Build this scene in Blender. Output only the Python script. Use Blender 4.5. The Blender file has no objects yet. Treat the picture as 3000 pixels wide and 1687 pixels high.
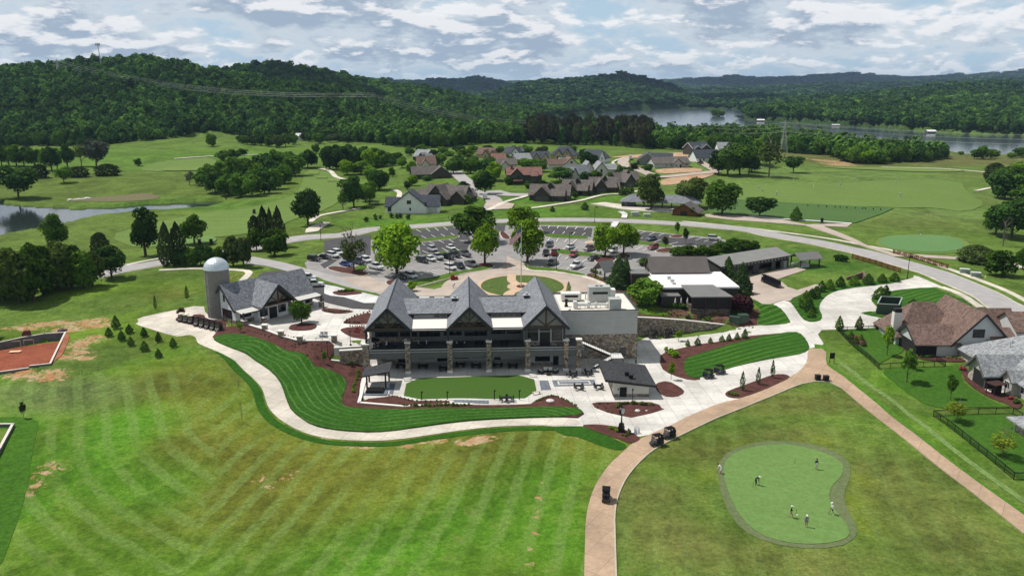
import bpy, bmesh, math, random
import numpy as np
from math import radians as R_, sin, cos, pi, sqrt, atan, tan, hypot, atan2
from mathutils import Vector, Matrix
from mathutils.geometry import delaunay_2d_cdt, tessellate_polygon

sc = bpy.context.scene
COL = sc.collection
random.seed(7)
RNG = np.random.default_rng(7)

# ---------------------------------------------------------------- camera
FPX = 2400.0                      # focal length in pixels of the 3000 px wide photo
TH = math.atan(589 / FPX)         # downward tilt
CAMH = 60.0
cam_d = bpy.data.cameras.new("camera")
cam = bpy.data.objects.new("camera", cam_d)
COL.objects.link(cam)
cam.location = (0, 0, CAMH)
cam.rotation_euler = (pi / 2 - TH, 0, 0)
cam_d.sensor_width = 36
cam_d.lens = FPX / 3000 * 36
cam_d.clip_start = 0.5
cam_d.clip_end = 60000
sc.camera = cam

# ---------------------------------------------------------------- light
SUN_AZ = R_(20)                   # the sun stands to the left and a little beyond the clubhouse
SUN_EL = R_(60)
to_sun = Vector((-cos(SUN_AZ) * cos(SUN_EL), sin(SUN_AZ) * cos(SUN_EL), sin(SUN_EL)))
sl = bpy.data.lights.new("sun", 'SUN')
sl.energy = 4.8
sl.angle = R_(0.5)
sl.color = (1.0, 0.955, 0.89)
so = bpy.data.objects.new("sun", sl)
COL.objects.link(so)
so.rotation_euler = to_sun.to_track_quat('Z', 'Y').to_euler()
so.location = (-60, 150, 120)

W = bpy.data.worlds.new("World")
sc.world = W
W.use_nodes = True
nt = W.node_tree
nt.nodes.clear()
def N(t, **k):
    n = nt.nodes.new(t)
    for a, b in k.items():
        setattr(n, a, b)
    return n
def L(a, b):
    nt.links.new(a, b)
def M2(op, a, b=None, c=None):
    n = N('ShaderNodeMath', operation=op)
    for i, v in enumerate((a, b, c)):
        if v is None: continue
        if isinstance(v, (int, float)): n.inputs[i].default_value = v
        else: L(v, n.inputs[i])
    return n.outputs[0]
wout = N('ShaderNodeOutputWorld')
bg = N('ShaderNodeBackground')
bg.inputs['Strength'].default_value = 0.10
sky = N('ShaderNodeTexSky', sky_type='NISHITA', sun_disc=False, sun_elevation=SUN_EL,
        sun_rotation=-(pi / 2 - SUN_AZ), air_density=1.0, dust_density=1.2, ozone_density=1.5)
tc = N('ShaderNodeTexCoord')
sep = N('ShaderNodeSeparateXYZ')
L(tc.outputs['Generated'], sep.inputs[0])
zc = M2('MAXIMUM', sep.outputs[2], 0.0)
def cloud_noise(dz, scale, detail, rough, seed):
    zz = M2('ADD', sep.outputs[2], dz)
    cv = N('ShaderNodeCombineXYZ')
    L(sep.outputs[0], cv.inputs[0]); L(M2('ADD', sep.outputs[1], seed), cv.inputs[1]); L(M2('MULTIPLY', zz, 2.9), cv.inputs[2])
    no = N('ShaderNodeTexNoise')
    no.inputs['Scale'].default_value = scale
    no.inputs['Detail'].default_value = detail
    no.inputs['Roughness'].default_value = rough
    no.inputs['Distortion'].default_value = 0.15
    L(cv.outputs[0], no.inputs['Vector'])
    return no.outputs['Fac']
def mr(v, a, b, c=0.0, d=1.0):
    n = N('ShaderNodeMapRange', interpolation_type='SMOOTHSTEP')
    L(v, n.inputs[0])
    for i, q in zip((1, 2, 3, 4), (a, b, c, d)): n.inputs[i].default_value = q
    return n.outputs[0]
lowf = mr(zc, 0.015, 0.075, 1.0, 0.0)
def layered(dz):
    p, q = cloud_noise(dz, 8.5, 6, 0.56, 1.3), cloud_noise(dz * .6, 17.0, 5, 0.56, 7.7)
    return M2('ADD', M2('MULTIPLY', p, M2('SUBTRACT', 1.0, lowf)), M2('MULTIPLY', q, lowf))
d0 = layered(0.0); d1 = layered(0.010)
d2 = cloud_noise(0.0, 46.0, 4, 0.6, 9.4)
big = cloud_noise(0.0, 4.0, 2, 0.5, 21.7)
dens = M2('ADD', M2('ADD', M2('MULTIPLY', d0, 0.86), M2('MULTIPLY', d2, 0.14)), M2('MULTIPLY', M2('SUBTRACT', big, 0.5), 0.30))
cov = mr(dens, 0.36, 0.46)
thick = mr(dens, 0.46, 0.57)
edge = M2('MULTIPLY', mr(M2('SUBTRACT', M2('ADD', M2('MULTIPLY', d0, .9), M2('MULTIPLY', d2, .1)), d1), -0.01, 0.07), cov)
def mixc(f, a, b):
    n = N('ShaderNodeMix', data_type='RGBA')
    if isinstance(f, float): n.inputs[0].default_value = f
    else: L(f, n.inputs[0])
    for i, v in ((6, a), (7, b)):
        if isinstance(v, tuple): n.inputs[i].default_value = v
        else: L(v, n.inputs[i])
    return n.outputs[2]
CB = 10.0
lightc = (0.62 * CB, 0.70 * CB, 0.77 * CB, 1)
darkc = (0.37 * CB, 0.46 * CB, 0.58 * CB, 1)
brightc = (0.95 * CB, 0.95 * CB, 0.96 * CB, 1)
bluec = (0.47 * CB, 0.64 * CB, 0.80 * CB, 1)
gap = mixc(0.85, sky.outputs[0], bluec)
cl = mixc(thick, lightc, darkc)
cl = mixc(M2('MULTIPLY', edge, 0.85), cl, brightc)
c1 = mixc(cov, gap, cl)
hor = mr(zc, 0.0, 0.035, 0.6, 0.0)
c2 = mixc(hor, c1, (0.50 * CB, 0.63 * CB, 0.74 * CB, 1))
c3 = N('ShaderNodeVectorMath', operation='SCALE'); L(c2, c3.inputs[0]); L(mr(zc, 0.12, 0.6, 1.0, 0.52), c3.inputs['Scale'])
L(c3.outputs[0], bg.inputs['Color'])
L(bg.outputs[0], wout.inputs[0])

sc.view_settings.view_transform = 'Standard'
sc.view_settings.look = 'None'
sc.view_settings.exposure = 0.0
sc.view_settings.gamma = 1.0
sc.cycles.use_denoising = True
sc.cycles.max_bounces = 6
sc.cycles.transparent_max_bounces = 6
sc.cycles.volume_bounces = 0
sc.cycles.caustics_reflective = False
sc.cycles.caustics_refractive = False

# ---------------------------------------------------------------- photo geometry -> world
TL = {'A': (0, 0, 2.576), 'B': (1000, 0, 2.576), 'C': (2000, 0, 2.576), 'D': (0, 500, 2.576), 'E': (1000, 500, 2.576),
      'F': (2000, 500, 2.576), 'G': (0, 1062, 2.576), 'H': (1000, 1000, 2.576), 'I': (2000, 1000, 2.576),
      'J': (560, 740, 6.44), 'K': (2600, 740, 6.44), 'L': (2600, 960, 6.44), 'M': (1040, 940, 6.44), 'Y': (840, 880, 6.44),
      'N': (1440, 940, 5.152), 'O': (1100, 420, 5.152), 'P': (1500, 420, 5.152), 'Q': (950, 640, 5.152),
      'R': (1450, 640, 5.152), 'S': (1560, 720, 5.152), 'U': (1840, 700, 5.152), 'W': (1060, 800, 5.152),
      'X': (1800, 500, 5.152), 'V': (0, 0, 1 / 1.1646), 'a': (0, 900, 6.44), 'b': (2700, 1040, 5.3667),
      'c': (480, 880, 8.05), 'd': (1780, 1160, 9.058), 'f': (2080, 1330, 6.3), 'g': (0, 380, 3.68),
      'h': (500, 380, 3.68), 'k': (1720, 340, 5.152), 'm': (400, 600, 4.83)}
CT, ST = cos(TH), sin(TH)
def px(k, x, y):
    a = TL[k]
    return (a[0] + x / a[2], a[1] + y / a[2])
def ray(p):
    x = (p[0] - 1500) / FPX; v = (p[1] - 843.5) / FPX
    return (x, CT - v * ST, -ST - v * CT)
def flat(k, x, y, z):
    d = ray(px(k, x, y)); t = (z - CAMH) / d[2]
    return (d[0] * t, d[1] * t)
def parse(s):
    """'H 10,20 30,40 V 5,6' -> [('H',10,20),...]"""
    out = []; k = None
    for w in s.split():
        if ',' in w:
            a, b = w.split(','); out.append((k, float(a), float(b)))
        else: k = w
    return out

# ground heights at landmarks (tile x,y z)
CP = """V 1040,960,0 1300,1000,0 1470,1000,0 1640,1030,0 1900,1010,0 2060,880,1.6 1700,900,0 1640,870,-.1 1780,850,.6 1900,835,1.6 2200,770,4 2280,705,5 2420,730,5.2
2576,800,5.2 2000,690,5 1940,760,4.6 1850,790,4.4 1700,660,5 1500,650,5.2 1300,700,5 1000,640,5.2 780,690,5 700,760,4.8 480,800,4.6 600,840,4.7 700,845,4.9 780,860,4.9 850,830,5 900,800,5 1000,770,5 1100,760,5 1400,760,5 1550,745,5
560,880,3.8 640,950,2 700,1040,.6 800,1090,.2 1000,1105,0 700,905,2.6 800,1000,.8 870,985,.6 780,890,4 820,930,2.2 860,940,1.2 300,900,2.6 100,800,3 0,700,3 300,740,4.2 400,690,4.6 150,1100,1 300,1300,-1
0,1400,-1 -300,1200,-1 700,1300,-.5 1100,1300,-.5 1400,1400,0 1900,1200,0 2100,1250,0 2100,1500,0 2300,1010,.5 2130,1000,.4 2450,900,2 2350,800,3.8 2500,1090,1.2 2500,1400,.4 2800,1300,1 1000,620,5.4 1300,560,6 1500,550,6
1800,570,6 2000,600,5.8 2200,650,5.4 860,580,5 600,620,3.5 300,600,.5 0,580,-.6 -300,560,-.6 200,500,-.5 0,480,.5 500,510,.3 450,470,2 700,500,3 300,440,2.5 500,380,6 700,360,8 100,420,4 850,440,3.5
1000,530,5 1050,480,6 1100,420,8 1300,430,8 1400,500,6.5 1600,480,7 1700,400,9 1880,400,9 1900,480,6 2100,520,5 2300,480,4 2300,590,4.5 2100,430,5 2500,470,2 2400,400,0 2576,600,4 2700,500,1 2200,420,2
-100,440,4 900,360,8 1200,370,8 1500,370,6 1800,365,4 2000,375,1 1300,320,0 1600,335,-3 1500,290,0 1000,300,4 500,300,6 100,300,6 2200,300,0 2576,320,0 1880,270,0 1300,270,4 500,270,6 2300,260,2"""
ctrl = []
_k = None
for w in CP.split():
    if ',' in w:
        a, b, c = map(float, w.split(',')); X, Y = flat(_k, a, b, c); ctrl.append((X, Y, c))
    else: _k = w
# low ground in front of the long retaining wall and the clubhouse, high ground behind them
for x in range(-24, 40, 6):
    ctrl.append((x, 166, 0)); ctrl.append((x, 172 if x < 20 else 174, 0))
    if x < 28: ctrl.append((x, 184, 5)); ctrl.append((x, 192, 5))
    else: ctrl.append((x, 182, 0)); ctrl.append((x, 189, .1))
for x, y, z in ((31, 194, 0), (37, 195, .1), (43, 196, .4), (49, 197, .7), (56, 198, 1.1)):
    ctrl.append((x, y - .3, z)); ctrl.append((x, y - 3, z - .1)); ctrl.append((x + .3, y + 5, max(z, 4.4 - (x - 31) * .10))); ctrl.append((x, y + 10, 4.7))
ctrl += [(-27, 150, 0), (-32, 152, 0), (-33, 160, .3), (-35, 168, 1.5), (-30.5, 170, .6), (-33, 178, 4.4), (-30, 184, 5), (-31, 164, 0.1), (46, 203, 4.3), (52, 203, 4.2), (57, 206, 4.2)]
for x, y in ((90, 172), (96, 170), (103, 171), (108, 168)): ctrl.append((x, y, 2.0))
for x, y in ((94, 155), (97, 150), (101, 150)): ctrl.append((x, y, 1.5))
ctrl = np.array(ctrl)
cu = ctrl[:, 0] / ctrl[:, 1]; cv_ = np.log(ctrl[:, 1]); cz = ctrl[:, 2]

def sil(p):
    return TH + atan((p[1] - 843.5) / FPX)
RIDGES = []
def ridge(pts, Dr, Df, th=11, Db=None):
    q = [px('V', *p) for p in pts]
    az = np.array([(p[0] - 1500) / FPX * CT for p in q])
    zt = np.array([CAMH - Dr * tan(sil(p)) - th for p in q])
    RIDGES.append((az, zt, Dr, Df, Db or Dr + .6 * (Dr - Df)))
ridge([(-900, 200), (-400, 175), (-200, 165), (0, 166), (60, 163), (110, 165), (150, 160), (200, 152), (290, 147), (350, 142), (400, 144), (470, 157), (560, 178), (620, 190), (700, 205), (800, 215), (900, 235), (1000, 262), (1100, 290), (1250, 322), (1400, 350)], 1300, 800, 12)
ridge([(380, 200), (520, 180), (600, 168), (640, 162), (690, 159), (760, 166), (850, 184), (950, 205), (1050, 217), (1150, 236), (1250, 268), (1350, 300)], 1900, 1350, 12)
ridge([(1000, 262), (1180, 247), (1260, 227), (1330, 206), (1400, 199), (1480, 196), (1560, 206), (1640, 223), (1700, 237), (1800, 264), (1880, 274), (1950, 290)], 3100, 2200, 12)
ridge([(1380, 215), (1460, 201), (1500, 189), (1560, 184), (1610, 190), (1680, 214), (1740, 238), (1800, 255), (1850, 270)], 4000, 3300, 12)
ridge([(700, 215), (900, 197), (960, 201), (1040, 205), (1110, 199), (1150, 201), (1200, 195), (1260, 205), (1320, 222), (1400, 240)], 5600, 4600, 10)
ridge([(-900, 205), (1000, 212), (1200, 208), (1320, 206), (1500, 208), (1640, 205), (1750, 200), (1850, 192), (1900, 197), (2000, 195), (2120, 185), (2200, 190), (2280, 196), (2400, 190), (2500, 186), (2576, 179), (2900, 168)], 8600, 6800, 8)
ridge([(1550, 240), (1700, 227), (1800, 222), (1900, 222), (2000, 216), (2150, 210), (2300, 206), (2450, 199), (2576, 191), (2900, 180)], 5200, 3900, 10)
ridge([(1800, 290), (1900, 262), (1960, 250), (2050, 242), (2150, 238), (2250, 228), (2350, 214), (2440, 207), (2500, 206), (2576, 208), (2900, 200)], 2500, 1250, 12)
ridge([(1500, 262), (1650, 250), (1800, 241), (1900, 240), (2000, 246), (2100, 250)], 3500, 2750, 10)

def noise2(x, y, s, seed=0):
    x = x / s; y = y / s
    return (np.sin(x * 1.3 + seed + 1.7 * np.sin(y * .9 + seed * 2.1)) + np.sin(y * 1.1 + 2.3 * seed + 1.3 * np.sin(x * 1.7 - seed)) + .5 * np.sin(2.3 * x + 1.9 * y + seed)) / 2.5

def inpoly(X, Y, P):
    X = np.asarray(X); c = np.zeros(X.shape, bool); n = len(P); j = n - 1
    for i in range(n):
        xi, yi = P[i]; xj, yj = P[j]
        if yi != yj:
            c ^= ((yi > Y) != (yj > Y)) & (X < (xj - xi) * (Y - yi) / (yj - yi) + xi)
        j = i
    return c
LAKE_Z, POND_Z = -6.0, -1.3
LAKE = [flat(*p, LAKE_Z) for p in parse("V 1330,332 1500,336 1700,337 1880,339 2000,352 2120,366 2220,376 2310,385 2370,393 2420,402 2480,405 2576,403 2750,404 2900,400 2900,360 2750,352 2576,343 2400,337 2200,322 2050,312 1960,308 1885,303 1868,293 1880,283 1850,275 1717,273 1560,280 1425,292 1340,304")]
POND = [flat(*p, POND_Z) for p in parse("g -700,770 0,792 300,822 800,852 1200,842 1600,802 2200,778 2420,772 2440,800 2250,850 1900,880 1650,892 1350,925 1050,950 750,1012 450,1062 150,1112 -50,1160 -700,1290")]

PITS = [[flat(*p, 2.9) for p in parse('a -500,700 40,640 420,570 830,505 1230,475 945,1050 545,1095 540,1130 0,1210 -500,1290')]]
def hgt(X, Y):
    X = np.asarray(X, float); Y = np.maximum(np.asarray(Y, float), 20.0)
    sh = X.shape; X = X.ravel(); Y = Y.ravel()
    a = X / Y; b = np.log(Y)
    out = np.zeros(len(X))
    for s in range(0, len(X), 20000):
        da = a[s:s + 20000, None] - cu; db = b[s:s + 20000, None] - cv_
        w = 1.0 / (da * da + 1.2 * db * db + 0.010 ** 2) ** 2
        out[s:s + 20000] = (w * cz).sum(1) / w.sum(1)
    amp = np.clip((Y - 300) / 500, 0, 1)
    out += .8 * amp * noise2(X, Y, 60, 1.0)
    far = Y > 650
    if far.any():
        Xf = X[far]; Yf = Y[far]; af = a[far]; h = out[far].copy()
        wob = 1 + .16 * noise2(Xf, Yf, 170, 2.0)
        for az, zt, Dr, Df, Db in RIDGES:
            zz = np.interp(af, az, zt, left=-50, right=-50)
            inside = (af > az[0]) & (af < az[-1])
            dr = Dr; 
            t = np.clip((Yf - Df) / (dr - Df), 0, 1); t2 = np.clip((Yf - dr) / (Db - dr), 0, 1)
            rise = (t ** 1.15) * (1 - (1 - t) ** 6 * .0)
            prof = rise * (1 - .8 * t2 * t2 * (3 - 2 * t2))
            jag = np.where(t < .97, wob, 1.0)
            hh = zz * prof * np.where(t < .9, jag, 1)
            edge = np.clip(np.minimum(af - az[0], az[-1] - af) / .02, 0, 1)
            h = np.where(inside & (t > 0), np.maximum(h, hh * edge + h * (1 - edge)), h)
        out[far] = h
    for P, z in ((LAKE, LAKE_Z), (POND, POND_Z)):
        P_ = np.array(P)
        m = (X > P_[:, 0].min() - 40) & (X < P_[:, 0].max() + 40) & (Y > P_[:, 1].min() - 60) & (Y < P_[:, 1].max() + 60)
        if m.any():
            ins = np.zeros(len(X), bool); ins[m] = inpoly(X[m], Y[m], P)
            out[m] = np.maximum(out[m], z + .35)
            out[ins] = z - 1.6
    for P in PITS:
        P_ = np.array(P); m = (X > P_[:, 0].min()) & (X < P_[:, 0].max()) & (Y > P_[:, 1].min()) & (Y < P_[:, 1].max())
        if m.any():
            ins = np.zeros(len(X), bool); ins[m] = inpoly(X[m], Y[m], P); out[ins] -= 1.7
    return out.reshape(sh)
def gz(x, y): return float(hgt(np.array([x]), np.array([y]))[0])
def gnd(k, x, y):
    """world point of the ground seen at photo pixel"""
    d = ray(px(k, x, y)); z = 3.0
    for i in range(9):
        t = (z - CAMH) / d[2]; z = .5 * z + .5 * gz(d[0] * t, d[1] * t) if i > 2 else gz(d[0] * t, d[1] * t)
    return Vector((d[0] * t, d[1] * t, gz(d[0] * t, d[1] * t)))
def gnds(pts):
    D = np.array([ray(px(*p)) for p in pts]); z = np.full(len(D), 3.0)
    for i in range(10):
        t = (z - CAMH) / D[:, 2]; zn = hgt(D[:, 0] * t, D[:, 1] * t); z = zn if i < 3 else .5 * z + .5 * zn
    t = (z - CAMH) / D[:, 2]
    return np.stack([D[:, 0] * t, D[:, 1] * t], 1)
def topz(k, x, y, Y):
    """height of a point at ground distance Y seen at a pixel"""
    d = ray(px(k, x, y)); t = Y / d[1]
    return CAMH + d[2] * t
# ---------------------------------------------------------------- materials
MATS = {}
class NB:
    """tiny node builder for one material"""
    def __init__(s, name):
        s.m = bpy.data.materials.new(name); s.m.use_nodes = True
        s.t = s.m.node_tree; s.t.nodes.clear()
        s.out = s.n('ShaderNodeOutputMaterial'); s.b = s.n('ShaderNodeBsdfPrincipled')
        s.l(s.b.outputs[0], s.out.inputs[0])
        s.b.inputs['Roughness'].default_value = .85
        s.b.inputs['Specular IOR Level'].default_value = .25
    def n(s, t, **k):
        q = s.t.nodes.new(t)
        for a, b in k.items(): setattr(q, a, b)
        return q
    def l(s, a, b): s.t.links.new(a, b)
    def coord(s, which='Object'): return s.n('ShaderNodeTexCoord').outputs[which]
    def pos(s): return s.n('ShaderNodeNewGeometry').outputs['Position']
    def noise(s, vec, scale, detail=4, rough=.55, dist=0):
        q = s.n('ShaderNodeTexNoise'); q.inputs['Scale'].default_value = scale; q.inputs['Detail'].default_value = detail
        q.inputs['Roughness'].default_value = rough; q.inputs['Distortion'].default_value = dist; s.l(vec, q.inputs['Vector'])
        return q.outputs['Fac']
    def mul(s, a, b, op='MULTIPLY', c=None):
        q = s.n('ShaderNodeMath', operation=op)
        for i, v in enumerate((a, b, c)):
            if v is None: continue
            if isinstance(v, (int, float)): q.inputs[i].default_value = v
            else: s.l(v, q.inputs[i])
        return q.outputs[0]
    def rng(s, v, a, b, c=0., d=1., sm=True):
        q = s.n('ShaderNodeMapRange', interpolation_type='SMOOTHSTEP' if sm else 'LINEAR'); s.l(v, q.inputs[0])
        for i, w in zip((1, 2, 3, 4), (a, b, c, d)): q.inputs[i].default_value = w
        return q.outputs[0]
    def mix(s, f, a, b, mode='MIX'):
        q = s.n('ShaderNodeMix', data_type='RGBA', blend_type=mode)
        if isinstance(f, (int, float)): q.inputs[0].default_value = f
        else: s.l(f, q.inputs[0])
        for i, v in ((6, a), (7, b)):
            if isinstance(v, tuple): q.inputs[i].default_value = v if len(v) == 4 else (*v, 1)
            else: s.l(v, q.inputs[i])
        return q.outputs[2]
    def scalec(s, col, f):
        """colour times factor"""
        q = s.n('ShaderNodeVectorMath', operation='SCALE')
        if isinstance(col, tuple): q.inputs[0].default_value = col[:3]
        else: s.l(col, q.inputs[0])
        if isinstance(f, (int, float)): q.inputs['Scale'].default_value = f
        else: s.l(f, q.inputs['Scale'])
        return q.outputs[0]
    def bump(s, h, strength=.4, dist=.1):
        q = s.n('ShaderNodeBump'); q.inputs['Strength'].default_value = strength; q.inputs['Distance'].default_value = dist
        s.l(h, q.inputs['Height']); s.l(q.outputs[0], s.b.inputs['Normal'])
    def col(s, c):
        if isinstance(c, tuple): s.b.inputs['Base Color'].default_value = c if len(c) == 4 else (*c, 1)
        else: s.l(c, s.b.inputs['Base Color'])
    def attr(s, name): return s.n('ShaderNodeAttribute', attribute_name=name)

def plain(name, c, rough=.7, var=.12, scale=1.5, spec=.25, metal=0., grain=0.):
    if name in MATS: return MATS[name]
    b = NB(name); v = b.pos()
    n1 = b.rng(b.noise(v, scale, 5, .6), .25, .75, 1 - var, 1 + var)
    f = n1
    if grain: f = b.mul(n1, b.rng(b.noise(v, 30, 2), .3, .7, 1 - grain, 1 + grain))
    b.col(b.scalec(tuple(c), f)); b.b.inputs['Roughness'].default_value = rough
    b.b.inputs['Specular IOR Level'].default_value = spec; b.b.inputs['Metallic'].default_value = metal
    MATS[name] = b.m; return b.m
def glassy(name, c, rough=.12):
    if name in MATS: return MATS[name]
    b = NB(name); b.col(tuple(c)); b.b.inputs['Roughness'].default_value = rough; b.b.inputs['Specular IOR Level'].default_value = .6
    MATS[name] = b.m; return b.m
def shingle(name, c, c2=None, sc_=1.0):
    if name in MATS: return MATS[name]
    b = NB(name); v = b.coord()
    vo = b.n('ShaderNodeTexVoronoi'); vo.inputs['Scale'].default_value = 2.6 * sc_; b.l(v, vo.inputs['Vector'])
    sp = b.n('ShaderNodeSeparateColor'); b.l(vo.outputs['Color'], sp.inputs[0])
    f = b.rng(sp.outputs[0], 0, 1, .66, 1.34, False)
    f = b.mul(f, b.rng(b.noise(v, .5, 4), .3, .7, .93, 1.07))
    f = b.mul(f, b.rng(b.noise(v, 9, 3), .3, .7, .85, 1.15))
    b.col(b.scalec(tuple(c), f)); b.b.inputs['Roughness'].default_value = .9
    MATS[name] = b.m; return b.m
def stone(name, cols=((.30, .22, .15), (.16, .14, .12), (.36, .31, .25)), scale=2.3):
    if name in MATS: return MATS[name]
    b = NB(name); v = b.coord()
    mp = b.n('ShaderNodeMapping'); mp.inputs['Scale'].default_value = (1, 1, 1.5); b.l(v, mp.inputs[0])
    vo = b.n('ShaderNodeTexVoronoi'); vo.inputs['Scale'].default_value = scale; b.l(mp.outputs[0], vo.inputs['Vector'])
    ve = b.n('ShaderNodeTexVoronoi', feature='DISTANCE_TO_EDGE'); ve.inputs['Scale'].default_value = scale; b.l(mp.outputs[0], ve.inputs['Vector'])
    sp = b.n('ShaderNodeSeparateColor'); b.l(vo.outputs['Color'], sp.inputs[0])
    c = b.mix(b.rng(sp.outputs[0], .3, .6), cols[0], cols[1]); c = b.mix(b.rng(sp.outputs[1], .55, .7), c, cols[2])
    c = b.scalec(c, b.rng(sp.outputs[2], 0, 1, .6, 1.35, False))
    c = b.mix(b.rng(ve.outputs[0], .0, .06, 1., 0.), c, (.10, .09, .08))
    b.col(c); b.bump(ve.outputs[0], .6, .15); MATS[name] = b.m; return b.m
def batten(name, c, spacing=.4, dark=.72):
    """board and batten: thin vertical lines by the position along the wall"""
    if name in MATS: return MATS[name]
    b = NB(name); v = b.coord(); s = b.n('ShaderNodeSeparateXYZ'); b.l(v, s.inputs[0])
    q = b.mul(b.mul(s.outputs[0], s.outputs[1], 'ADD'), 1 / spacing)
    fr = b.mul(q, None, 'FRACT'); ln = b.rng(b.mul(fr, .5, 'SUBTRACT'), -.5, -.34, dark, 1.)
    b.col(b.scalec(tuple(c), b.mul(ln, b.rng(b.noise(v, .7, 3), .3, .7, .95, 1.05)))); MATS[name] = b.m; return b.m
def seams(name, c, spacing=.5, axis=0, rough=.45):
    """standing seam metal roof"""
    if name in MATS: return MATS[name]
    b = NB(name); v = b.coord(); s = b.n('ShaderNodeSeparateXYZ'); b.l(v, s.inputs[0])
    fr = b.mul(b.mul(s.outputs[axis], 1 / spacing), None, 'FRACT'); ln = b.rng(fr, 0, .14, .72, 1.)
    b.col(b.scalec(tuple(c), b.mul(ln, b.rng(b.noise(v, .4, 4), .3, .7, .93, 1.07)))); b.b.inputs['Roughness'].default_value = rough
    MATS[name] = b.m; return b.m
def concrete(name, c, joint=3.0, ang=-3.3, var=.08, jw=.03, stain=.17):
    if name in MATS: return MATS[name]
    b = NB(name); v = b.pos()
    mp = b.n('ShaderNodeMapping'); mp.inputs['Rotation'].default_value = (0, 0, R_(ang)); b.l(v, mp.inputs[0])
    br = b.n('ShaderNodeTexBrick', offset=0., squash=1.); br.inputs['Scale'].default_value = 1.0
    br.inputs['Mortar Size'].default_value = jw; br.inputs['Brick Width'].default_value = joint; br.inputs['Row Height'].default_value = joint
    br.inputs['Color1'].default_value = (1, 1, 1, 1); br.inputs['Color2'].default_value = (.86, .86, .86, 1); br.inputs['Mortar'].default_value = (.45, .43, .40, 1)
    b.l(mp.outputs[0], br.inputs['Vector'])
    f = b.mul(b.rng(b.noise(v, .12, 5, .6), .3, .7, 1 - stain, 1 + stain), b.rng(b.noise(v, 1.7, 5, .65), .3, .7, 1 - var, 1 + var))
    f = b.mul(f, b.rng(b.noise(v, 14, 3), .3, .7, .96, 1.04))
    b.col(b.mix(1.0, b.scalec(tuple(c), f), br.outputs[0], 'MULTIPLY')); b.b.inputs['Roughness'].default_value = .85
    MATS[name] = b.m; return b.m
def grass(name, c, c2, stripe=0., period=4., lo=.15, hi=.85, patch=.5, fine=.35, sc_=1.0, stripecol=None, wob=.5):
    """mown turf: two tones in patches, fine mottling, mowing bands along attribute sd (metres)"""
    if name in MATS: return MATS[name]
    b = NB(name); v = b.pos()
    p1 = b.rng(b.noise(v, .035 * sc_, 5, .6, .6), .36, .64); p2 = b.rng(b.noise(v, .22 * sc_, 5, .65), .33, .67)
    c_ = b.mix(b.mul(p1, patch), tuple(c), tuple(c2)); c_ = b.mix(b.mul(p2, patch * .6), c_, tuple(c2))
    if stripe:
        sd = b.attr('sd').outputs['Fac']; sd = b.mul(sd, b.mul(b.mul(b.noise(v, .25, 3), .5, 'SUBTRACT'), wob * 2), 'ADD')
        s = b.mul(b.mul(sd, 2 * pi / period), None, 'SINE')
        s = b.rng(s, lo, hi); s = b.mul(s, b.rng(b.noise(v, .09, 4, .6), .3, .62, .25, 1.))
        c_ = b.mix(b.mul(s, stripe), c_, tuple(stripecol or tuple(min(1, q * 2) for q in c2)))
    f = b.mul(b.rng(b.noise(v, 1.3 * sc_, 5, .7), .25, .75, 1 - fine, 1 + fine), b.rng(b.noise(v, 7.5, 4, .7), .25, .75, 1 - fine * .9, 1 + fine * .9))
    b.col(b.scalec(c_, f)); b.b.inputs['Roughness'].default_value = .95; b.b.inputs['Specular IOR Level'].default_value = .1
    b.bump(b.noise(v, 5, 4, .7), .35, .25)
    MATS[name] = b.m; return b.m
def mulch(name, c=(.085, .036, .030)):
    if name in MATS: return MATS[name]
    b = NB(name); v = b.pos(); n1 = b.noise(v, 6, 5, .75); n2 = b.noise(v, .6, 4, .6)
    b.col(b.scalec(tuple(c), b.mul(b.rng(n1, .3, .7, .45, 1.7), b.rng(n2, .3, .7, .8, 1.25)))); b.bump(n1, .8, .2); b.b.inputs['Specular IOR Level'].default_value = .1
    MATS[name] = b.m; return b.m
def soil(name, c=(.30, .10, .04), c2=(.42, .24, .13)):
    if name in MATS: return MATS[name]
    b = NB(name); v = b.pos(); n1 = b.noise(v, .25, 6, .7, .5); n2 = b.noise(v, 2.5, 5, .7)
    b.col(b.scalec(b.mix(b.rng(n1, .35, .65), tuple(c), tuple(c2)), b.rng(n2, .25, .75, .7, 1.3))); b.bump(n2, .6, .3)
    MATS[name] = b.m; return b.m
def leafmat(name, c, c2, trans=.25, hue=.35):
    if name in MATS: return MATS[name]
    b = NB(name); r = b.attr('rnd').outputs['Fac']; oi = b.n('ShaderNodeObjectInfo').outputs['Random']
    c_ = b.mix(b.rng(r, 0, 1, 0, 1, False), tuple(c), tuple(c2))
    c_ = b.scalec(c_, b.mul(b.rng(oi, 0, 1, 1 - hue, 1 + hue, False), b.rng(b.noise(b.pos(), .007, 3), .35, .65, .8, 1.25)))
    c_ = b.mix(b.rng(b.mul(oi, 7.13, 'MULTIPLY'), 5.6, 7, 0, .25), c_, (.12, .18, .02))
    b.t.nodes.remove(b.b)
    d = b.n('ShaderNodeBsdfDiffuse'); t = b.n('ShaderNodeBsdfTranslucent'); m = b.n('ShaderNodeMixShader'); m.inputs[0].default_value = trans
    b.l(c_, d.inputs[0]); b.l(c_, t.inputs[0]); b.l(d.outputs[0], m.inputs[1]); b.l(t.outputs[0], m.inputs[2]); b.l(m.outputs[0], b.out.inputs[0])
    MATS[name] = b.m; return b.m
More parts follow.
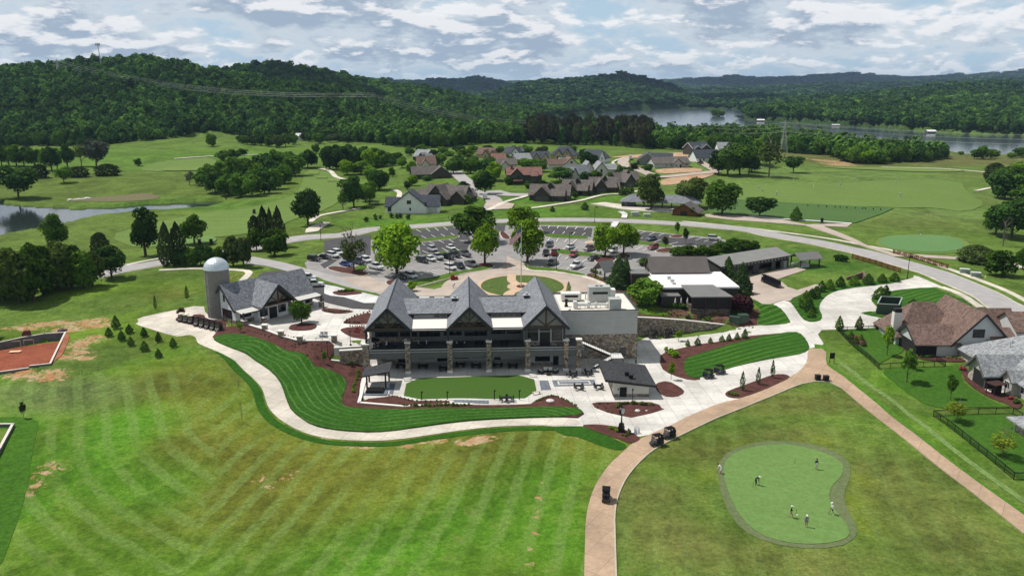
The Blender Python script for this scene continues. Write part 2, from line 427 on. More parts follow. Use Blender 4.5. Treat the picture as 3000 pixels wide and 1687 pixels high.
def watermat(name, c, rough=.06):
    if name in MATS: return MATS[name]
    b = NB(name); v = b.pos(); b.col(tuple(c)); b.b.inputs['Roughness'].default_value = rough; b.b.inputs['IOR'].default_value = 1.33; b.b.inputs['Specular IOR Level'].default_value = .5
    mp = b.n('ShaderNodeMapping'); mp.inputs['Scale'].default_value = (.25, 1, 1); b.l(v, mp.inputs[0])
    b.bump(b.noise(mp.outputs[0], .8, 5, .7), .10, .12); MATS[name] = b.m; return b.m

ROOFG = lambda: shingle('shingles_grey', (.175, .185, .205))
WHITE = lambda: plain('white_membrane', (.80, .78, .76), .6, .05, .3)
DARK = lambda: plain('charcoal_paint', (.045, .047, .05), .55, .1)
BLACK = lambda: plain('black_metal', (.012, .012, .013), .45, .1)
WOOD = lambda: plain('timber', (.075, .045, .028), .7, .25, 2.0)
STONE = lambda: stone('fieldstone')
GLASS = lambda: glassy('dark_glass', (.012, .014, .016))
BATG = lambda: batten('grey_batten', (.42, .43, .41))
CREAM = lambda: batten('cream_batten', (.62, .60, .54))
CAP = lambda: plain('cut_stone', (.70, .67, .62), .8, .06)

# ---------------------------------------------------------------- mesh helpers
class MB:
    def __init__(s): s.v = []; s.f = []; s.mi = []; s.m = 0
    def add(s, vs, fs):
        o = len(s.v); s.v += [tuple(v) for v in vs]; s.f += [tuple(i + o for i in f) for f in fs]; s.mi += [s.m] * len(fs); return s
    def box(s, x0, y0, z0, x1, y1, z1):
        if x0 > x1: x0, x1 = x1, x0
        if y0 > y1: y0, y1 = y1, y0
        if z0 > z1: z0, z1 = z1, z0
        return s.add([(x0, y0, z0), (x1, y0, z0), (x1, y1, z0), (x0, y1, z0), (x0, y0, z1), (x1, y0, z1), (x1, y1, z1), (x0, y1, z1)],
                     [(0, 3, 2, 1), (4, 5, 6, 7), (0, 1, 5, 4), (1, 2, 6, 5), (2, 3, 7, 6), (3, 0, 4, 7)])
    def cbox(s, cx, cy, z0, w, d, h): return s.box(cx - w / 2, cy - d / 2, z0, cx + w / 2, cy + d / 2, z0 + h)
    def beam(s, a, b, w, h=None):
        """square bar from a to b"""
        a = Vector(a); b = Vector(b); h = h or w; d = (b - a).normalized(); u = d.cross(Vector((0, 0, 1)))
        if u.length < 1e-3: u = Vector((1, 0, 0))
        u.normalize(); n = u.cross(d).normalized(); u = u * w / 2; n = n * h / 2
        return s.add([a - u - n, a + u - n, a + u + n, a - u + n, b - u - n, b + u - n, b + u + n, b - u + n],
                     [(0, 3, 2, 1), (4, 5, 6, 7), (0, 1, 5, 4), (1, 2, 6, 5), (2, 3, 7, 6), (3, 0, 4, 7)])
    def cyl(s, a, b, r0, r1=None, n=10, cap=True):
        a = Vector(a); b = Vector(b); r1 = r0 if r1 is None else r1; d = (b - a).normalized(); u = d.cross(Vector((0, 0, 1)))
        if u.length < 1e-3: u = Vector((1, 0, 0))
        u.normalize(); w = d.cross(u)
        vs = [a + (u * cos(2 * pi * i / n) + w * sin(2 * pi * i / n)) * r0 for i in range(n)] + [b + (u * cos(2 * pi * i / n) + w * sin(2 * pi * i / n)) * r1 for i in range(n)]
        fs = [(i, (i + 1) % n, n + (i + 1) % n, n + i) for i in range(n)]
        if cap: fs += [tuple(range(n - 1, -1, -1)), tuple(range(n, 2 * n))]
        return s.add(vs, fs)
    def prism(s, P, z0, z1):
        """vertical prism over a convex or simple outline"""
        n = len(P); a = sum(P[i][0] * P[(i + 1) % n][1] - P[(i + 1) % n][0] * P[i][1] for i in range(n))
        if a < 0: P = P[::-1]
        z0 = z0 if hasattr(z0, '__len__') else [z0] * n; z1 = z1 if hasattr(z1, '__len__') else [z1] * n
        vs = [(P[i][0], P[i][1], z0[i]) for i in range(n)] + [(P[i][0], P[i][1], z1[i]) for i in range(n)]
        return s.add(vs, [tuple(range(n - 1, -1, -1)), tuple(range(n, 2 * n))] + [(i, (i + 1) % n, n + (i + 1) % n, n + i) for i in range(n)])
    def lathe(s, prof, cx=0, cy=0, n=16):
        vs = []; 
        for r, z in prof: vs += [(cx + r * cos(2 * pi * i / n), cy + r * sin(2 * pi * i / n), z) for i in range(n)]
        fs = []
        for j in range(len(prof) - 1):
            for i in range(n): fs.append((j * n + i, j * n + (i + 1) % n, (j + 1) * n + (i + 1) % n, (j + 1) * n + i))
        fs += [tuple(range(n - 1, -1, -1)), tuple((len(prof) - 1) * n + i for i in range(n))]
        return s.add(vs, fs)
    def slab(s, q, th):
        """sloping sheet through the corners q (list of 3-D points), thickness th downwards"""
        n = len(q); nn = (Vector(q[1]) - Vector(q[0])).cross(Vector(q[2]) - Vector(q[0]))
        if nn.z < 0: q = q[::-1]
        vs = list(q) + [(p[0], p[1], p[2] - th) for p in q]
        return s.add(vs, [tuple(range(n)), tuple(range(2 * n - 1, n - 1, -1))] + [(i, n + i, n + (i + 1) % n, (i + 1) % n) for i in range(n)])
    def gable(s, x0, y0, x1, y1, ze, rise, axis='x', oh=.5, th=.28, ohe=None):
        """two-slope roof as one chevron; ze is the height of the wall head"""
        ohe = oh if ohe is None else ohe
        if axis == 'x':
            ym = (y0 + y1) / 2; k = rise / (y1 - ym); zl = ze - oh * k; a = x0 - ohe; b = x1 + ohe
            pr = [(y0 - oh, zl), (ym, ze + rise), (y1 + oh, zl)]
            f = lambda t, yz, dz: (t, yz[0], yz[1] + dz)
        else:
            xm = (x0 + x1) / 2; k = rise / (x1 - xm); zl = ze - oh * k; a = y0 - ohe; b = y1 + ohe
            pr = [(x0 - oh, zl), (xm, ze + rise), (x1 + oh, zl)]
            f = lambda t, yz, dz: (yz[0], t, yz[1] + dz)
        vs = [f(t, p, dz) for t in (a, b) for dz in (th * .9, -th * .1) for p in pr]
        fs = [(0, 1, 7, 6), (1, 2, 8, 7), (3, 9, 10, 4), (4, 10, 11, 5), (0, 6, 9, 3), (2, 5, 11, 8), (0, 3, 4, 1), (1, 4, 5, 2), (6, 7, 10, 9), (7, 8, 11, 10)]
        if axis != 'x': fs = [f_[::-1] for f_ in fs]
        return s.add(vs, fs)
    def hip(s, x0, y0, x1, y1, ze, rise, oh=.5, th=.2):
        w = x1 - x0; d = y1 - y0; r = min(w, d) / 2; k = rise / r; x0 -= oh; x1 += oh; y0 -= oh; y1 += oh; zl = ze - oh * k; zt = ze + rise
        if w >= d: a, b = (x0 + r + oh, (y0 + y1) / 2, zt), (x1 - r - oh, (y0 + y1) / 2, zt)
        else: a, b = ((x0 + x1) / 2, y0 + r + oh, zt), ((x0 + x1) / 2, y1 - r - oh, zt)
        vs = [(x0, y0, zl), (x1, y0, zl), (x1, y1, zl), (x0, y1, zl), a, b] + [(x, y, zl - th) for x, y in ((x0, y0), (x1, y0), (x1, y1), (x0, y1))]
        if w >= d: fs = [(0, 1, 5, 4), (1, 2, 5), (2, 3, 4, 5), (3, 0, 4)]
        else: fs = [(0, 1, 4), (1, 2, 5, 4), (2, 3, 5), (3, 0, 4, 5)]
        return s.add(vs, fs + [(0, 6, 7, 1), (1, 7, 8, 2), (2, 8, 9, 3), (3, 9, 6, 0), (6, 9, 8, 7)])
    def gwall(s, x0, y0, x1, y1, ze, rise, axis='x', th=.2):
        """the two triangular gable ends of a roof over the rectangle"""
        if axis == 'x':
            for x, d in ((x0, th), (x1, -th)):
                T = [(x, y0, ze), (x, y1, ze), (x, (y0 + y1) / 2, ze + rise)]
                s.add(T + [(p[0] + d, p[1], p[2]) for p in T], [(0, 2, 1), (3, 4, 5), (0, 1, 4, 3), (1, 2, 5, 4), (2, 0, 3, 5)])
        else:
            for y, d in ((y0, th), (y1, -th)):
                T = [(x0, y, ze), (x1, y, ze), ((x0 + x1) / 2, y, ze + rise)]
                s.add(T + [(p[0], p[1] + d, p[2]) for p in T], [(0, 1, 2), (3, 5, 4), (0, 3, 4, 1), (1, 4, 5, 2), (2, 5, 3, 0)])
        return s
    def build(s, name, mats, parent=None, smooth=False, loc=None):
        me = bpy.data.meshes.new(name); me.from_pydata(s.v, [], s.f)
        mats = mats if isinstance(mats, (list, tuple)) else [mats]
        for m in mats: me.materials.append(m)
        if any(s.mi): me.polygons.foreach_set('material_index', s.mi)
        bm = bmesh.new(); bm.from_mesh(me); bmesh.ops.recalc_face_normals(bm, faces=bm.faces); bm.to_mesh(me); bm.free()
        if smooth: me.polygons.foreach_set('use_smooth', [True] * len(me.polygons))
        o = bpy.data.objects.new(name, me); COL.objects.link(o)
        if parent: o.parent = parent
        if loc is not None: o.location = loc
        return o
def tag(o, label=None, cat=None, group=None, kind=None):
    if label: o['label'] = label
    if cat: o['category'] = cat
    if group: o['group'] = group
    if kind: o['kind'] = kind
    return o
def thing(name, label, cat, loc=(0, 0, 0), rz=0, group=None):
    o = bpy.data.objects.new(name, None); COL.objects.link(o); o.location = loc; o.rotation_euler = (0, 0, rz); o.empty_display_size = .3
    return tag(o, label, cat, group)
def dup(root, loc=None, rz=None, label=None, group=None, scale=None):
    r = root.copy(); COL.objects.link(r)
    if loc is not None: r.location = loc
    if rz is not None: r.rotation_euler = (0, 0, rz)
    if scale is not None: r.scale = scale
    if label: r['label'] = label
    if group: r['group'] = group
    for ch in list(root.children):
        c = ch.copy(); COL.objects.link(c); c.parent = r
        for g in list(ch.children):
            d = g.copy(); COL.objects.link(d); d.parent = c
    return r
def ang(a, b): return atan2(b[1] - a[1], b[0] - a[0])

# ---------------------------------------------------------------- ground
def fan_mesh(name, a0, a1, na, y0, y1, ny):
    A = np.linspace(a0, a1, na); Yv = np.exp(np.linspace(math.log(y0), math.log(y1), ny))
    X = (Yv[:, None] * A[None, :]).ravel(); Y = np.repeat(Yv, na)
    Z = hgt(X, Y)
    me = bpy.data.meshes.new(name)
    me.vertices.add(len(X)); me.vertices.foreach_set('co', np.stack([X, Y, Z], 1).ravel())
    i = (np.arange(ny - 1)[:, None] * na + np.arange(na - 1)[None, :]).ravel()
    q = np.stack([i, i + 1, i + na + 1, i + na], 1).astype(np.int32)
    me.loops.add(q.size); me.loops.foreach_set('vertex_index', q.ravel())
    me.polygons.add(len(q)); me.polygons.foreach_set('loop_start', np.arange(0, q.size, 4, dtype=np.int32)); me.polygons.foreach_set('loop_total', np.full(len(q), 4, np.int32))
    me.update(calc_edges=True); me.polygons.foreach_set('use_smooth', [True] * len(q))
    o = bpy.data.objects.new(name, me); COL.objects.link(o)
    return o, X, Y, Z

def chaikin(P, n=2, closed=True):
    for _ in range(n):
        Q = []
        for i in range(len(P) if closed else len(P) - 1):
            a = P[i]; b = P[(i + 1) % len(P)]
            Q += [(a[0] * .75 + b[0] * .25, a[1] * .75 + b[1] * .25), (a[0] * .25 + b[0] * .75, a[1] * .25 + b[1] * .75)]
        if not closed: Q = [P[0]] + Q + [P[-1]]
        P = Q
    return P
def world(s): return [tuple(q) for q in gnds(parse(s))]
def offz(Y, off): return off * np.maximum(1.0, Y / 220.0)
def add_attr(me, name, vals):
    at = me.attributes.new(name, 'FLOAT', 'POINT'); at.data.foreach_set('value', np.asarray(vals, np.float32))
def drape(name, P, m, off=.06, sm=1, sd=None, kind='structure', zfun=None, skirt=.35):
    """sheet laid on the ground, cut to the outline P (world points)"""
    if isinstance(P, str): P = world(P)
    if sm: P = chaikin(P, sm)
    Q = []
    for i in range(len(P)):
        a = P[i]; b = P[(i + 1) % len(P)]; d = hypot(b[0] - a[0], b[1] - a[1]); st = max(1.6, .009 * a[1])
        n = max(1, int(d / st))
        if d < .05: continue
        Q += [(a[0] + (b[0] - a[0]) * t / n, a[1] + (b[1] - a[1]) * t / n) for t in range(n)]
    A = np.array(Q); ym = A[:, 1].mean(); st = max(2.0, .011 * ym)
    gx, gy = np.meshgrid(np.arange(A[:, 0].min(), A[:, 0].max(), st), np.arange(A[:, 1].min(), A[:, 1].max(), st)); gx = gx.ravel(); gy = gy.ravel()
    m_ = inpoly(gx, gy, Q); gx = gx[m_]; gy = gy[m_]
    if len(gx):
        keep = np.ones(len(gx), bool)
        for s in range(0, len(gx), 4000):
            dd = ((gx[s:s + 4000, None] - A[:, 0]) ** 2 + (gy[s:s + 4000, None] - A[:, 1]) ** 2).min(1); keep[s:s + 4000] = dd > (st * .4) ** 2
        gx = gx[keep]; gy = gy[keep]
    pts = [Vector((float(a), float(b))) for a, b in Q] + [Vector((float(a), float(b))) for a, b in zip(gx, gy)]
    nq = len(Q); r = delaunay_2d_cdt(pts, [], [list(range(nq))], 1, 1e-4)
    v2 = np.array([(v.x, v.y) for v in r[0]]); fs = [tuple(f) for f in r[2]]
    if zfun: z = zfun(v2[:, 0], v2[:, 1])
    else: z = hgt(v2[:, 0], v2[:, 1]) + offz(v2[:, 1], off)
    # skirt along the outline
    from collections import Counter
    ec = Counter(); od = {}
    for f in fs:
        for i in range(len(f)):
            e = (f[i], f[(i + 1) % len(f)]); k = tuple(sorted(e)); ec[k] += 1; od[k] = e
    bv = {}; vs = [(float(a), float(b), float(c)) for (a, b), c in zip(v2, z)]; up = []
    for k, c in ec.items():
        if c == 1:
            a, b = od[k]
            for q in (a, b):
                if q not in bv: bv[q] = len(vs); vs.append((vs[q][0], vs[q][1], vs[q][2] - skirt))
            up.append((b, a, bv[a], bv[b]))
    me = bpy.data.meshes.new(name); me.from_pydata(vs, [], fs + up); me.materials.append(m)
    n0 = me.polygons[0].normal.z if len(me.polygons) else 1
    if n0 < 0: me.flip_normals()
    if sd is not None:
        va = np.array(vs); add_attr(me, 'sd', sd(va[:, 0], va[:, 1]))
    o = bpy.data.objects.new(name, me); COL.objects.link(o)
    if kind: o['kind'] = kind
    return o
def spline(P, step=3.0):
    """Catmull-Rom through world points"""
    P = [Vector(p[:2]) for p in P]; P = [P[0] * 2 - P[1]] + P + [P[-1] * 2 - P[-2]]; out = []
    for i in range(1, len(P) - 2):
        n = max(1, int((P[i + 1] - P[i]).length / step))
        for j in range(n):
            t = j / n; a, b, c, d = P[i - 1:i + 3]
            out.append(.5 * ((2 * b) + (c - a) * t + (2 * a - 5 * b + 4 * c - d) * t * t + (3 * b - a - 3 * c + d) * t ** 3))
    out.append(P[-2]); return out
def strip(name, P, w, m, off=.1, kind='structure', shift=0., across=4, step=None, skirt=.3, build=True):
    if isinstance(P, str): P = world(P)
    ym = sum(p[1] for p in P) / len(P); C_ = spline(P, step or max(2., .009 * ym)); n = len(C_)
    vx = []; vy = []
    for i, p in enumerate(C_):
        t = (C_[min(i + 1, n - 1)] - C_[max(i - 1, 0)]).normalized(); nn = Vector((-t.y, t.x))
        for j in range(across + 1):
            q = p + nn * (shift + w * (j / across - .5)); vx.append(q.x); vy.append(q.y)
    vx = np.array(vx); vy = np.array(vy); z = hgt(vx, vy) + offz(vy, off); k = across + 1
    vs = [(float(a), float(b), float(c)) for a, b, c in zip(vx, vy, z)]
    fs = [(i * k + j + 1, i * k + j, (i + 1) * k + j, (i + 1) * k + j + 1) for i in range(n - 1) for j in range(across)]
    per = [i * k for i in range(n)] + [(n - 1) * k + j for j in range(1, k)] + [i * k + k - 1 for i in range(n - 2, -1, -1)] + [j for j in range(k - 2, 0, -1)]
    o0 = len(vs); vs += [(vs[i][0], vs[i][1], vs[i][2] - skirt) for i in per]
    fs += [(per[i], per[(i + 1) % len(per)], o0 + (i + 1) % len(per), o0 + i) for i in range(len(per))]
    me = bpy.data.meshes.new(name); me.from_pydata(vs, [], fs); me.materials.append(m)
    bm = bmesh.new(); bm.from_mesh(me); bmesh.ops.recalc_face_normals(bm, faces=bm.faces); bm.to_mesh(me); bm.free()
    if me.polygons[0].normal.z < 0: me.flip_normals()
    o = bpy.data.objects.new(name, me); COL.objects.link(o)
    if kind: o['kind'] = kind
    return o
def ring_pts(c, r, n=40, a0=0, a1=2 * pi): return [(c[0] + r * cos(a0 + (a1 - a0) * i / n), c[1] + r * sin(a0 + (a1 - a0) * i / n)) for i in range(n)]
def polydist(X, Y, P):
    """distance to a polyline (signed by side)"""
    best = np.full(X.shape, 1e9); sg = np.ones(X.shape)
    for (x0, y0), (x1, y1) in zip(P[:-1], P[1:]):
        dx, dy = x1 - x0, y1 - y0; t = np.clip(((X - x0) * dx + (Y - y0) * dy) / (dx * dx + dy * dy), 0, 1)
        d = np.hypot(X - x0 - t * dx, Y - y0 - t * dy); s = np.sign((X - x0) * dy - (Y - y0) * dx)
        m = d < best; best[m] = d[m]; sg[m] = s[m]
    return best * sg
# ---------------------------------------------------------------- the ground sheet
gro, GX, GY, GZ = fan_mesh('ground', -1.15, 1.15, 440, 62, 16000, 620)
gro['kind'] = 'structure'
cur = np.array(world("G 640,330 650,560 660,700 720,850 870,1010 1100,1180 1320,1300"))
cur = np.array([tuple(2 * cur[0] - cur[1])] + [tuple(q) for q in cur] + [tuple(2 * cur[-1] - cur[-2])])
sa = np.array(world("H 1250,870 1020,1448")); dv = sa[1] - sa[0]; dv /= np.linalg.norm(dv)
near = GY < 700
sd = np.zeros(len(GX)); sdl = polydist(GX[near], GY[near], [tuple(c) for c in cur]) if near.any() else 0
sdr = (GX - sa[0][0]) * dv[1] - (GY - sa[0][1]) * dv[0]
sd[:] = sdr
bl = world("V 380,860 470,960 545,1100 545,1200 500,1300 440,1500")
bx = np.interp(GY, [p[1] for p in bl[::-1]], [p[0] for p in bl[::-1]])
lm = np.zeros(len(GX), bool); lm[near] = GX[near] < bx[near]
_gp = [gnd('V', 1970, 1240)]; gfm = inpoly(GX, GY, [tuple(q) for q in world('V 1500,1700 1555,1449 1560,1300 1620,1180 1760,1090 1900,1010 2010,968 2080,968 2200,1060 2400,1220 2576,1350 2900,1600')])
sd[gfm] = np.hypot(GX[gfm] - _gp[0].x, (GY[gfm] - _gp[0].y) * .8) * .9
tmp = sd.copy(); tmp[near] = np.where(GX[near] < bx[near], sdl, sdr[near]); sd = tmp
FIELD = world("V -400,930 250,935 420,860 480,870 560,930 640,990 720,1080 860,1115 1000,1115 1200,1090 1400,1075 1560,1105 1520,1180 1475,1300 1465,1700 -400,1700")
fm = inpoly(GX, GY, FIELD).astype(float)
GREENF = world("V 1500,1700 1555,1449 1560,1300 1620,1180 1760,1090 1900,1010 2010,968 2080,968 2200,1060 2400,1220 2576,1350 2900,1600")
gf = inpoly(GX, GY, GREENF).astype(float)
col = np.zeros((len(GX), 3))
def setc(m, c): 
    global col
    m = m[:, None] if m.ndim == 1 else m
    col = col * (1 - m) + np.array(c) * m
setc(np.ones(len(GX)), (.086, .145, .024))
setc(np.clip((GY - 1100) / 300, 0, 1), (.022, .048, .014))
def blob(s, r, c, amt=1., asp=1.):
    for k, x, y in parse(s):
        p = gnd(k, x, y); d = np.sqrt(((GX - p.x) / asp) ** 2 + (GY - p.y) ** 2) / r
        setc(np.clip(1.3 - d, 0, 1) * amt * (GY < 1400), c)
OLIVE = (.120, .132, .018); LUSH = (.065, .180, .012); DRYG = (.150, .135, .045); PALE = (.105, .150, .045); YEL = (.16, .20, .02)
setc(fm, (.078, .155, .013))
setc(gf, (.090, .155, .022))
# wide olive and lush drifts of the front field
blob("V 500,980 560,1080 420,960 620,1150 700,1180", 13, OLIVE, .7)
blob("V 850,1160 1100,1130 1380,1110 600,1230", 12, OLIVE, .65, 2)
blob("V 700,1300 450,1150 1000,1200", 9, OLIVE, .55, 2)
blob("V 250,1120 330,1060 240,1200 400,1230", 9, LUSH, .75)
blob("V 1200,1300 1050,1380 1350,1200 900,1400 1420,1350", 9, LUSH, .6)
blob("V 30,1080 40,1180 30,1280", 6, LUSH, .8)
blob("V 100,980 160,1010 200,980", 7, PALE, .7, 2)
blob("V 150,850 200,730 350,720 450,790 300,830", 10, (.095, .165, .014), .7, 2)
blob("V 420,740 600,700 480,830", 9, OLIVE, .5)
# turf round the practice green
blob("V 1950,1020 2080,1010 1800,1140 2000,1100", 7, (.105, .105, .028), .6, 1.6)
blob("V 2250,1240 2350,1300 2200,1180 2420,1380", 8, (.100, .110, .028), .6, 1.5)
blob("V 1650,1330 1620,1240 1760,1390 2050,1420", 6, DRYG, .5, 1.6)
blob("V 2160,1210 2150,1260 2170,1320", 3.2, YEL, .45)
blob("V 1870,1120 2060,1110 1790,1200", 2.6, YEL, .35, 1.6)
# golf course beyond
blob("V 200,470 350,480 300,450 100,560 500,600", 60, (.085, .125, .022), .6, 2)
blob("V 400,400 550,385 300,400", 60, (.075, .150, .018), .6, 2)
blob("V 380,525 560,520", 20, (.070, .165, .018), .6, 2)
blob("V 1990,440 2150,440 2350,480 1930,470", 45, (.108, .170, .040), .85, 2.2)
blob("V 2000,500 2200,500 2400,540", 22, (.108, .168, .042), .9, 2.5)
blob("V 2350,400 2200,395 2500,410 2000,395", 60, (.105, .110, .035), .8, 2.5)
blob("V 2420,500 2450,440 2300,560", 22, (.110, .140, .035), .6, 1.5)
blob("V 1250,505 1450,500 1000,560 1350,535", 14, (.06, .165, .012), .6, 3)
blob("V 1900,640 2050,670", 9, (.045, .13, .014), .8, 3)
blob("V 2050,790 2100,760", 9, (.13, .20, .015), .7, 1.5)
blob("V 2200,880 2250,960 2400,1130 2300,1060", 7, (.075, .165, .012), .8)
bare = np.zeros(len(GX))
def bareb(s, r, amt=1., asp=1.):
    for k, x, y in parse(s):
        p = gnd(k, x, y); d = np.sqrt(((GX - p.x) / asp) ** 2 + (GY - p.y) ** 2) / r
        np.maximum(bare, np.clip(1.25 - d, 0, 1) * amt, out=bare)
bareb("V 1200,1108 1215,1104 1180,1112", 1.9, .95, 2.2); bareb("V 880,1122 920,1125 1020,1123 1080,1112 1110,1108 830,1100", 1.5, .8, 2)
bareb("V 1440,1100 1500,1100 1540,1105", 1.4, .7, 2); bareb("V 790,1080 760,1060 810,1085", 1.4, .75)
bareb("V 110,1190 95,1220 140,1180 120,1170 75,1240", 2.2, .68, 1.2); bareb("V 650,1205 720,1200 680,1220 740,1190", 1.8, .58, 1.6)
bareb("V 1360,1210 1355,1250 1350,1300 1345,1340 1340,1380 1335,1420", 1.3, .66); bareb("V 1355,1255 1352,1290", .9, .9)
bareb("V 120,815 160,812 200,818 230,808 170,830 60,825 240,820", 4.2, .82, 2); bareb("V 190,870 215,860 200,885 170,900 235,850 210,900 140,935 60,935", 3.4, .82, 1.5); bareb("V 0,930 60,945 120,950", 3, .85, 2.5)
bareb("V 560,680 600,690 575,700", 3, .6, 1.4); bareb("V 2390,1040 2420,1060 2150,940", 2, .5)
bareb("V 2110,415 2130,410 2080,405", 14, .8, 2); bareb("V 2340,540", 4, .62, 3); bareb("V 2030,795 2100,990", 2, .5)
bareb("V 1655,1335 1900,1385 1920,1040 1990,1090", 1.7, .42, 1.5)
me = gro.data; fm = fm + .45 * gf
ca = me.color_attributes.new('tint', 'FLOAT_COLOR', 'POINT'); cc = np.ones((len(GX), 4), np.float32); cc[:, :3] = col; ca.data.foreach_set('color', cc.ravel())
add_attr(me, 'sd', sd); add_attr(me, 'field', fm); add_attr(me, 'bare', bare)
b = NB('turf'); v = b.pos(); c_ = b.attr('tint').outputs['Color']
s = b.mul(b.attr('sd').outputs['Fac'], b.mul(b.mul(b.noise(v, .2, 4), .5, 'SUBTRACT'), 1.5), 'ADD')
s = b.rng(b.mul(b.mul(s, 2 * pi / 4.3), None, 'SINE'), .0, .7)
s = b.mul(b.mul(s, b.rng(b.noise(v, .06, 4, .6), .36, .54, .25, 1)), b.attr('field').outputs['Fac'])
s = b.mul(s, b.rng(b.noise(v, 1.2, 5, .75), .3, .6, .35, 1))
n1 = b.noise(v, .045, 6, .62, .8); n2 = b.noise(v, .30, 6, .68, .4); n3 = b.noise(v, 1.5, 5, .75); n4 = b.noise(v, 6.5, 4, .75)
c_ = b.scalec(c_, b.mul(b.rng(n1, .3, .7, .74, 1.28), b.rng(n2, .28, .72, .74, 1.28)))
c_ = b.mix(b.mul(b.rng(n2, .5, .72), .45), c_, (.16, .15, .05)); 
c_ = b.mix(b.mul(s, .5), c_, (.165, .250, .065))
c_ = b.scalec(c_, b.mul(b.rng(n3, .22, .78, .62, 1.40), b.rng(n4, .22, .78, .66, 1.36)))
ba = b.mul(b.attr('bare').outputs['Fac'], b.mul(b.mul(b.noise(v, .9, 6, .75, .6), .5, 'SUBTRACT'), 2.4), 'ADD')
dirt = b.scalec(b.mix(b.rng(n2, .35, .65), (.36, .17, .075), (.42, .32, .20)), b.rng(n3, .25, .75, .75, 1.25))
c_ = b.mix(b.rng(ba, .56, .74), c_, dirt)
b.col(c_); b.b.inputs['Roughness'].default_value = .95; b.b.inputs['Specular IOR Level'].default_value = .08
b.bump(b.mul(n3, n4, 'ADD'), .5, .3)
me.materials.append(b.m)

# ---------------------------------------------------------------- water
def flatz(z): return lambda x, y: np.full(len(x), z)
def grow(P, d):
    c = np.mean(np.array(P), 0); out = []
    n = len(P); a = sum(P[i][0] * P[(i + 1) % n][1] - P[(i + 1) % n][0] * P[i][1] for i in range(n)); s = 1 if a > 0 else -1
    for i in range(n):
        p0 = Vector(P[i - 1]); p1 = Vector(P[i]); p2 = Vector(P[(i + 1) % n]); t = ((p1 - p0).normalized() + (p2 - p1).normalized())
        if t.length < 1e-4: t = p2 - p1
        t.normalize(); out.append((p1.x + t.y * d * s, p1.y - t.x * d * s))
    return out
def water(name, P, z, m):
    mb = MB(); P = grow(P, 6); n = len(P)
    tr = tessellate_polygon([[Vector((p[0], p[1], 0)) for p in P]])
    me = bpy.data.meshes.new(name); me.from_pydata([(p[0], p[1], z) for p in P], [], tr); me.materials.append(m)
    if me.polygons[0].normal.z < 0: me.flip_normals()
    o = bpy.data.objects.new(name, me); COL.objects.link(o); o['kind'] = 'structure'; return o
water('lake_water', LAKE, LAKE_Z, watermat('lake', (.045, .065, .075), .12))
water('pond_water', POND, POND_Z, watermat('pond', (.022, .030, .030), .05))

# ---------------------------------------------------------------- paved and planted surfaces
CON = concrete('new_concrete', (.58, .555, .515)); CON2 = concrete('cart_path_concrete', (.56, .51, .435), 3.2, 20)
BROWN = concrete('tan_path', (.40, .285, .195), 3.4, 35, .1, .025, .16); CURBC = concrete('kerb_concrete', (.60, .55, .47), 3, 10)
ROAD = plain('worn_road', (.335, .32, .315), .9, .10, .35, grain=.12); ASPH = plain('new_asphalt', (.062, .060, .064), .9, .16, .3, grain=.25)
LOT = plain('old_asphalt', (.25, .24, .235), .9, .13, .25, grain=.15); TANC = plain('tan_drive', (.40, .335, .285), .9, .14, .2, grain=.1)
MUL = mulch('bark_mulch'); PAINT = plain('road_paint', (.74, .74, .72), .7, .05)
GR = grass('island_grass', (.058, .120, .014), (.085, .150, .018))
LAWN = grass('striped_lawn', (.022, .076, .006), (.033, .108, .009), .42, 1.5, .55, .95, stripecol=(.12, .22, .07), wob=.25)
LAWNB = grass('banded_lawn', (.022, .078, .007), (.030, .095, .009), .7, 2.0, .2, .8, stripecol=(.07, .165, .02), wob=.12, fine=.25)

BIG = drape('pavement', "V 903,1012 908,950 925,900 940,860 1500,880 1598,890 1602,848 1700,852 1790,840 1850,832 F 407,1180 600,1168 810,1152 815,1135 780,1090 700,1025 670,992 760,975 800,985 870,1075 930,1142 1030,1140 1055,1110 1020,1040 1040,980 1090,930 1200,890 1500,855 1740,815 1745,785 1900,850 1970,882 1880,878 1540,912 1440,940 1418,975 1450,1015 1480,1045 1470,1062 1350,1068 1350,1080 1450,1105 1700,1128 1640,1178 1200,1197 1000,1203 1085,1332 955,1338 I 945,75 940,150 900,212 815,268 700,322 440,434 300,462 0,587 H 2570,592 2255,738 2120,680 1900,640 1500,640 1300,600 1100,560 V 1200,1015 1020,1022", CON, .05, 1)
drape('path', "c 0,290 940,95 980,330 1300,450 1500,540 1480,740 1300,800 1195,850 1170,910 1200,960 1400,1060 1700,1180 2000,1310 2220,1448 G 2060,80 2130,180 2160,280 2200,370 2300,450 2430,500 2576,517 H 150,692 350,686 600,650 900,612 1300,586 1700,574 1800,600 1800,634 1300,636 1000,660 700,700 400,745 200,752 0,746 G 2400,562 2250,512 2120,440 2040,362 2010,300 1990,222 1960,170 1880,90 1790,0 c 1500,1330 1200,1180 900,1060 790,1000 770,920 740,860 600,812 350,862 200,830 0,780 D 1015,1162 1050,1142 1030,1117", CON2, .10, 1)
drape('path', "F 950,1345 1085,1345 I 1080,170 1110,200 1250,290 1420,430 1600,590 1900,820 2150,1010 2576,1310 2800,1470 2800,1630 2576,1448 2150,1110 1800,840 1450,560 1200,350 1110,305 1000,300 900,320 700,400 300,560 0,700 H 2400,790 2300,860 2200,960 2130,1060 2080,1180 2060,1300 2060,1448 V 1556,1600 1466,1600 H 1840,1448 1845,1350 1860,1250 1900,1120 1950,1030 2030,920 2100,860 2190,775 2255,735 2576,590 I 0,585 300,460 440,433 700,320 820,270 900,210 940,150 947,70", BROWN, .11, 1)
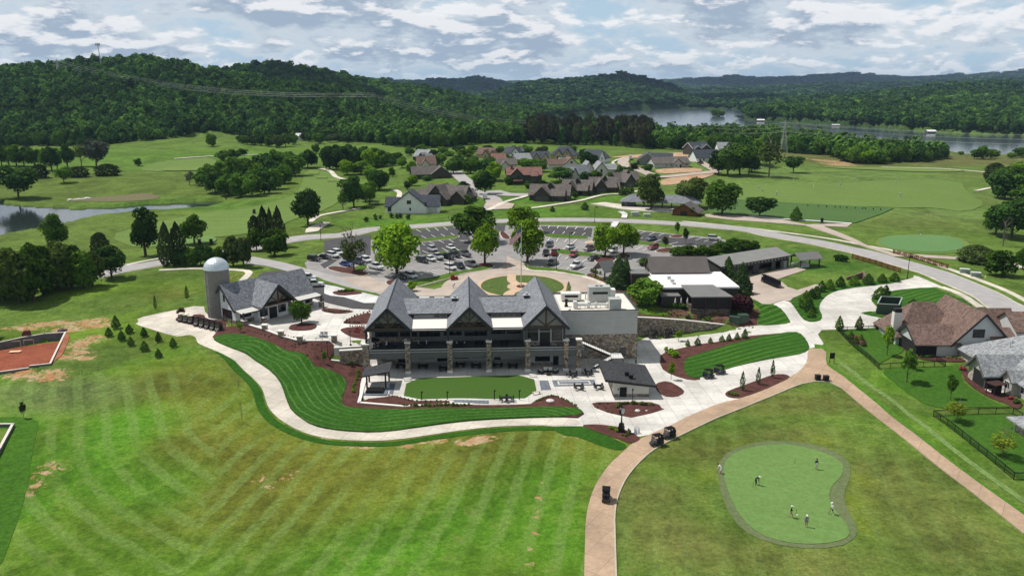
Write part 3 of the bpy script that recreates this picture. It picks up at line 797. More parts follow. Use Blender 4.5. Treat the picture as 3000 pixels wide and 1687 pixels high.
strip('kerb', "V 1554,1560 H 2064,1448 2064,1300 2084,1180 2134,1060 2204,960 2304,860 2404,790 I 0,702 300,562 700,402 900,322 1000,303 1110,307 1200,352", .22, plain('worn_kerb', (.42, .38, .29), .9), .16, across=1)
strip('kerb', "I 1200,352 1450,562 1800,842 2150,1112 2576,1450", .2, plain('old_kerb', (.32, .25, .17), .9), .14, across=1)
# beds and lawns on the clubhouse side
drape('mulch_bed', "D 1605,1262 1640,1222 1700,1190 1760,1180 1880,1172 2150,1245 Y 200,795 820,795 890,860 880,1000 790,1130 1550,1240 M 250,865 130,1000 80,1240 60,1449 H 130,462 480,488 810,480 1000,488 1430,480 1470,450 1530,425 1600,412 1700,455 1800,520 1830,548 1780,580 1000,540 30,530 -60,450 -40,320 Y 700,1350 300,1150 0,990 D 1800,1300 1650,1290", MUL, .30, 0)
lp = chaikin(world("D 1620,1270 1680,1243 1790,1238 1900,1262 2000,1290 2200,1370 2350,1440 Y 150,985 350,1070 450,1150 560,1262 750,1322 1000,1425 H 35,300 40,350 10,430 0,470 30,505 150,516 600,521 1000,521 1440,503 1750,508 1822,532 1815,555 1765,573 1300,584 900,610 600,648 350,684 150,690 0,680 G 2430,498 2300,448 2200,368 2162,280 2132,180 2062,80 1942,0 c 2000,1308 1700,1178 1400,1058 1200,955 1172,912"), 1)
PLINE = world("c 1700,1280 G 1940,60 2050,180 2090,290 2160,400 2300,480 2500,530 H 200,715 600,675 1000,635 1500,605")
drape('lawn', lp, LAWN, .40, 0, sd=lambda x, y: polydist(x, y, PLINE))
strip('lawn', "G 1680,-90 1780,0 1870,90 1945,170 1975,222 1995,300 2025,365 2105,448 2240,520 2400,572 H 0,756 200,764 400,758 700,712 1000,672 1300,650 1600,645", 1.6, grass('edge_lawn', (.022, .080, .006), (.030, .10, .008)), .09, shift=-.8, across=2)
drape('lawn', "H 1590,640 1830,640 1960,690 2060,735 2170,790 2100,830 1960,790 1800,725 1640,700", grass('edge_lawn', (0, 0, 0), (0, 0, 0)), .07, 1)
drape('mulch_bed', "H 1810,634 1900,628 2000,634 2100,650 2190,690 2245,722 2258,745 2190,778 2060,726 1940,690 1860,655", MUL, .14, 1)
drape('mulch_bed', "N 1515,1250 1600,1232 2400,1232 2530,1270 2560,1310 d 1430,330 1500,352 1200,450 620,578 350,525 N 1750,1385 1560,1310", MUL, .14, 0)
drape('mulch_bed', "V 1648,965 1680,958 1712,975 1724,988 1700,1000 1667,997 1650,980", MUL, .14, 1)
drape('mulch_bed', "I 312,402 350,370 550,300 690,250 780,250 818,275 700,330 440,432 355,428", MUL, .14, 1)
drape('mulch_bed', "V 1662,885 1740,870 1880,846 1985,836 2000,850 1760,910 1740,940 1768,954 1740,958 1690,944 1660,925", MUL, .12, 1)
lb = world("F 840,1213 910,1245 955,1318 952,1360 I 850,108 560,152 330,207 110,284 50,272 12,240 8,150 60,115 F 200,1362 500,1276 640,1245")
q = world("F 100,1370 600,1240"); dq = Vector((q[1][0] - q[0][0], q[1][1] - q[0][1])).normalized()
bsd = lambda x, y: (x - q[0][0]) * dq.y - (y - q[0][1]) * dq.x
drape('lawn', lb, LAWNB, .20, 1, sd=bsd)
drape('lawn', "V 1742,868 1765,858", LAWNB, .2, 0) if False else None
drape('lawn', "F 520,970 660,1012 720,1025 790,1095 812,1152 700,1165 575,1170 560,1110 590,1040 540,1000", LAWNB, .14, 1, sd=bsd)
drape('lawn', "F 808,990 860,945 940,900 1010,905 1085,880 1200,870 1500,835 1700,810 1600,850 1500,862 1200,896 1100,930 1045,985 1025,1040 1058,1105 1030,1138 945,1145 880,1085", LAWNB, .16, 1, sd=bsd)
drape('lawn', "F 1448,940 1540,914 1880,879 1990,930 2250,1040 2000,1090 1780,1075 1700,1040 1480,1020 1418,975", LAWNB, .16, 1, sd=bsd)
drape('mulch_bed', "F 1440,1072 1720,1040 1780,1075 1700,1122 1460,1095", MUL, .12, 1)
drape('lawn', "F 1345,1072 1440,1062 1450,1085 1700,1115 1640,1125 1440,1105", LAWNB, .15, 1, sd=bsd)
drape('mulch_bed', "U 1740,1150 1950,1040 2000,1120 1940,1260 1960,1310 1640,1335 1600,1280", MUL, .09, 1)
drape('mulch_bed', "S 1580,1020 1900,960 2400,960 U 1000,1120 1500,1160 1560,1240 1630,1320 1000,1240 140,1150", mulch('slope_mulch', (.10, .055, .04)), .1, 0)
drape('lawn', "S 1560,900 1800,960 2100,1040 1950,1060 1640,1030 1560,980", GR, .16, 1)
# the big upper plaza, the sunken terrace and its coloured paving
drape('pavement', "J 880,1340 1400,1500 Y 0,725 200,795 830,790 880,830 900,905 1530,905 1600,760 1640,180 1200,180 700,80 430,0 J 2576,960 2400,900 2200,1000 1500,1180", CON, .07, 0)
drape('path', "Y 430,0 700,70 1000,150 1300,195 1640,215 1640,180 1250,165 900,90 640,20 560,-40", CON, .12, 1)
drape('mulch_bed', "Y 640,200 700,150 900,165 1150,195 1280,212 1150,245 950,260 800,240", MUL, .18, 1)
drape('mulch_bed', "Y 1045,430 1150,360 1350,290 1600,220 1620,440 1400,460 1150,452", MUL, .18, 1)
drape('mulch_bed', "Y 1000,560 1100,525 1300,505 1500,500 1540,740 1350,725 1180,680 1060,610", MUL, .18, 1)
drape('mulch_bed', "Y 35,520 100,460 330,435 540,450 575,490 520,555 260,580 60,565", MUL, .18, 1)
drape('mulch_bed', "c 260,470 330,400 500,370 950,330 980,450 1400,490 1480,540 1480,700 1200,690 700,600 350,520", MUL, .2, 1)
TURF = grass('artificial_turf', (.052, .110, .018), (.055, .115, .019), fine=.05, patch=.3)
drape('putting_lawn', [flat(*p, 0) for p in parse("H 490,320 590,280 1340,258 1455,290 1472,375 1385,430 600,450 472,420")], TURF, .12, 0)
BLUEST = concrete('slate_paving', (.155, .18, .215), .8, -3, .12)
for s in ("H 1495,300 1560,298 1583,370 1507,372", "H 845,458 1112,452 1112,477 850,475", "M 655,1200 760,1200 720,1405 650,1400"):
    drape('pavement', [flat(*p, 0) for p in parse(s)], BLUEST, .12, 0)
drape('pavement', [flat(*p, 0) for p in parse("H 1590,297 1910,292 1920,335 1605,345")], BLUEST, .12, 0)
drape('pavement', [flat(*p, 0) for p in parse("H 1628,308 1872,303 1888,330 1640,335")], CON, .17, 0)
drape('pavement', [flat(*p, 0) for p in parse("H 1640,313 1862,309 1872,325 1648,329")], BLUEST, .22, 0)
drape('mulch_bed', "H 205,435 400,412 560,452 815,452 815,470 480,478 150,460", MUL, .14, 0)
# roads
MAIN = world("D 700,800 D 950,742 D 1200,700 D 1500,655 D 1850,595 D 2170,530 D 2576,490 O 0,1300 O 1200,1213 P 500,1162 P 1500,1170 X 1000,808 X 2000,895 X 2500,995 F 1275,600 F 1545,672 K 700,330 K 1000,430 K 1500,640 K 2000,880 K 2576,1180 K 2900,1400")
strip('road', MAIN, 9.6, CURBC, .12, across=4)
strip('road', MAIN, 8.5, ROAD, .20, across=4)
strip('pavement', world("F 0,385 500,435 1000,500 1550,598 2000,740 2300,850 2576,975 2800,1080"), 1.9, CURBC, .14, across=2)
strip('pavement', "F 1950,882 2060,920 2250,1035", 1.9, CURBC, .25, across=2)
strip('pavement', "D 950,715 1200,665 1450,620", 1.8, CURBC, .14, across=2)
strip('pavement', "D 1200,752 1500,740 1800,752 1880,770 1830,830", 2.2, CURBC, .12, across=2)
# parking lots
drape('parking_lot', "V 762,655 850,622 905,610 1060,580 1140,572 1245,570 1300,566 1490,570 1560,573 1690,590 1790,598 1845,608 1800,625 1720,640 1700,690 1560,705 1420,690 1330,678 1235,680 1160,695 1040,722 960,740 940,735 870,702 780,690", LOT, .12, 1)
drape('parking_lot', "Q 1300,195 1960,135 2150,135 2200,330 2030,330 1900,290 1400,335 1340,250", ASPH, .2, 0)
drape('parking_lot', "Q 1440,385 1990,320 2100,370 2200,360 2150,480 1750,530 1450,560", ASPH, .2, 0)
drape('parking_lot', "R 0,110 160,100 140,210 60,215 70,330 0,350", ASPH, .2, 0)
drape('parking_lot', "R 690,125 1470,155 1450,290 1000,255 760,245", ASPH, .2, 0)
drape('parking_lot', "X 375,925 870,975 830,1010 1040,1030 1200,1010 1620,1065 1500,1140 1180,1130 900,1135 680,1090 340,1060 200,1010", ASPH, .2, 0)
drape('parking_lot', "Q 0,350 170,320 340,290 700,260 700,560 250,600 0,760 -60,700 150,600 0,590", ASPH, .2, 0)
# drop-off drive and round island
ICEN = gnd('E', 1366, 872)
drape('driveway', [(ICEN.x + 23 * cos(t * pi / 20), ICEN.y + 23 * sin(t * pi / 20)) for t in range(40)], TANC, .22, 0)
drape('driveway', "E -20,810 200,800 420,880 560,880 700,900 900,840 1150,770 1250,700 1250,650 1380,700 1400,760 1500,800 1500,1000 550,960 300,930 150,890", TANC, .21, 0)
drape('driveway', "D 1910,652 2300,740 2576,810 Q 1000,900 1200,1010 Q 900,1150 500,1090 0,940 D 2300,800 2000,720 1850,705 1830,680", ROAD, .19, 0)
drape('driveway', "D 1990,770 2150,760 2300,790 2576,885 Y 1640,20 1640,180 1250,165 900,90 640,20 450,-60 D 2350,900 2200,850 1950,800", ASPH, .23, 0)
drape('pavement', "Q 0,1010 300,1060 330,1100 850,1150 830,1290 600,1290 300,1200 100,1180 0,1145", concrete('pale_concrete', (.62,.61,.60), 3), .30, 0)
drape('mulch_bed', "Q 105,1140 180,1110 430,1100 600,1140 500,1160 250,1185", MUL, .42, 1)
strip('lawn', "Q -150,900 0,965 300,1055 600,1120 860,1180", 1.6, GR, .32, across=2)
ring = ring_pts(ICEN, 12.9, 48)
drape('kerb', ring, plain('sandy_paving', (.50, .36, .25), .9, .12, .5), .33, 0)
drape('lawn', ring_pts(ICEN, 11.8, 48), grass('new_sod', (.055, .10, .018), (.085, .12, .03), .5, 1.2, stripecol=(.14, .18, .07)), .40, 0, sd=lambda x, y: y * .9 + x * .4)
SAND = plain('sandy_paving', (.5, .36, .25))
FP = flat('E', 1357, 880, 5); FP = Vector((FP[0], FP[1], gz(*FP)))
drape('path', ring_pts(FP, 4.0, 24), SAND, .46, 0)
strip('path', [(FP.x - .5, FP.y + 1), (FP.x - 2.6, FP.y + 6), (ICEN.x - 3, ICEN.y + 12.5)], 2.6, SAND, .50, across=2)
strip('path', [(FP.x, FP.y - 2), (FP.x - 3, FP.y - 6), (FP.x - 4, FP.y - 14)], 3.0, SAND, .50, across=2)
drape('mulch_bed', ring_pts(FP, 1.3, 16), MUL, .58, 0)
# planted islands of the lot, each with a kerb
def island(s, m=GR, off=.34, kerb=True):
    P = chaikin(world(s), 1)
    if kerb: drape('kerb', grow(P, .35), CURBC, off - .06, 0)
    return drape('grass_island' if m is GR else 'mulch_bed', P, m, off, 0)
island("Q 1395,335 1600,308 1980,268 2040,280 2000,305 1900,318 1450,372")
island("Q 1440,592 1600,548 1800,505 2060,480 2060,510 1900,540 1560,600")
island("Q 1240,1000 1400,940 1700,890 1900,830 2050,808 2400,745 2530,720 2560,750 2400,795 2100,835 1900,905 1600,985 1380,1045")
island("Q 30,765 130,735 300,752 430,760 640,722 640,770 560,805 690,850 560,885 400,850 200,820", MUL)
island("Q 460,745 640,722 640,770 540,800 470,800", GR, .46, False)
island("Q 930,960 1050,932 1150,985 1080,1035 950,1010", MUL)
island("Q 2340,700 2480,690 2550,720 2540,750 2440,740 2300,740", MUL, .46, False)
island("R 760,245 1000,255 1300,280 1420,292 1400,322 1200,318 760,298")
island("X 200,1055 420,1085 700,1105 880,1140 880,1170 700,1165 400,1130 220,1105")
island("R 825,482 1000,480 1300,520 1640,562 1720,590 1550,602 1200,570 960,545 840,505")
island("R 1500,655 1560,605 1700,580 1840,620 1760,680 1570,692", MUL, .46)
island("R 1850,555 1950,540 2055,575 2000,625 1880,612", MUL)
island("R 430,700 520,740 900,762 1000,785 1360,850 1370,880 1200,862 900,812 500,792")
island("R 78,215 120,205 215,280 230,322 130,322 85,260", MUL)
island("X 600,1235 700,1192 870,1182 875,1235 760,1252", MUL)
island("X 840,1000 900,985 1020,985 1040,1010 960,1028 850,1020", MUL)
island("R 1380,360 1470,345 1480,385 1370,390", plain('sandy_paving', (.5, .36, .25)), .3, True)
island("R 1370,860 1480,840 1640,930 1700,1010 1600,960 1450,905", MUL, .36, False)
drape('mulch_bed', "R 1700,1020 1900,900 2100,1100 2400,1300 2200,1330 2000,1180 1780,1130 1700,1080", MUL, .12, 1)
strip('pavement', "R 440,760 520,800 900,822 1250,872 1480,935 1640,1000 1690,1060 1700,1130", 2.2, CURBC, .34, across=2)
strip('pavement', "R 1830,62 1785,130 1720,190 1700,225", 2.6, concrete('pale_concrete', (0, 0, 0)), .32, across=2)
strip('pavement', "P 1640,1045 1700,1080 1690,1140", 2.4, concrete('pale_concrete', (0, 0, 0)), .34, across=2)
# painted stall lines
def stalls(lines, name='stall_marking', off=.34):
    mb = MB()
    for s in lines:
        a, b_ = world(s); d = Vector((b_[0] - a[0], b_[1] - a[1])); n = Vector((-d.y, d.x)).normalized() * .11; k = max(1, int(d.length / 1.5))
        for i in range(k):
            p = [Vector(a) + d * (i / k), Vector(a) + d * ((i + 1) / k)]; vs = []
            for q_ in (p[0] - n, p[0] + n, p[1] + n, p[1] - n):
                vs.append((q_.x, q_.y, gz(q_.x, q_.y) + offz(q_.y, off)))
            mb.add(vs, [(0, 1, 2, 3)])
    o = mb.build(name, PAINT); o['kind'] = 'structure'; return o
stalls(["Q 1390,185 1460,222", "Q 1535,170 1598,215", "Q 1668,160 1728,203", "Q 1805,150 1862,192", "Q 1950,140 1990,170", "Q 1468,280 1540,316", "Q 1612,265 1688,305", "Q 1760,252 1830,292", "Q 1908,238 1966,276",
        "Q 1450,390 1525,422", "Q 1580,365 1665,405", "Q 1730,350 1808,388", "Q 1882,335 1955,380", "Q 1480,505 1575,545", "Q 1775,465 1870,515", "Q 1990,470 2040,500",
        "R 825,125 805,165", "R 965,128 938,168", "R 1105,135 1073,178", "R 1245,140 1208,182", "R 1385,150 1345,190", "R 900,208 870,246", "R 1055,215 1020,250", "R 1210,225 1170,262", "R 1365,235 1315,272",
        "R 825,310 798,358", "R 960,318 925,370", "R 1095,325 1047,378", "R 1235,332 1178,388", "R 920,430 875,470", "R 1075,455 1030,480", "R 1240,458 1180,495", "R 1560,492 1478,527", "R 1930,420 1850,460", "R 2090,415 1990,468", "R 2230,435 2118,490", "R 2290,480 2235,505",
        "R 850,555 800,605", "R 985,560 960,600", "R 1108,592 1060,635", "R 1275,592 1195,650", "R 1395,628 1325,668", "R 1000,708 930,750", "R 1120,755 1085,780", "R 1378,760 1270,800",
        "X 470,935 385,970", "X 610,945 522,988", "X 755,962 665,1000", "X 430,1028 335,1062", "X 700,1058 600,1095", "X 960,1095 820,1130", "X 1210,1012 1110,1045", "X 1335,1030 1220,1068", "X 1430,1065 1352,1088", "X 1590,1078 1485,1108",
        "Q 1415,850 1600,905", "Q 1485,828 1690,880", "Q 1560,812 1760,862", "Q 1630,795 1830,848", "Q 1705,785 1890,832", "Q 1400,905 1490,925", "Q 1410,875 1550,915", "Q 80,620 200,640", "Q 0,655 40,662", "Q 230,590 330,608", "Q 220,730 350,758",
        "Q 1560,665 1590,700", "Q 1690,660 1730,680", "Q 1790,635 1830,652", "Q 1930,610 1975,636", "Q 2070,590 2115,620", "Q 2140,755 2200,790"])
stalls(["c 0,690 130,680", "c 0,740 250,712", "c 100,782 350,745", "c 240,832 470,780", "c 700,165 800,180", "c 620,185 720,205"], off=.2)
stalls(["I 420,195 510,215", "I 520,175 620,185", "I 600,150 690,160", "F 780,1420 860,1428"], off=.2) if False else None
# golf course shapes
FAIR = grass('fairway', (.105, .168, .036), (.130, .195, .048), .3, 9, stripecol=(.15, .23, .06), wob=1.2, fine=.18)
FAIR2 = grass('light_fairway', (.125, .185, .045), (.145, .205, .052), fine=.12)
GRN = grass('putting_green', (.115, .205, .055), (.140, .230, .065), .25, 3.2, stripecol=(.14, .26, .085), wob=.8, fine=.14)
COLLAR = grass('green_collar', (.110, .145, .058), (.135, .155, .080), fine=.2)
fs_ = lambda x, y: x * .35 + y * .9
drape('fairway', "h -700,1150 -300,1030 0,968 400,895 900,845 1300,730 1380,650 1430,560 1430,490 1480,440 1700,450 1850,545 1900,640 1800,800 1600,900 1250,985 1210,1080 900,1110 500,1160 0,1230 -300,1280", FAIR, .12, 1, sd=fs_)
drape('putting_green', "m 240,580 330,530 640,490 900,462 1120,470 1140,520 1000,560 640,580 300,620", GRN, .3, 1, sd=fs_)
for s in ("h 1490,443 1600,447 1600,490 1480,490", "h 1575,513 1690,512 1690,533 1570,532", "h 1690,545 1830,543 1830,568 1690,565"): drape('tee', s, FAIR2, .3, 0)
drape('fairway', "g 1480,440 1600,372 1900,322 2330,305 2330,400 1750,458", FAIR, .12, 1, sd=fs_)
drape('putting_green', "g 1750,422 2270,398 2240,442 1760,455", FAIR2, .25, 1)
drape('mud_flat', "g 745,752 1100,722 1500,686 1690,705 1735,742 1500,772 1000,775 760,775", soil('mud', (.14, .10, .055), (.11, .12, .04)), .1, 1)
drape('fairway', "F -100,180 200,110 700,120 1400,80 2100,60 2150,180 2300,250 2150,320 1900,280 1590,285 680,233 150,215", FAIR, .12, 1, sd=fs_)
drape('tee', "F 170,225 680,235 1590,288 1500,330 1300,398 720,362 500,348 200,332", grass('practice_tee', (.062, .122, .032), (.076, .140, .040), fine=.2), .2, 0)
drape('fairway', "C 1020,1250 1500,1262 2120,1285 2130,1300 1700,1300 1100,1275", FAIR2, .2, 1)
drape('putting_green', "F 1440,545 1500,500 1700,482 1960,488 2130,520 2180,570 2120,618 1900,632 1640,615 1500,585", FAIR2, .12, 1)
drape('putting_green', "F 1480,540 1520,505 1700,487 1950,492 2090,520 2130,568 2080,608 1900,624 1660,608 1530,580", grass('far_green', (.10, .20, .070), (.12, .215, .080), fine=.1), .22, 1)
CG = world("V 1815,1170 1850,1135 1920,1120 2000,1118 2080,1140 2122,1166 2120,1196 2092,1222 2084,1250 2096,1278 2122,1308 2140,1340 2125,1358 2060,1370 1980,1366 1910,1345 1862,1300 1832,1240")
drape('green_collar', grow(CG, 1.2) if False else world("V 1803,1172 1832,1132 1915,1108 2010,1110 2095,1130 2140,1165 2138,1205 2122,1240 2128,1275 2150,1310 2160,1348 2110,1378 1990,1378 1895,1352 1840,1305 1812,1240"), COLLAR, .06, 1)
drape('putting_green', CG, GRN, .12, 1, sd=lambda x, y: x * .5 + y * .86)
# paths far away, streets of the village
TANP = plain('tan_drive', (.40, .335, .285)); DIRT = soil('red_soil', (.38, .20, .105), (.44, .33, .22))
strip('path', "h 940,275 490,290 40,320", 2.6, CURBC, .2, across=1); strip('path', "h 1620,425 1720,452 1780,512 1870,540", 3.2, CURBC, .2, across=2)
strip('path', "h 1500,1000 1600,935 1850,885 2060,850", 2.6, CURBC, .2, across=2); strip('path', "h 2390,645 2450,670 2470,700 2450,760", 2.6, CURBC, .2, across=2)
drape('pavement', "h 1450,1120 1460,1080 1520,1045 1640,1005 1720,1010 1640,1060 1590,1100", CURBC, .25, 0)
drape('pavement', "F 160,330 500,350 720,368 930,410 1275,402 1240,430 1060,422 1300,520 1400,570 1600,628 1900,645 2150,660 2150,680 1600,650 1380,580 1230,522 930,418 400,378 180,352", TANP, .18, 0)
strip('pavement', "F 500,345 720,368 1000,385 1275,405", 1.6, plain('white_stone', (.75, .74, .73), .8), .3, across=1)
strip('path', "F 2150,665 2400,690 2576,740", 2.4, CURBC, .2, across=2); strip('path', "F 2210,155 2290,140 2370,130", 2.6, CURBC, .2, across=2)
strip('path', "C 1500,1266 1900,1275 2130,1290 2300,1305", 2.6, CURBC, .2, across=1)
drape('pavement', "P 1180,920 1400,898 1640,930 2576,985 2576,1050 2100,1040 1700,1010 1480,970", CURBC, .2, 0)
strip('pavement', "P 0,1005 300,985 560,950 1000,880 1270,810 1450,780 1640,775 1900,730", 2.4, CURBC, .25, across=2)
strip('street', "O 1200,430 1290,520 1380,600 1420,700 1560,760 1760,840 1790,930 1700,1010", 8, ROAD, .2, across=2)
strip('street', "O 1740,730 1950,780 2300,790", 11, ROAD, .24, across=2)
drape('street', "O 1640,940 1760,870 2100,930 2050,1000 1760,1010", TANP, .28, 0)
strip('pavement', "O 1700,1020 1950,900 2200,830 2290,800", 2.6, CURBC, .3, across=2)
drape('red_soil', "k 370,625 740,590 1540,565 1660,600 1640,700 1380,640 740,640 400,632", DIRT, .14, 1)
drape('red_soil', "k 1000,820 1250,795 1580,790 1760,812 1700,850 1450,858 1200,880 1060,860", DIRT, .14, 1)
drape('red_soil', "k 1110,965 1400,920 1900,870 1940,885 1700,960 1300,1045 1110,1050", DIRT, .14, 1)
strip('street', "k 620,640 540,700 600,760 850,850 1080,930 1400,905 1700,875 1960,850", 7.5, TANP, .26, across=2)
strip('street', "k 1960,850 1850,790 1720,715 1620,660", 6, TANP, .3, across=2)
strip('path', "k 400,740 390,710 470,670 560,645", 2, CURBC, .3, across=1)
# yard of the cart barn, neighbours' gardens
drape('driveway', "F 440,800 560,790 810,728 935,750 720,822 790,880 862,905 1000,862 1090,870 925,920 835,962 812,985 780,985 760,978 665,1012 600,1010 510,962 525,905 470,850", TANC, .18, 0)
GLUSH = grass('garden_lawn', (.036, .098, .010), (.055, .130, .014), fine=.3)
drape('lawn', "F 1210,1200 1640,1185 1700,1350 1500,1448 I 1480,180 F 1190,1235", GLUSH, .14, 1)
drape('lawn', "I 1480,215 1650,205 1990,190 2150,170 2090,230 2130,330 2380,480 2500,500 2250,500 1900,515 1620,330", GLUSH, .12, 1)
drape('lawn', "I 1890,565 2250,555 2480,545 2500,700 2700,800 2700,1060 2500,1040", GLUSH, .12, 1)
strip('lawn', "I 1090,30 1120,160 1260,260 1450,400 1640,560 1900,770 2180,990 2650,1310", 2.4, grass('verge', (.06, .15, .014), (.08, .18, .02)), .06, shift=-1.6, across=1)
strip('lawn', "I 1180,160 1320,260 1560,430 1760,590 2000,780 2250,970 2650,1250", 1.1, grass('verge_pale', (.13, .20, .06), (.15, .23, .07)), .05, across=1)
drape('mulch_bed', "L 120,230 210,200 330,300 560,540 1500,570 1500,650 1050,650 560,600 330,420 200,320", MUL, .22, 1)
drape('mulch_bed', "b 600,200 730,210 740,380 1130,640 1400,640 1600,760 1540,860 1430,830 1330,760 1180,720 960,620 750,470 650,330", MUL, .2, 1)
drape('mulch_bed', "F 1230,1245 1280,1230 1400,1290 1380,1330 1290,1310", MUL, .2, 1)
# half-built basement at the far left: see buildings

drape('lawn', "V -80,1052 98,1048 92,1090 76,1180 60,1260 30,1350 0,1430 -120,1560", grass('dark_mown_strip', (.035, .100, .008), (.060, .150, .012)), .06, 1)
drape('lawn', "G -200,520 60,505 95,500 0,650 -100,850", grass('pool_green', (.10, .16, .02), (.12, .18, .03)), .1, 0)
# ---------------------------------------------------------------- vegetation
BARK = plain('bark', (.075, .055, .042), .9, .25, 3); BARKL = plain('pale_bark', (.16, .14, .12), .9, .25, 3)
LM = {'bright': leafmat('leaves_bright', (.105, .215, .012), (.190, .310, .022)), 'mid': leafmat('leaves_mid', (.055, .125, .016), (.105, .195, .026)),
      'dark': leafmat('leaves_dark', (.032, .078, .018), (.062, .125, .026), .22), 'cedar': leafmat('leaves_cedar', (.034, .058, .022), (.065, .090, .032), .18),
      'olive': leafmat('leaves_olive', (.075, .120, .026), (.125, .175, .040)), 'yellow': leafmat('leaves_yellow', (.17, .25, .02), (.26, .32, .04)),
      'purple': leafmat('leaves_purple', (.035, .012, .018), (.085, .035, .040)), 'pine': leafmat('needles_pine', (.030, .035, .018), (.062, .055, .030), .12),
      'red': leafmat('leaves_red', (.30, .05, .06), (.42, .10, .10)), 'spruce': leafmat('needles_spruce', (.045, .088, .030), (.080, .130, .045), .18),
      'grey': leafmat('leaves_grey', (.07, .085, .06), (.11, .12, .09))}
def leafmesh(name, C_, Nn, size, m, rg, jit=.75, asp=1.0):
    """leaf clumps: one small quad per point, tilted round the outward normal"""
    n = len(C_); Nn = Nn + jit * rg.normal(size=(n, 3)); Nn /= np.linalg.norm(Nn, axis=1)[:, None]
    r = rg.normal(size=(n, 3)); u = np.cross(Nn, r); u /= np.linalg.norm(u, axis=1)[:, None]; w = np.cross(Nn, u)
    s = (size * rg.uniform(.55, 1.35, n))[:, None]; u = u * s; w = w * s * asp
    V_ = np.stack([C_ - u * .5 - w * .35, C_ + u * .5 - w * .5, C_ + u * .42 + w * .5, C_ - u * .5 + w * .42], 1).reshape(-1, 3)
    me = bpy.data.meshes.new(name); me.vertices.add(4 * n); me.vertices.foreach_set('co', V_.ravel().astype(np.float32))
    me.loops.add(4 * n); me.loops.foreach_set('vertex_index', np.arange(4 * n, dtype=np.int32))
    me.polygons.add(n); me.polygons.foreach_set('loop_start', np.arange(0, 4 * n, 4, dtype=np.int32)); me.polygons.foreach_set('loop_total', np.full(n, 4, np.int32))
    me.update(calc_edges=True)
    at = me.attributes.new('rnd', 'FLOAT', 'FACE'); at.data.foreach_set('value', rg.uniform(0, 1, n).astype(np.float32))
    me.materials.append(m); return me
def sphere_pts(n, rg):
    d = rg.normal(size=(n, 3)); return d / np.linalg.norm(d, axis=1)[:, None]
def crown_pts(kind, n, rg):
    """points and outward normals of a crown of height 1 and width 1 (z from 0 to 1)"""
    if kind in ('round', 'oval', 'loose', 'blob', 'wide'):
        k = {'round': 34, 'oval': 38, 'loose': 30, 'blob': 12, 'wide': 30}[kind]
        d = sphere_pts(k, rg); d[:, 2] = d[:, 2] * (1.0 if kind != 'wide' else .9)
        zc = .5; rr = rg.uniform(.55, 1.0, k) ** .6
        prof = lambda z: np.ones_like(z)
        if kind == 'oval': wf = 1 - .35 * np.clip(d[:, 2], 0, 1)
        elif kind == 'wide': wf = np.where(d[:, 2] < -.3, .65, 1.0)
        else: wf = np.ones(k)
        cen = np.stack([d[:, 0] * .36 * rr * wf, d[:, 1] * .36 * rr * wf, zc + d[:, 2] * .38 * rr], 1)
        rad = rg.uniform(.10, .19, k) * (1.25 if kind == 'blob' else 1) * (.8 if kind == 'loose' else 1)
        cen = np.vstack([cen, [[0, 0, .5]] * 2]); rad = np.append(rad, [.26, .22])
        w = rad ** 2; pick = rg.choice(len(rad), n, p=w / w.sum()); dd = sphere_pts(n, rg)
        up = dd[:, 2] < -.35; dd[up & (rg.uniform(size=n) < .6), 2] *= -1
        sh = rg.uniform(.72, 1.06, n) if kind != 'loose' else rg.uniform(.45, 1.25, n)
        C_ = cen[pick] + dd * (rad[pick] * sh)[:, None]
        out = C_ - np.array([0, 0, .45]); out /= np.linalg.norm(out, axis=1)[:, None] + 1e-6
        return C_, dd * .6 + out * .6 + np.array([0, 0, .25])
    if kind in ('spruce', 'cone', 'arbor', 'cedar', 'pine'):
        z = rg.uniform(0, 1, n)
        if kind == 'spruce': z = 1 - np.sqrt(rg.uniform(0, 1, n)); r = .5 * (1 - z) ** .85 * (.78 + .22 * np.abs(np.sin(z * 34))); 
        elif kind == 'cone': z = 1 - rg.uniform(0, 1, n) ** .6; r = .5 * np.minimum(1, (1 - z) * 1.5) ** .8 * np.minimum(1, z * 7 + .4)
        elif kind == 'arbor': r = .5 * np.minimum(1, ((1 - z) * 1.9)) ** .75 * np.minimum(1, z * 3 + .6)
        elif kind == 'cedar': r = .5 * np.sqrt(np.clip(1 - ((z - .38) / .63) ** 2, 0, 1))
        else: z = .35 + .65 * z; r = .5 * np.sqrt(np.clip(1 - ((z - .62) / .40) ** 2, 0, 1))
        th = rg.uniform(0, 2 * pi, n); k = 7
        bump = 1 + .14 * np.sin(th * 3 + z * 14 + 1) + .10 * np.sin(th * 7 - z * 23) + .08 * np.sin(th * 5 + z * 41)
        r = r * bump * rg.uniform(.70, 1.05, n) ** .5
        C_ = np.stack([r * np.cos(th), r * np.sin(th), z], 1); Nn = np.stack([np.cos(th), np.sin(th), np.full(n, .45)], 1)
        return C_, Nn
PROTO = {}
def proto(kind, seed, n, size, mname):
    key = (kind, seed, n, mname)
    if key not in PROTO:
        rg = np.random.default_rng(seed * 31 + len(kind)); C_, Nn = crown_pts(kind, n, rg)
        PROTO[key] = leafmesh('crown_' + kind, C_, Nn, size, LM[mname], rg)
    return PROTO[key]
TR = {}
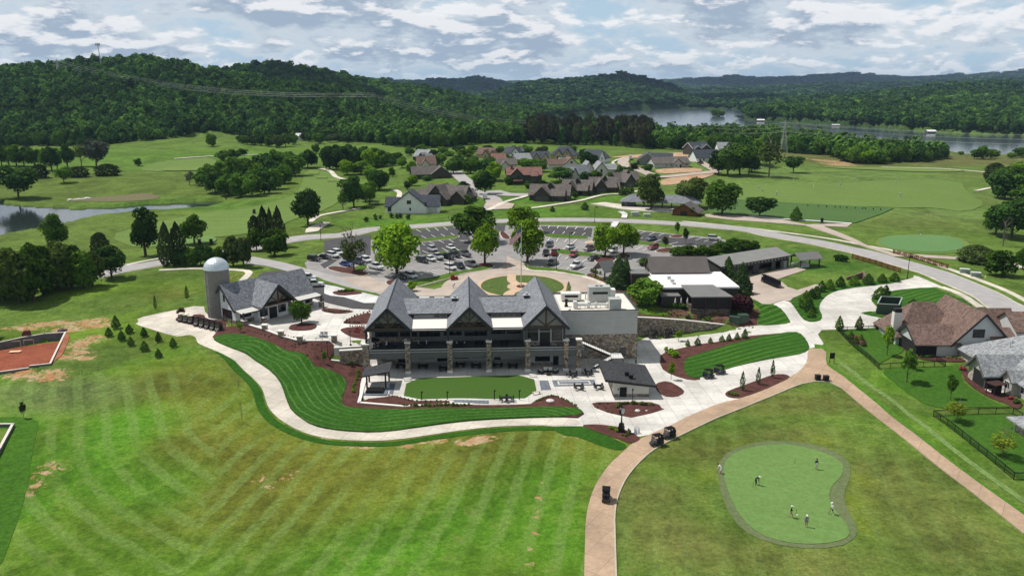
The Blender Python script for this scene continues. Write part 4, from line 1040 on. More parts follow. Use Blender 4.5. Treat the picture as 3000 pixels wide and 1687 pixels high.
def trunkmesh(seed, kind, bark):
    key = (seed, kind, bark.name)
    if key in TR: return TR[key]
    rg = random.Random(seed); mb = MB(); h = {'full': .45, 'bare': .95, 'con': .5, 'thin': .6}[kind]; r = {'full': .030, 'bare': .022, 'con': .026, 'thin': .018}[kind]
    p = Vector((0, 0, -.02)); q = Vector((rg.uniform(-.01, .01), rg.uniform(-.01, .01), h * .55)); e = Vector((rg.uniform(-.02, .02), rg.uniform(-.02, .02), h))
    mb.cyl(p, q, r, r * .75, 8, False); mb.cyl(q, e, r * .75, r * .4, 8)
    nb = {'full': 7, 'bare': 16, 'con': 0, 'thin': 5}[kind]
    for i in range(nb):
        t = rg.uniform(.35, 1) if kind != 'bare' else rg.uniform(.3, 1); s = p.lerp(q, t) if rg.random() < .5 else q.lerp(e, t); a = rg.uniform(0, 2 * pi); l = rg.uniform(.16, .34)
        d = Vector((cos(a), sin(a), rg.uniform(.5, 1.4))).normalized() * l; mb.cyl(s, s + d, r * .35, r * .12, 5, False)
        if kind == 'bare':
            for j in range(3):
                d2 = (d.normalized() + Vector((rg.uniform(-.6, .6), rg.uniform(-.6, .6), rg.uniform(0, .5)))).normalized() * l * .6; s2 = s + d * rg.uniform(.4, .9); mb.cyl(s2, s2 + d2, r * .14, r * .05, 4, False)
    o = mb.build('trunk', bark, smooth=True); me = o.data; bpy.data.objects.remove(o); TR[key] = me; return me
KIND = {  # name, category, crown kind, crown z range, quads, leaf size, trunk kind
 'maple': ('broadleaf_tree', 'tree', 'round', (.12, 1.), 3800, .050, 'full'), 'oval': ('broadleaf_tree', 'tree', 'oval', (.08, 1.), 4200, .046, 'full'),
 'oak': ('broadleaf_tree', 'tree', 'wide', (.16, 1.), 3400, .052, 'full'), 'grove': ('broadleaf_tree', 'tree', 'round', (.02, 1.), 3000, .062, 'full'),
 'thin': ('sparse_tree', 'tree', 'loose', (.18, 1.), 900, .050, 'bare'), 'bare': ('bare_tree', 'tree', 'loose', (.3, .95), 160, .035, 'bare'),
 'young': ('young_tree', 'tree', 'loose', (.25, 1.), 700, .085, 'thin'), 'spruce': ('spruce_tree', 'tree', 'spruce', (.02, 1.), 3600, .050, 'con'),
 'cone': ('conical_evergreen', 'evergreen', 'cone', (.08, 1.), 900, .080, 'con'), 'arbor': ('columnar_evergreen', 'evergreen', 'arbor', (.03, 1.), 3600, .045, 'con'),
 'cedar': ('cedar_tree', 'tree', 'cedar', (.0, 1.), 2200, .060, 'con'), 'pine': ('pine_tree', 'tree', 'pine', (.0, 1.), 1400, .06, 'thin'),
 'stick': ('columnar_tree', 'tree', 'arbor', (.12, 1.), 500, .09, 'thin'), 'bush': ('large_shrub', 'shrub', 'round', (.0, 1.), 2200, .062, None)}
NT = 0; TREES = []
def tree(k, x, y, top, w, kind, mname='mid', label=None, group=None, pos=None, hw=None):
    global NT
    NT += 1
    nm, cat, ck, (z0, z1), nq, ls, tk = KIND[kind]
    if pos is None:
        p = gnd(k, x, y); hz = topz(k, x, top, p.y) - p.z; dep = p.y * CT + (CAMH - p.z - hz * .5) * ST
        wm = w / TL[k][2] * dep / FPX * 1.14
    else: p = Vector(pos); hz, wm = hw
    hz = max(hz, .5); seed = NT % 5
    t = thing(nm, label, cat, p, (NT * 2.4) % 6.28, group)
    cr = bpy.data.objects.new('crown', proto(ck, seed, nq, ls, mname)); COL.objects.link(cr); cr.parent = t
    cr.location = (0, 0, hz * z0); cr.scale = (wm * 1.04, wm * 1.04 * random.uniform(.9, 1.06), hz * (z1 - z0))
    if tk:
        tr = bpy.data.objects.new('trunk', trunkmesh(seed, tk, BARKL if kind in ('bare', 'thin') else BARK)); COL.objects.link(tr); tr.parent = t
        tw = min(hz, wm * 1.6); tr.scale = (tw, tw, hz)
    TREES.append((p.x, p.y, wm)); return t
TL_ = """
Q 1097,870,30,745 oval bright;tallest bright green maple, standing between the left parking lot and the drop-off drive
Q 445,810,180,420 thin olive;half leafless tree on the mulch island at the left end of the car park
Q 2425,700,60,430 maple bright;bright green maple left of the flagpole at the mouth of the left parking rows
E 1003,540,250,300 maple mid;dark green maple in the back row of the left car park
E 1375,480,258,250 maple bright;light green tree behind the flag on the middle mulch island
E 1405,695,345,265 oval bright;bright green tree right behind the flagpole
R 1662,585,25,400 maple bright;bright green tree on the right parking island left of its twin
R 1942,545,60,460 maple bright;bright green tree on the right parking island nearer the dark gabled building
X 945,980,765,90 young mid;slim sapling on the kerbed mulch island at the top of the right car park
X 1075,1115,850,90 young dark;slim sapling in front of the long hedge near the white car
X 775,1190,975,120 young olive;thin sapling on the mulch island beside the parked red crossover
S 1290,650,130,330 spruce spruce;grey green spruce beside the open timber shelter
S 1400,640,150,250 spruce spruce;second spruce just right of the open timber shelter
S 1700,890,465,520 grove mid;wide leafy tree between the rooftop machines and the white flat roof
S 545,730,540,60 stick bright;slim young column tree in the drop-off circle behind the roof
U 1500,640,250,270 spruce spruce;spruce at the back right corner of the white flat roof
U 1700,830,340,330 spruce spruce;nearer and larger spruce beside the white flat roof
U 1690,1130,825,380 grove purple;purple leaved tree at the end of the screened porch
U 240,405,275,180 bush mid;rounded bush left of the brown metal gable roof
Q 1310,1105,940,165 maple bright;small bright tree behind the left clubhouse gable
J 2090,1345,870,400 maple mid;round topped patio tree in the mulch circle in front of the silo building
m 440,870,245,190 arbor cedar;leftmost dark columnar evergreen beside the road, left of its twin
m 600,850,245,190 arbor cedar;second dark columnar evergreen from the left by the road
m 820,560,112,330 maple mid;round tree behind the two dark columnar evergreens
m 130,720,15,400 maple dark;massive dark tree left of the columnar evergreens
m 1810,560,15,160 arbor cedar;left of the three pointed dark evergreens above the road bend
m 1905,560,40,105 arbor cedar;narrow middle one of the three pointed dark evergreens above the road bend
m 2020,600,20,150 arbor cedar;right of the three pointed dark evergreens above the road bend
m 1680,560,160,140 cedar cedar;brownish cedar left of the three pointed evergreens
m 1960,720,335,370 grove mid;fresh green tree at the foot of the pointed evergreens
m 1370,865,410,280 grove cedar;dull dark tree behind the silo dome, left of its neighbour with the tall trunk
m 1520,890,410,250 maple cedar;dull dark tree with a tall trunk right of the silo dome
m 1700,650,330,250 grove mid;tree between the silo and the pointed evergreens
D 845,812,545,225 maple dark;dark single tree at the right edge of the left roadside grove
D 430,580,328,200 oval mid;tall tree in front of the pond at the left
D 758,620,470,105 cedar cedar;narrow brownish cedar behind the left roadside grove
g 200,738,372,440 oak dark;broad dark tree on the far bank of the pond at the left edge
g 690,575,388,200 oak mid;small round tree with twin trunks on the meadow beyond the pond
g 855,512,400,165 cedar cedar;left one of the two low dark cedars on the far meadow
g 1160,496,372,200 cedar cedar;right one of the two low dark cedars on the far meadow
g 430,520,375,140 cedar cedar;dark cedar right behind the broad tree beyond the pond
g 1040,400,90,290 oak grey;tall greyish open tree above the low cedars
g 880,395,150,180 thin olive;thin pale tree left of the tall greyish tree
g 730,405,140,150 maple dark;tree with an ivy covered trunk at the foot of the left hill
g 1495,392,305,90 grove dark;small dark tree on the far meadow, left of a pair
g 2045,597,435,110 thin grey;solitary grey green tree left of the dense grove
g 2285,182,25,110 grove mid;pale round tree at the top corner of the meadow by the hill foot
h 1482,1030,600,290 oval dark;tall dark oval tree beside the road and the cart path crossing
h 1860,868,640,140 thin mid;slim light tree left of the dark trees on the fairway side
h 1975,838,485,290 maple dark;big dark tree above the black fence of the white farmhouse
h 2145,803,530,165 maple mid;medium tree just left of the white farmhouse fence
h 2245,655,415,235 maple dark;dark tree with a long shadow above the fairway
C 650,1335,1050,240 thin olive;gnarled open crowned tree on the edge of the driving range
C 835,1303,1165,145 oak dark;ball shaped dark tree on the driving range
X 550,592,18,450 maple olive;large olive tree in front of the driving range shelter
X 1150,545,60,460 maple olive;large olive tree between the range shelter and the round topped tree
X 1620,672,95,560 maple mid;big round tree beside the practice tee
X 2190,702,370,470 oak dark;low wide dark tree beside the practice tee
X 1180,690,548,80 young mid;tiny sapling in front of the brown roofed hut
F 855,378,270,70 cone mid;small pointed tree at the tip of the practice tee path
F 2480,505,180,330 maple dark;tall dark tree at the right edge beyond the round green
F 2360,480,255,190 maple mid;tree left of the tall dark tree at the right edge
F 2415,570,370,140 bare grey;leafless grey tree beyond the round green
F 2210,690,565,200 cedar cedar;spreading dark cedar between the round green and the road
F 2400,795,592,240 bush mid;rounded leafy tree right of the spreading cedar by the green boxes
F 2565,745,560,110 maple mid;tree cut by the right edge of the picture above the road
C 2350,1362,1232,110 cedar cedar;dark cedar at the far right edge of the driving range
I 448,372,225,30 stick dark;leftmost of the three slim cypresses on the mulch island by the tan path
I 568,326,195,28 stick dark;middle one of the three slim cypresses on the mulch island by the tan path
I 676,278,138,26 stick dark;rightmost of the three slim cypresses on the mulch island by the tan path
I 2068,608,438,195 thin yellow;yellow green tree beside the lower black fence corner
I 2412,872,678,190 thin yellow;yellow green tree nearest the lower right corner inside the black fence
I 1690,312,55,115 young mid;young tree outside the upper black fence end
I 1540,110,-130,90 young bright;bright young tree inside the black fence by the brown roofed house
I 2020,445,242,75 young mid;slim young tree on the lawn of the grey roofed house
I 1735,215,80,70 young mid;young tree close to the screened porch of the brown roofed house
D 1175,1052,940,20 stick olive;thin brown dying column tree on the left lawn
D 1413,975,868,24 stick mid;thin green column tree on the left lawn nearer the silo
G 180,418,288,50 young cedar;dark sapling on the strip beside the lower left garden
D 1365,1100,1035,80 young purple;small dark red tree beside the parked carts and silo
c 1800,775,490,140 young bright;bright young tree in the mulch right of the parked carts
S 2205,1445,1258,110 young bright;bright young tree in front of the long stone retaining wall
Y 710,1215,950,110 young mid;young tree in the mulch slope above the striped lawn
Y 1215,1260,1125,90 young mid;young tree in the mulch below the ramp wall
H 2488,290,150,60 young bright;thin young tree on the small mulch island beside the slanted shed
C 265,885,818,105 grove mid;clump of trees standing in the lake water
C 430,905,862,80 thin grey;thin grey clump at the lake shore right of the tree island
H 2222,170,130,14 stick dark;tiny dark column shrub at the corner of the stone wing
K 2370,1300,1120,120 young bright;top of a young tree behind the brown roofed house
"""
for ln in TL_.strip().split('\n'):
    a, lab = ln.split(';'); w = a.split(); x, y, tp, wd = map(float, w[1].split(','))
    tree(w[0], x, y, tp, wd, w[2], w[3], lab)
def grp(kind, mats, label, group, s):
    mats = mats.split('/'); k = None; i = 0
    for w in s.split():
        if ',' in w:
            x, y, tp, wd = map(float, w.split(',')); tree(k, x, y, tp, wd, kind, mats[i % len(mats)], label, group); i += 1
        else: k = w
grp('grove', 'mid/mid/olive', 'leafy tree in the dense roadside grove at the left edge', 'trees of the left roadside grove', "D -90,960,600,300 30,985,565,300 150,1000,540,300 255,985,545,280 330,935,530,260 440,905,525,300 540,890,540,240 630,885,560,220 700,870,600,170 390,880,560,260 60,900,580,280")
grp('grove', 'dark/mid/dark', 'dark tree in the row behind the silo dome', 'trees in the row behind the silo', "m 690,860,590,230 800,860,575,230 910,855,560,230 1040,855,560,220 1170,860,580,180 560,860,600,180 1240,870,620,160 1290,690,520,140")
grp('grove', 'mid/dark/mid/mid', 'tree in the dense oval grove between the two fairways', 'trees of the grove between the fairways', "h 340,605,420,170 480,680,440,230 620,705,450,230 760,725,430,240 880,722,470,210 1010,690,430,230 1130,645,410,210 1230,580,350,220 1340,500,250,230 1480,412,208,210 560,560,325,230 700,560,280,230 850,540,285,230 1000,520,225,230 1130,480,205,230 580,332,213,170 680,322,208,170 780,275,198,120 1250,430,215,210 430,575,360,210 950,620,330,230 1090,560,300,220")
grp('grove', 'dark', 'dark tree in the clump behind the teeing ground', 'trees behind the teeing ground', "h 1720,430,160,200 1830,432,150,220 1950,420,148,230 2080,402,165,230 2200,392,190,230 2300,362,215,190 1760,330,140,170")
grp('grove', 'bright/mid', 'light green tree in the clump beside the curving cart path', 'light trees by the curving cart path', "h 1900,488,318,200 2050,482,325,230 2135,500,395,150 2190,560,430,190")
grp('grove', 'dark/mid/cedar', 'tree in the line along the foot of the wooded hill', 'trees along the hill foot', "h 760,150,50,110 830,162,60,120 900,168,50,120 980,172,40,120 1060,182,50,130 1150,192,40,140 1240,182,30,140 1320,162,20,110 1440,122,20,90 1500,132,10,110 1590,152,20,130 1725,142,48,110 1650,120,0,110 1570,255,145,95 1800,130,20,130 1900,140,30,120")
grp('maple', 'dark/mid/mid', 'tree of the loose row at the foot of the left hill', 'trees at the foot of the left hill', "g 20,392,150,170 100,392,160,190 180,398,150,170 260,395,165,200 370,400,175,170 480,440,190,110 560,442,165,150 620,430,185,120 -90,400,160,200 -180,400,150,200")
grp('grove', 'mid/dark/mid/bright', 'garden tree among the village houses', 'trees in the village', "O 400,372,190,160 260,345,180,130 255,505,355,105 550,455,250,165 960,345,138,210 1180,465,198,265 1110,190,110,160 1370,200,80,260 1440,455,188,290 1640,425,228,250 1600,645,390,270 1790,565,258,260 1380,915,768,150 790,560,478,185 1930,245,138,180 2250,360,218,210 2460,380,238,240 2310,685,560,125 2020,625,488,160 560,640,455,150 -60,520,380,200 60,700,385,260 100,360,90,250 -60,380,60,260 -150,880,560,230 480,700,560,120")
tree('O', 1650, 775, 400, 310, 'maple', 'dark', 'large dark tree beside the white truck in the village street')
tree('P', 720, 575, 350, 400, 'maple', 'dark', 'large dark round tree behind the row of brown roofed cottages')
tree('P', 1150, 365, 110, 285, 'maple', 'dark', 'large round tree left of the white gabled house near the far street')
grp('grove', 'mid/dark/mid/cedar', 'tree on the village edge near the wood', 'trees on the village edge', "O 330,250,120,150 520,180,60,160 700,120,10,180 860,230,90,180 1010,150,40,180 1260,150,20,200 1480,130,30,170 1700,110,20,170 1880,150,40,150 2080,130,30,150 2300,150,30,160 2480,200,60,160 1250,330,160,180 1480,350,190,200 1720,330,190,200 2060,300,190,150 2200,330,230,140 1330,700,560,160 P 180,140,20,160 460,150,30,170 900,140,20,190 1080,200,80,160 1700,480,340,150 1850,400,290,140 2050,420,300,150")
grp('grove', 'mid/dark', 'garden tree between the cottages of the village', 'trees between the cottages', "P 240,385,215,220 420,430,248,235 250,685,558,125 460,625,553,150 670,615,548,120 1110,595,408,185 1240,565,398,150 1310,560,420,120 1495,515,428,105 960,825,728,90 1060,575,438,90")
grp('cone', 'cedar/dark', 'small dark evergreen beside the village lanes', 'evergreens in the village', "P 1620,485,318,110 1770,450,348,120 1660,785,638,80 1722,780,655,72 1792,765,618,90 1100,1005,888,95 610,1035,948,62")
grp('maple', 'dark/dark/mid', 'dark tree in the shady clump above the driving range', 'trees above the driving range', "C 270,1320,1130,170 340,1325,1100,220 430,1322,1070,220 500,1322,1150,150 410,1250,1010,160 560,1240,1040,150 520,1300,1120,160")
grp('grove', 'mid/dark/bright', 'tree at the right edge beyond the driving range', 'trees at the right edge', "C 2430,1400,1238,220 2540,1390,1290,200 2600,1300,1200,200 F 2560,230,20,260 2430,215,-20,240 2600,420,200,240 C 2480,1440,1330,180")
grp('grove', 'mid/bright', 'small tree at the lake edge beyond the hay field', 'small trees by the lake edge', "C 2250,1202,1093,140 2335,1195,1125,100 2560,1192,1108,120 2100,1168,1138,45 2480,1195,1150,70 1330,1232,1080,190 1440,1235,1110,170 1500,1235,1170,110 1240,1218,1090,170")
grp('bush', 'mid', 'large green bush in the long hedge behind the cart barn', 'hedge bushes behind the cart barn', "X 960,1285,1145,260 1120,1275,1112,260 1290,1290,1112,280 1470,1272,1118,260 1630,1225,1045,270 1790,1210,1015,300 1950,1205,1025,300 2090,1200,1050,240")
grp('cone', 'dark/mid', 'small bushy evergreen in the curved row along the drive', 'evergreens along the curved drive', "F 1598,838,765,58 1505,845,775,56 1398,858,775,70 1292,865,785,60 1188,878,795,55 1108,898,815,60 1046,915,828,52 1002,960,868,62 970,968,885,52 925,1035,905,85 948,1065,950,65 967,1105,1038,50")
grp('cone', 'mid/dark', 'small evergreen beside the green bin enclosure', 'evergreens beside the bin enclosure', "F 1488,970,872,85 1530,955,860,55 1738,1012,965,50 1702,1062,1000,42 1632,1105,1040,42 1482,1075,1005,38")
grp('cone', 'mid/olive', 'young evergreen along the upper garden fence', 'young evergreens along the garden fence', "F 1180,1205,1092,48 1330,1200,1098,48 1478,1192,1112,50 1643,1172,1078,55 1268,1275,1205,36 1306,1308,1245,36 1345,1280,1228,32 1365,1328,1280,34")
grp('cone', 'dark', 'small young conical evergreen standing on the left lawn', 'ten young evergreens on the left lawn', "D 877,1192,1090,52 823,1252,1180,44 920,1282,1203,44 978,1227,1158,44 990,1322,1250,42 1088,1252,1180,40 1092,1362,1282,50 1198,1292,1215,40 1198,1412,1340,42 1308,1332,1258,42")
grp('cone', 'olive/mid', 'young pale evergreen in the mulch strip by the service road', 'young evergreens by the service road', "F 37,1325,1272,30 112,1315,1260,38 208,1302,1255,30 295,1292,1240,36 348,1287,1228,32 410,1277,1218,30 468,1268,1190,38")
for x, y, tp in ((1828, 462, 300), (1805, 212, 120)):
    tree('G', x, y, tp, 30, 'bare', 'grey', 'bare staked sapling on the front field, ' + ('nearer' if y > 300 else 'farther') + ' of the two by the curved path')

# small plants in rows: each its own object
SHM = {}
def shrub(p, s, mname, label, group, ht=1.0):
    global NT
    NT += 1; k = (mname, NT % 3)
    if k not in SHM:
        rg = np.random.default_rng(90 + k[1]); C_, Nn = crown_pts('blob', 170, rg); SHM[k] = leafmesh('foliage', C_, Nn, .16, LM[mname], rg)
    o = bpy.data.objects.new('shrub', SHM[k]); COL.objects.link(o); o.location = p; o.scale = (s, s, s * .85 * ht); o.rotation_euler = (0, 0, NT)
    return tag(o, label, 'shrub', group)
def row(s, n, size, mname, label, group, off=0., jit=.15):
    P = [Vector(p) for p in world(s)]; Ls = [0]
    for a, b_ in zip(P[:-1], P[1:]): Ls.append(Ls[-1] + (b_ - a).length)
    for i in range(n):
        d = Ls[-1] * (i + .5) / n; j = max(0, min(len(P) - 2, sum(1 for l in Ls if l <= d) - 1)); q = P[j].lerp(P[j + 1], (d - Ls[j]) / max(1e-6, Ls[j + 1] - Ls[j]))
        x = q.x + random.uniform(-jit, jit); y = q.y + random.uniform(-jit, jit); shrub((x, y, gz(x, y) + off), size * random.uniform(.8, 1.2), mname, label, group)
row("H 430,490 545,500 700,498 980,494", 19, .85, 'mid', 'green shrub in the mulch row below the white terrace wall', 'shrubs below the terrace wall', .1)
row("H 345,408 420,425 520,452 600,458 810,458", 14, .5, 'mid', 'low shrub along the edge of the artificial turf', 'shrubs along the turf edge', .1)
row("M 80,960 20,1180 -40,1400", 9, .9, 'bright', 'bright shrub in the row outside the pavilion wall', 'bright shrubs outside the pavilion wall', .1)
row("N 640,1240 760,1200 900,1150 1000,1160 1100,1210 1200,1260 1290,1310", 18, .6, 'olive', 'small shrub on the rim of the curved mulch bed right of the turf', 'shrubs on the curved bed rim', .1)
row("N 1880,1330 1950,1270 2100,1260 2250,1270 2450,1290", 15, .8, 'olive', 'yellowish shrub in the mulch island in front of the slanted shed', 'yellowish shrubs before the shed', .1)
row("N 1540,1300 1700,1350 1850,1420 1600,1255 2430,1290", 9, .45, 'cedar', 'tiny dark plant in the mulch island in front of the slanted shed', 'tiny plants before the shed', .1)
row("d 0,870 180,920 260,980", 6, .75, 'bright', 'bright shrub left of the clock post', 'shrubs by the clock', .1)
row("d 350,1050 480,1080 600,980 520,930", 8, .6, 'olive', 'olive plant around the foot of the clock post', 'plants at the clock foot', .1)
row("c 1850,700 2050,750 2250,800 2500,890 D 2060,1225 2150,1245 2250,1275 2330,1290", 30, .42, 'cedar', 'small dark plant in the mulch below the plaza wall', 'plants below the plaza wall', .1)
row("Y 20,850 300,870 600,930 750,900", 16, .42, 'cedar', 'small dark plant on the upper mulch slope beside the ramp', 'plants beside the ramp', .1, .9)
row("Y 150,900 400,990 650,1100", 10, .4, 'cedar', 'small dark plant on the middle of the mulch slope', 'plants on the mulch slope', .1, 1.2)
row("Y 700,215 850,240 1000,240 1210,200", 12, .5, 'cedar', 'small clipped plant along the nearer edge of the narrow plaza bed', 'plants of the narrow plaza bed', .15)
row("Y 1100,430 1400,440", 7, .5, 'cedar', 'small plant on the lower edge of the pointed plaza bed', 'plants on the pointed bed', .15)
row("Y 1110,400 1350,290 1600,215", 9, .5, 'cedar', 'small plant on the upper edge of the pointed plaza bed', 'plants on the upper pointed bed', .15)
row("Y 1170,505 1490,495", 7, .5, 'cedar', 'small plant along the top of the rounded plaza bed', 'plants on the rounded bed', .15)
row("Y 1280,540 1400,560 1290,610 1380,640", 8, .55, 'red', 'red flowering plant in the rounded plaza bed', 'red plants in the rounded bed', .15, .4)
row("U 600,1110 900,1190 1300,1230", 16, .7, 'olive', 'tall grassy plant in the planted slope above the retaining wall', 'plants on the planted slope', .1, .8)
row("U 300,1110 550,1170 900,1220", 12, .6, 'bright', 'bright low plant at the top of the retaining wall', 'low plants above the retaining wall', .1, .5)
row("S 2000,930 2300,960", 6, 1.5, 'dark', 'clipped dark bush along the foot of the railed deck', 'dark bushes by the railed deck', .1)
row("R 1440,820 1600,850", 5, 1.2, 'olive', 'leafy plant in the bed left of the timber shelter', 'plants by the timber shelter', .2)
row("R 1440,880 1640,950", 8, .8, 'yellow', 'yellow green clipped plant along the pavement by the timber shelter', 'yellow plants by the pavement', .2)
row("Q 210,1130 440,1120", 8, 1.0, 'mid', 'green plant on the mulch island in the pale parking court', 'plants in the pale parking court', .3)
row("L 600,575 700,575 880,575", 5, .9, 'dark', 'dark bush below the screened porch of the brown roofed house', 'bushes below the screened porch', .1)
row("L 1110,590 1450,600", 5, .7, 'yellow', 'yellow green bush in front of the pale house wall', 'yellow bushes by the pale wall', .1)
row("b 620,250 700,250", 4, 1.1, 'red', 'red leaved shrub at the stone corner of the grey roofed house', 'red shrubs at the stone corner', .1, .3)
row("b 1370,710 1420,700", 3, .9, 'red', 'pink flowering shrub behind the grill pergola', 'pink shrubs behind the pergola', .1)
row("b 1450,770 1540,770", 3, 1.1, 'olive', 'green shrub beside the pink flowering shrubs', 'green shrubs beside the pink ones', .1)
row("I 340,400 420,415", 4, .8, 'olive', 'pale tuft at the left tip of the cypress island', 'tufts at the tip of the cypress island', .1)
row("N 2370,380 2560,560 2600,600", 5, .7, 'bright', 'leafy plant in the mulch beside the concrete yard', 'plants beside the concrete yard', .1) if False else None
row("V 1680,885 1700,900", 7, 1.5, 'bright', 'bright bushy plant in the mulch at the end of the banded lawn', 'bushy plants by the banded lawn', .1, .8)
row("F 1150,680 1240,690", 3, 2.6, 'dark', 'dark bush on the rough bank beside the brown fence', 'dark bushes by the brown fence', 0)
row("h 2060,1000 2250,960 2400,950 2560,970", 9, 2.6, 'dark', 'dark bush in the overgrown bank below the white farmhouse', 'bushes below the white farmhouse', 0, 1.5)

# ---------------------------------------------------------------- the woods: hill forest, lake belt, far shores
FBELT = [flat(*p, 2) for p in parse("V 850,372 930,375 1010,388 1100,392 1200,380 1320,374 1530,376 1600,384 1835,386 1900,372 1990,388 2080,395 2130,412 2230,412 2330,405 2385,392 2370,384 2200,377 2080,362 1990,352 1880,341 1700,339 1440,338 1300,332 1000,335 850,345")]
def scatter_wood():
    xs = []; ys = []; s = 8.3
    rg = np.random.default_rng(11)
    y = 640.0
    while y < 9500:
        st = max(s, y * .0074); n = int(1.75 * y / st); a = (np.arange(n) + rg.uniform(-.42, .42, n)) / n * 1.75 - .88
        xs.append(a * y); ys.append(y + rg.uniform(-.42, .42, n) * st); y += st * .92 * (1 + .25 * (y > 3000))
    X = np.concatenate(xs); Y = np.concatenate(ys); Z = hgt(X, Y)
    k = np.zeros(len(X), bool); a = X / Y
    # wooded if on a ridge flank, or in the belt before the lake
    foot = flatfoot(a)
    k |= (Y > foot)
    k |= inpoly(X, Y, FBELT)
    k |= (Y > 1550) | ((Y > 1150) & (a > .17) & (a < .9) & (Y > 1150 + 100 * (a < .3)))
    k &= ~inpoly(X, Y, LAKE)
    k &= Z > -5.9
    # open farmland far away
    fp_ = gnd('A', 2330, 1060); k &= np.hypot(X - fp_.x, (Y - fp_.y) * .8) > 34
    return X[k], Y[k], Z[k]
FOOTV = [(-700, 415), (-100, 385), (0, 378), (230, 378), (290, 373), (400, 365), (545, 356), (640, 362), (740, 374), (850, 370), (930, 364), (1000, 372), (1100, 332), (1200, 332), (1310, 332), (1340, 303), (1425, 291), (1560, 279), (1717, 272), (1850, 273), (1885, 280), (1893, 304), (1960, 307), (2050, 311), (2200, 321), (2400, 336), (2576, 342), (2900, 350)]
_fp = [flat('V', p[0], p[1], 2 if p[0] < 1300 else -6) for p in FOOTV]
def flatfoot(a): return np.interp(a, [p[0] / p[1] for p in _fp], [p[1] for p in _fp])
WX, WY, WZ = scatter_wood()
# trees standing proudest at the near rim of the belt and hills are objects of their own
order = np.argsort(WY); ind = []; vis = 0
az = WX / WY; vals = np.abs(az) < .64
rim = []
binz = {}
for i in order:
    if not vals[i]: continue
    bkey = int((az[i] + .7) / .0125)
    if binz.get(bkey, 0) < 1 and WY[i] < 1300:
        binz[bkey] = binz.get(bkey, 0) + 1; rim.append(i)
nfree = max(0, 296 - sum(1 for o in COL.objects if o.get('category') in ('tree',)))
rim = rim[:nfree]; rs = set(rim)
for j, i in enumerate(rim):
    pine = .02 < az[i] < .16 and WY[i] < 1000
    r_ = random.uniform(.85, 1.2)
    tree(None, 0, 0, 0, 0, 'pine' if pine else 'grove', 'pine' if pine else ('mid', 'dark', 'mid')[j % 3], 'dark pine at the near rim of the far pine wood' if pine else 'broadleaf tree at the near rim of the far woods', 'pines at the rim of the far wood' if pine else 'trees at the rim of the far woods', pos=(WX[i], WY[i], WZ[i]), hw=((17 if pine else 14) * r_, (8 if pine else 11) * r_))
keep = np.array([i not in rs for i in range(len(WX))]); WX, WY, WZ = WX[keep], WY[keep], WZ[keep]
# instanced wood
def forest(name, sel, protos, hgt_m, wid, label):
    X, Y, Z = WX[sel], WY[sel], WZ[sel]; n = len(X)
    if not n: return
    rg = np.random.default_rng(5 + n)
    me = bpy.data.meshes.new(name); me.vertices.add(n); me.vertices.foreach_set('co', np.stack([X, Y, Z - .5], 1).astype(np.float32).ravel())
    st = np.maximum(1, Y * .0074 / 8.3); g_ = rg.uniform(0, 1, n) ** 1.6; sw = wid * st * (.72 + .85 * g_); sh = hgt_m * st ** .35 * (.68 + .75 * g_) * rg.uniform(.85, 1.15, n)
    at = me.attributes.new('sc', 'FLOAT_VECTOR', 'POINT'); at.data.foreach_set('vector', np.stack([sw, sw, sh], 1).astype(np.float32).ravel())
    at = me.attributes.new('rz', 'FLOAT_VECTOR', 'POINT'); at.data.foreach_set('vector', np.stack([np.zeros(n), np.zeros(n), rg.uniform(0, 6.28, n)], 1).astype(np.float32).ravel())
    at = me.attributes.new('pick', 'INT', 'POINT'); at.data.foreach_set('value', rg.integers(0, len(protos), n).astype(np.int32))
    o = bpy.data.objects.new(name, me); COL.objects.link(o); tag(o, label, 'forest', None, 'stuff')
    ng = bpy.data.node_groups.new(name + '_nodes', 'GeometryNodeTree'); ng.interface.new_socket('Geometry', in_out='INPUT', socket_type='NodeSocketGeometry'); ng.interface.new_socket('Geometry', in_out='OUTPUT', socket_type='NodeSocketGeometry')
    gi = ng.nodes.new('NodeGroupInput'); go = ng.nodes.new('NodeGroupOutput'); jn = ng.nodes.new('GeometryNodeJoinGeometry')
    def na(nm, dt):
        q_ = ng.nodes.new('GeometryNodeInputNamedAttribute'); q_.data_type = dt; q_.inputs[0].default_value = nm; return q_.outputs[0]
    for i, pr in enumerate(protos):
        ip = ng.nodes.new('GeometryNodeInstanceOnPoints'); oi = ng.nodes.new('GeometryNodeObjectInfo'); oi.inputs[0].default_value = pr; oi.inputs['As Instance'].default_value = True
        cmp_ = ng.nodes.new('FunctionNodeCompare'); cmp_.data_type = 'INT'; cmp_.operation = 'EQUAL'
        ng.links.new(na('pick', 'INT'), cmp_.inputs[2]); cmp_.inputs[3].default_value = i
        e2r = ng.nodes.new('FunctionNodeEulerToRotation'); ng.links.new(na('rz', 'FLOAT_VECTOR'), e2r.inputs[0])
        ng.links.new(gi.outputs[0], ip.inputs['Points']); ng.links.new(cmp_.outputs[0], ip.inputs['Selection']); ng.links.new(oi.outputs['Geometry'], ip.inputs['Instance'])
        ng.links.new(e2r.outputs[0], ip.inputs['Rotation']); ng.links.new(na('sc', 'FLOAT_VECTOR'), ip.inputs['Scale']); ng.links.new(ip.outputs[0], jn.inputs[0])
    ng.links.new(jn.outputs[0], go.inputs[0]); md = o.modifiers.new('wood', 'NODES'); md.node_group = ng
    return o
LM['wood1'] = leafmat('wood_leaves_dark', (.030, .075, .020), (.060, .125, .028), .15, .35)
LM['wood2'] = leafmat('wood_leaves_light', (.055, .130, .024), (.105, .200, .036), .2, .35)
LM['woodp'] = leafmat('wood_needles', (.032, .040, .022), (.060, .056, .032), .12, .3)
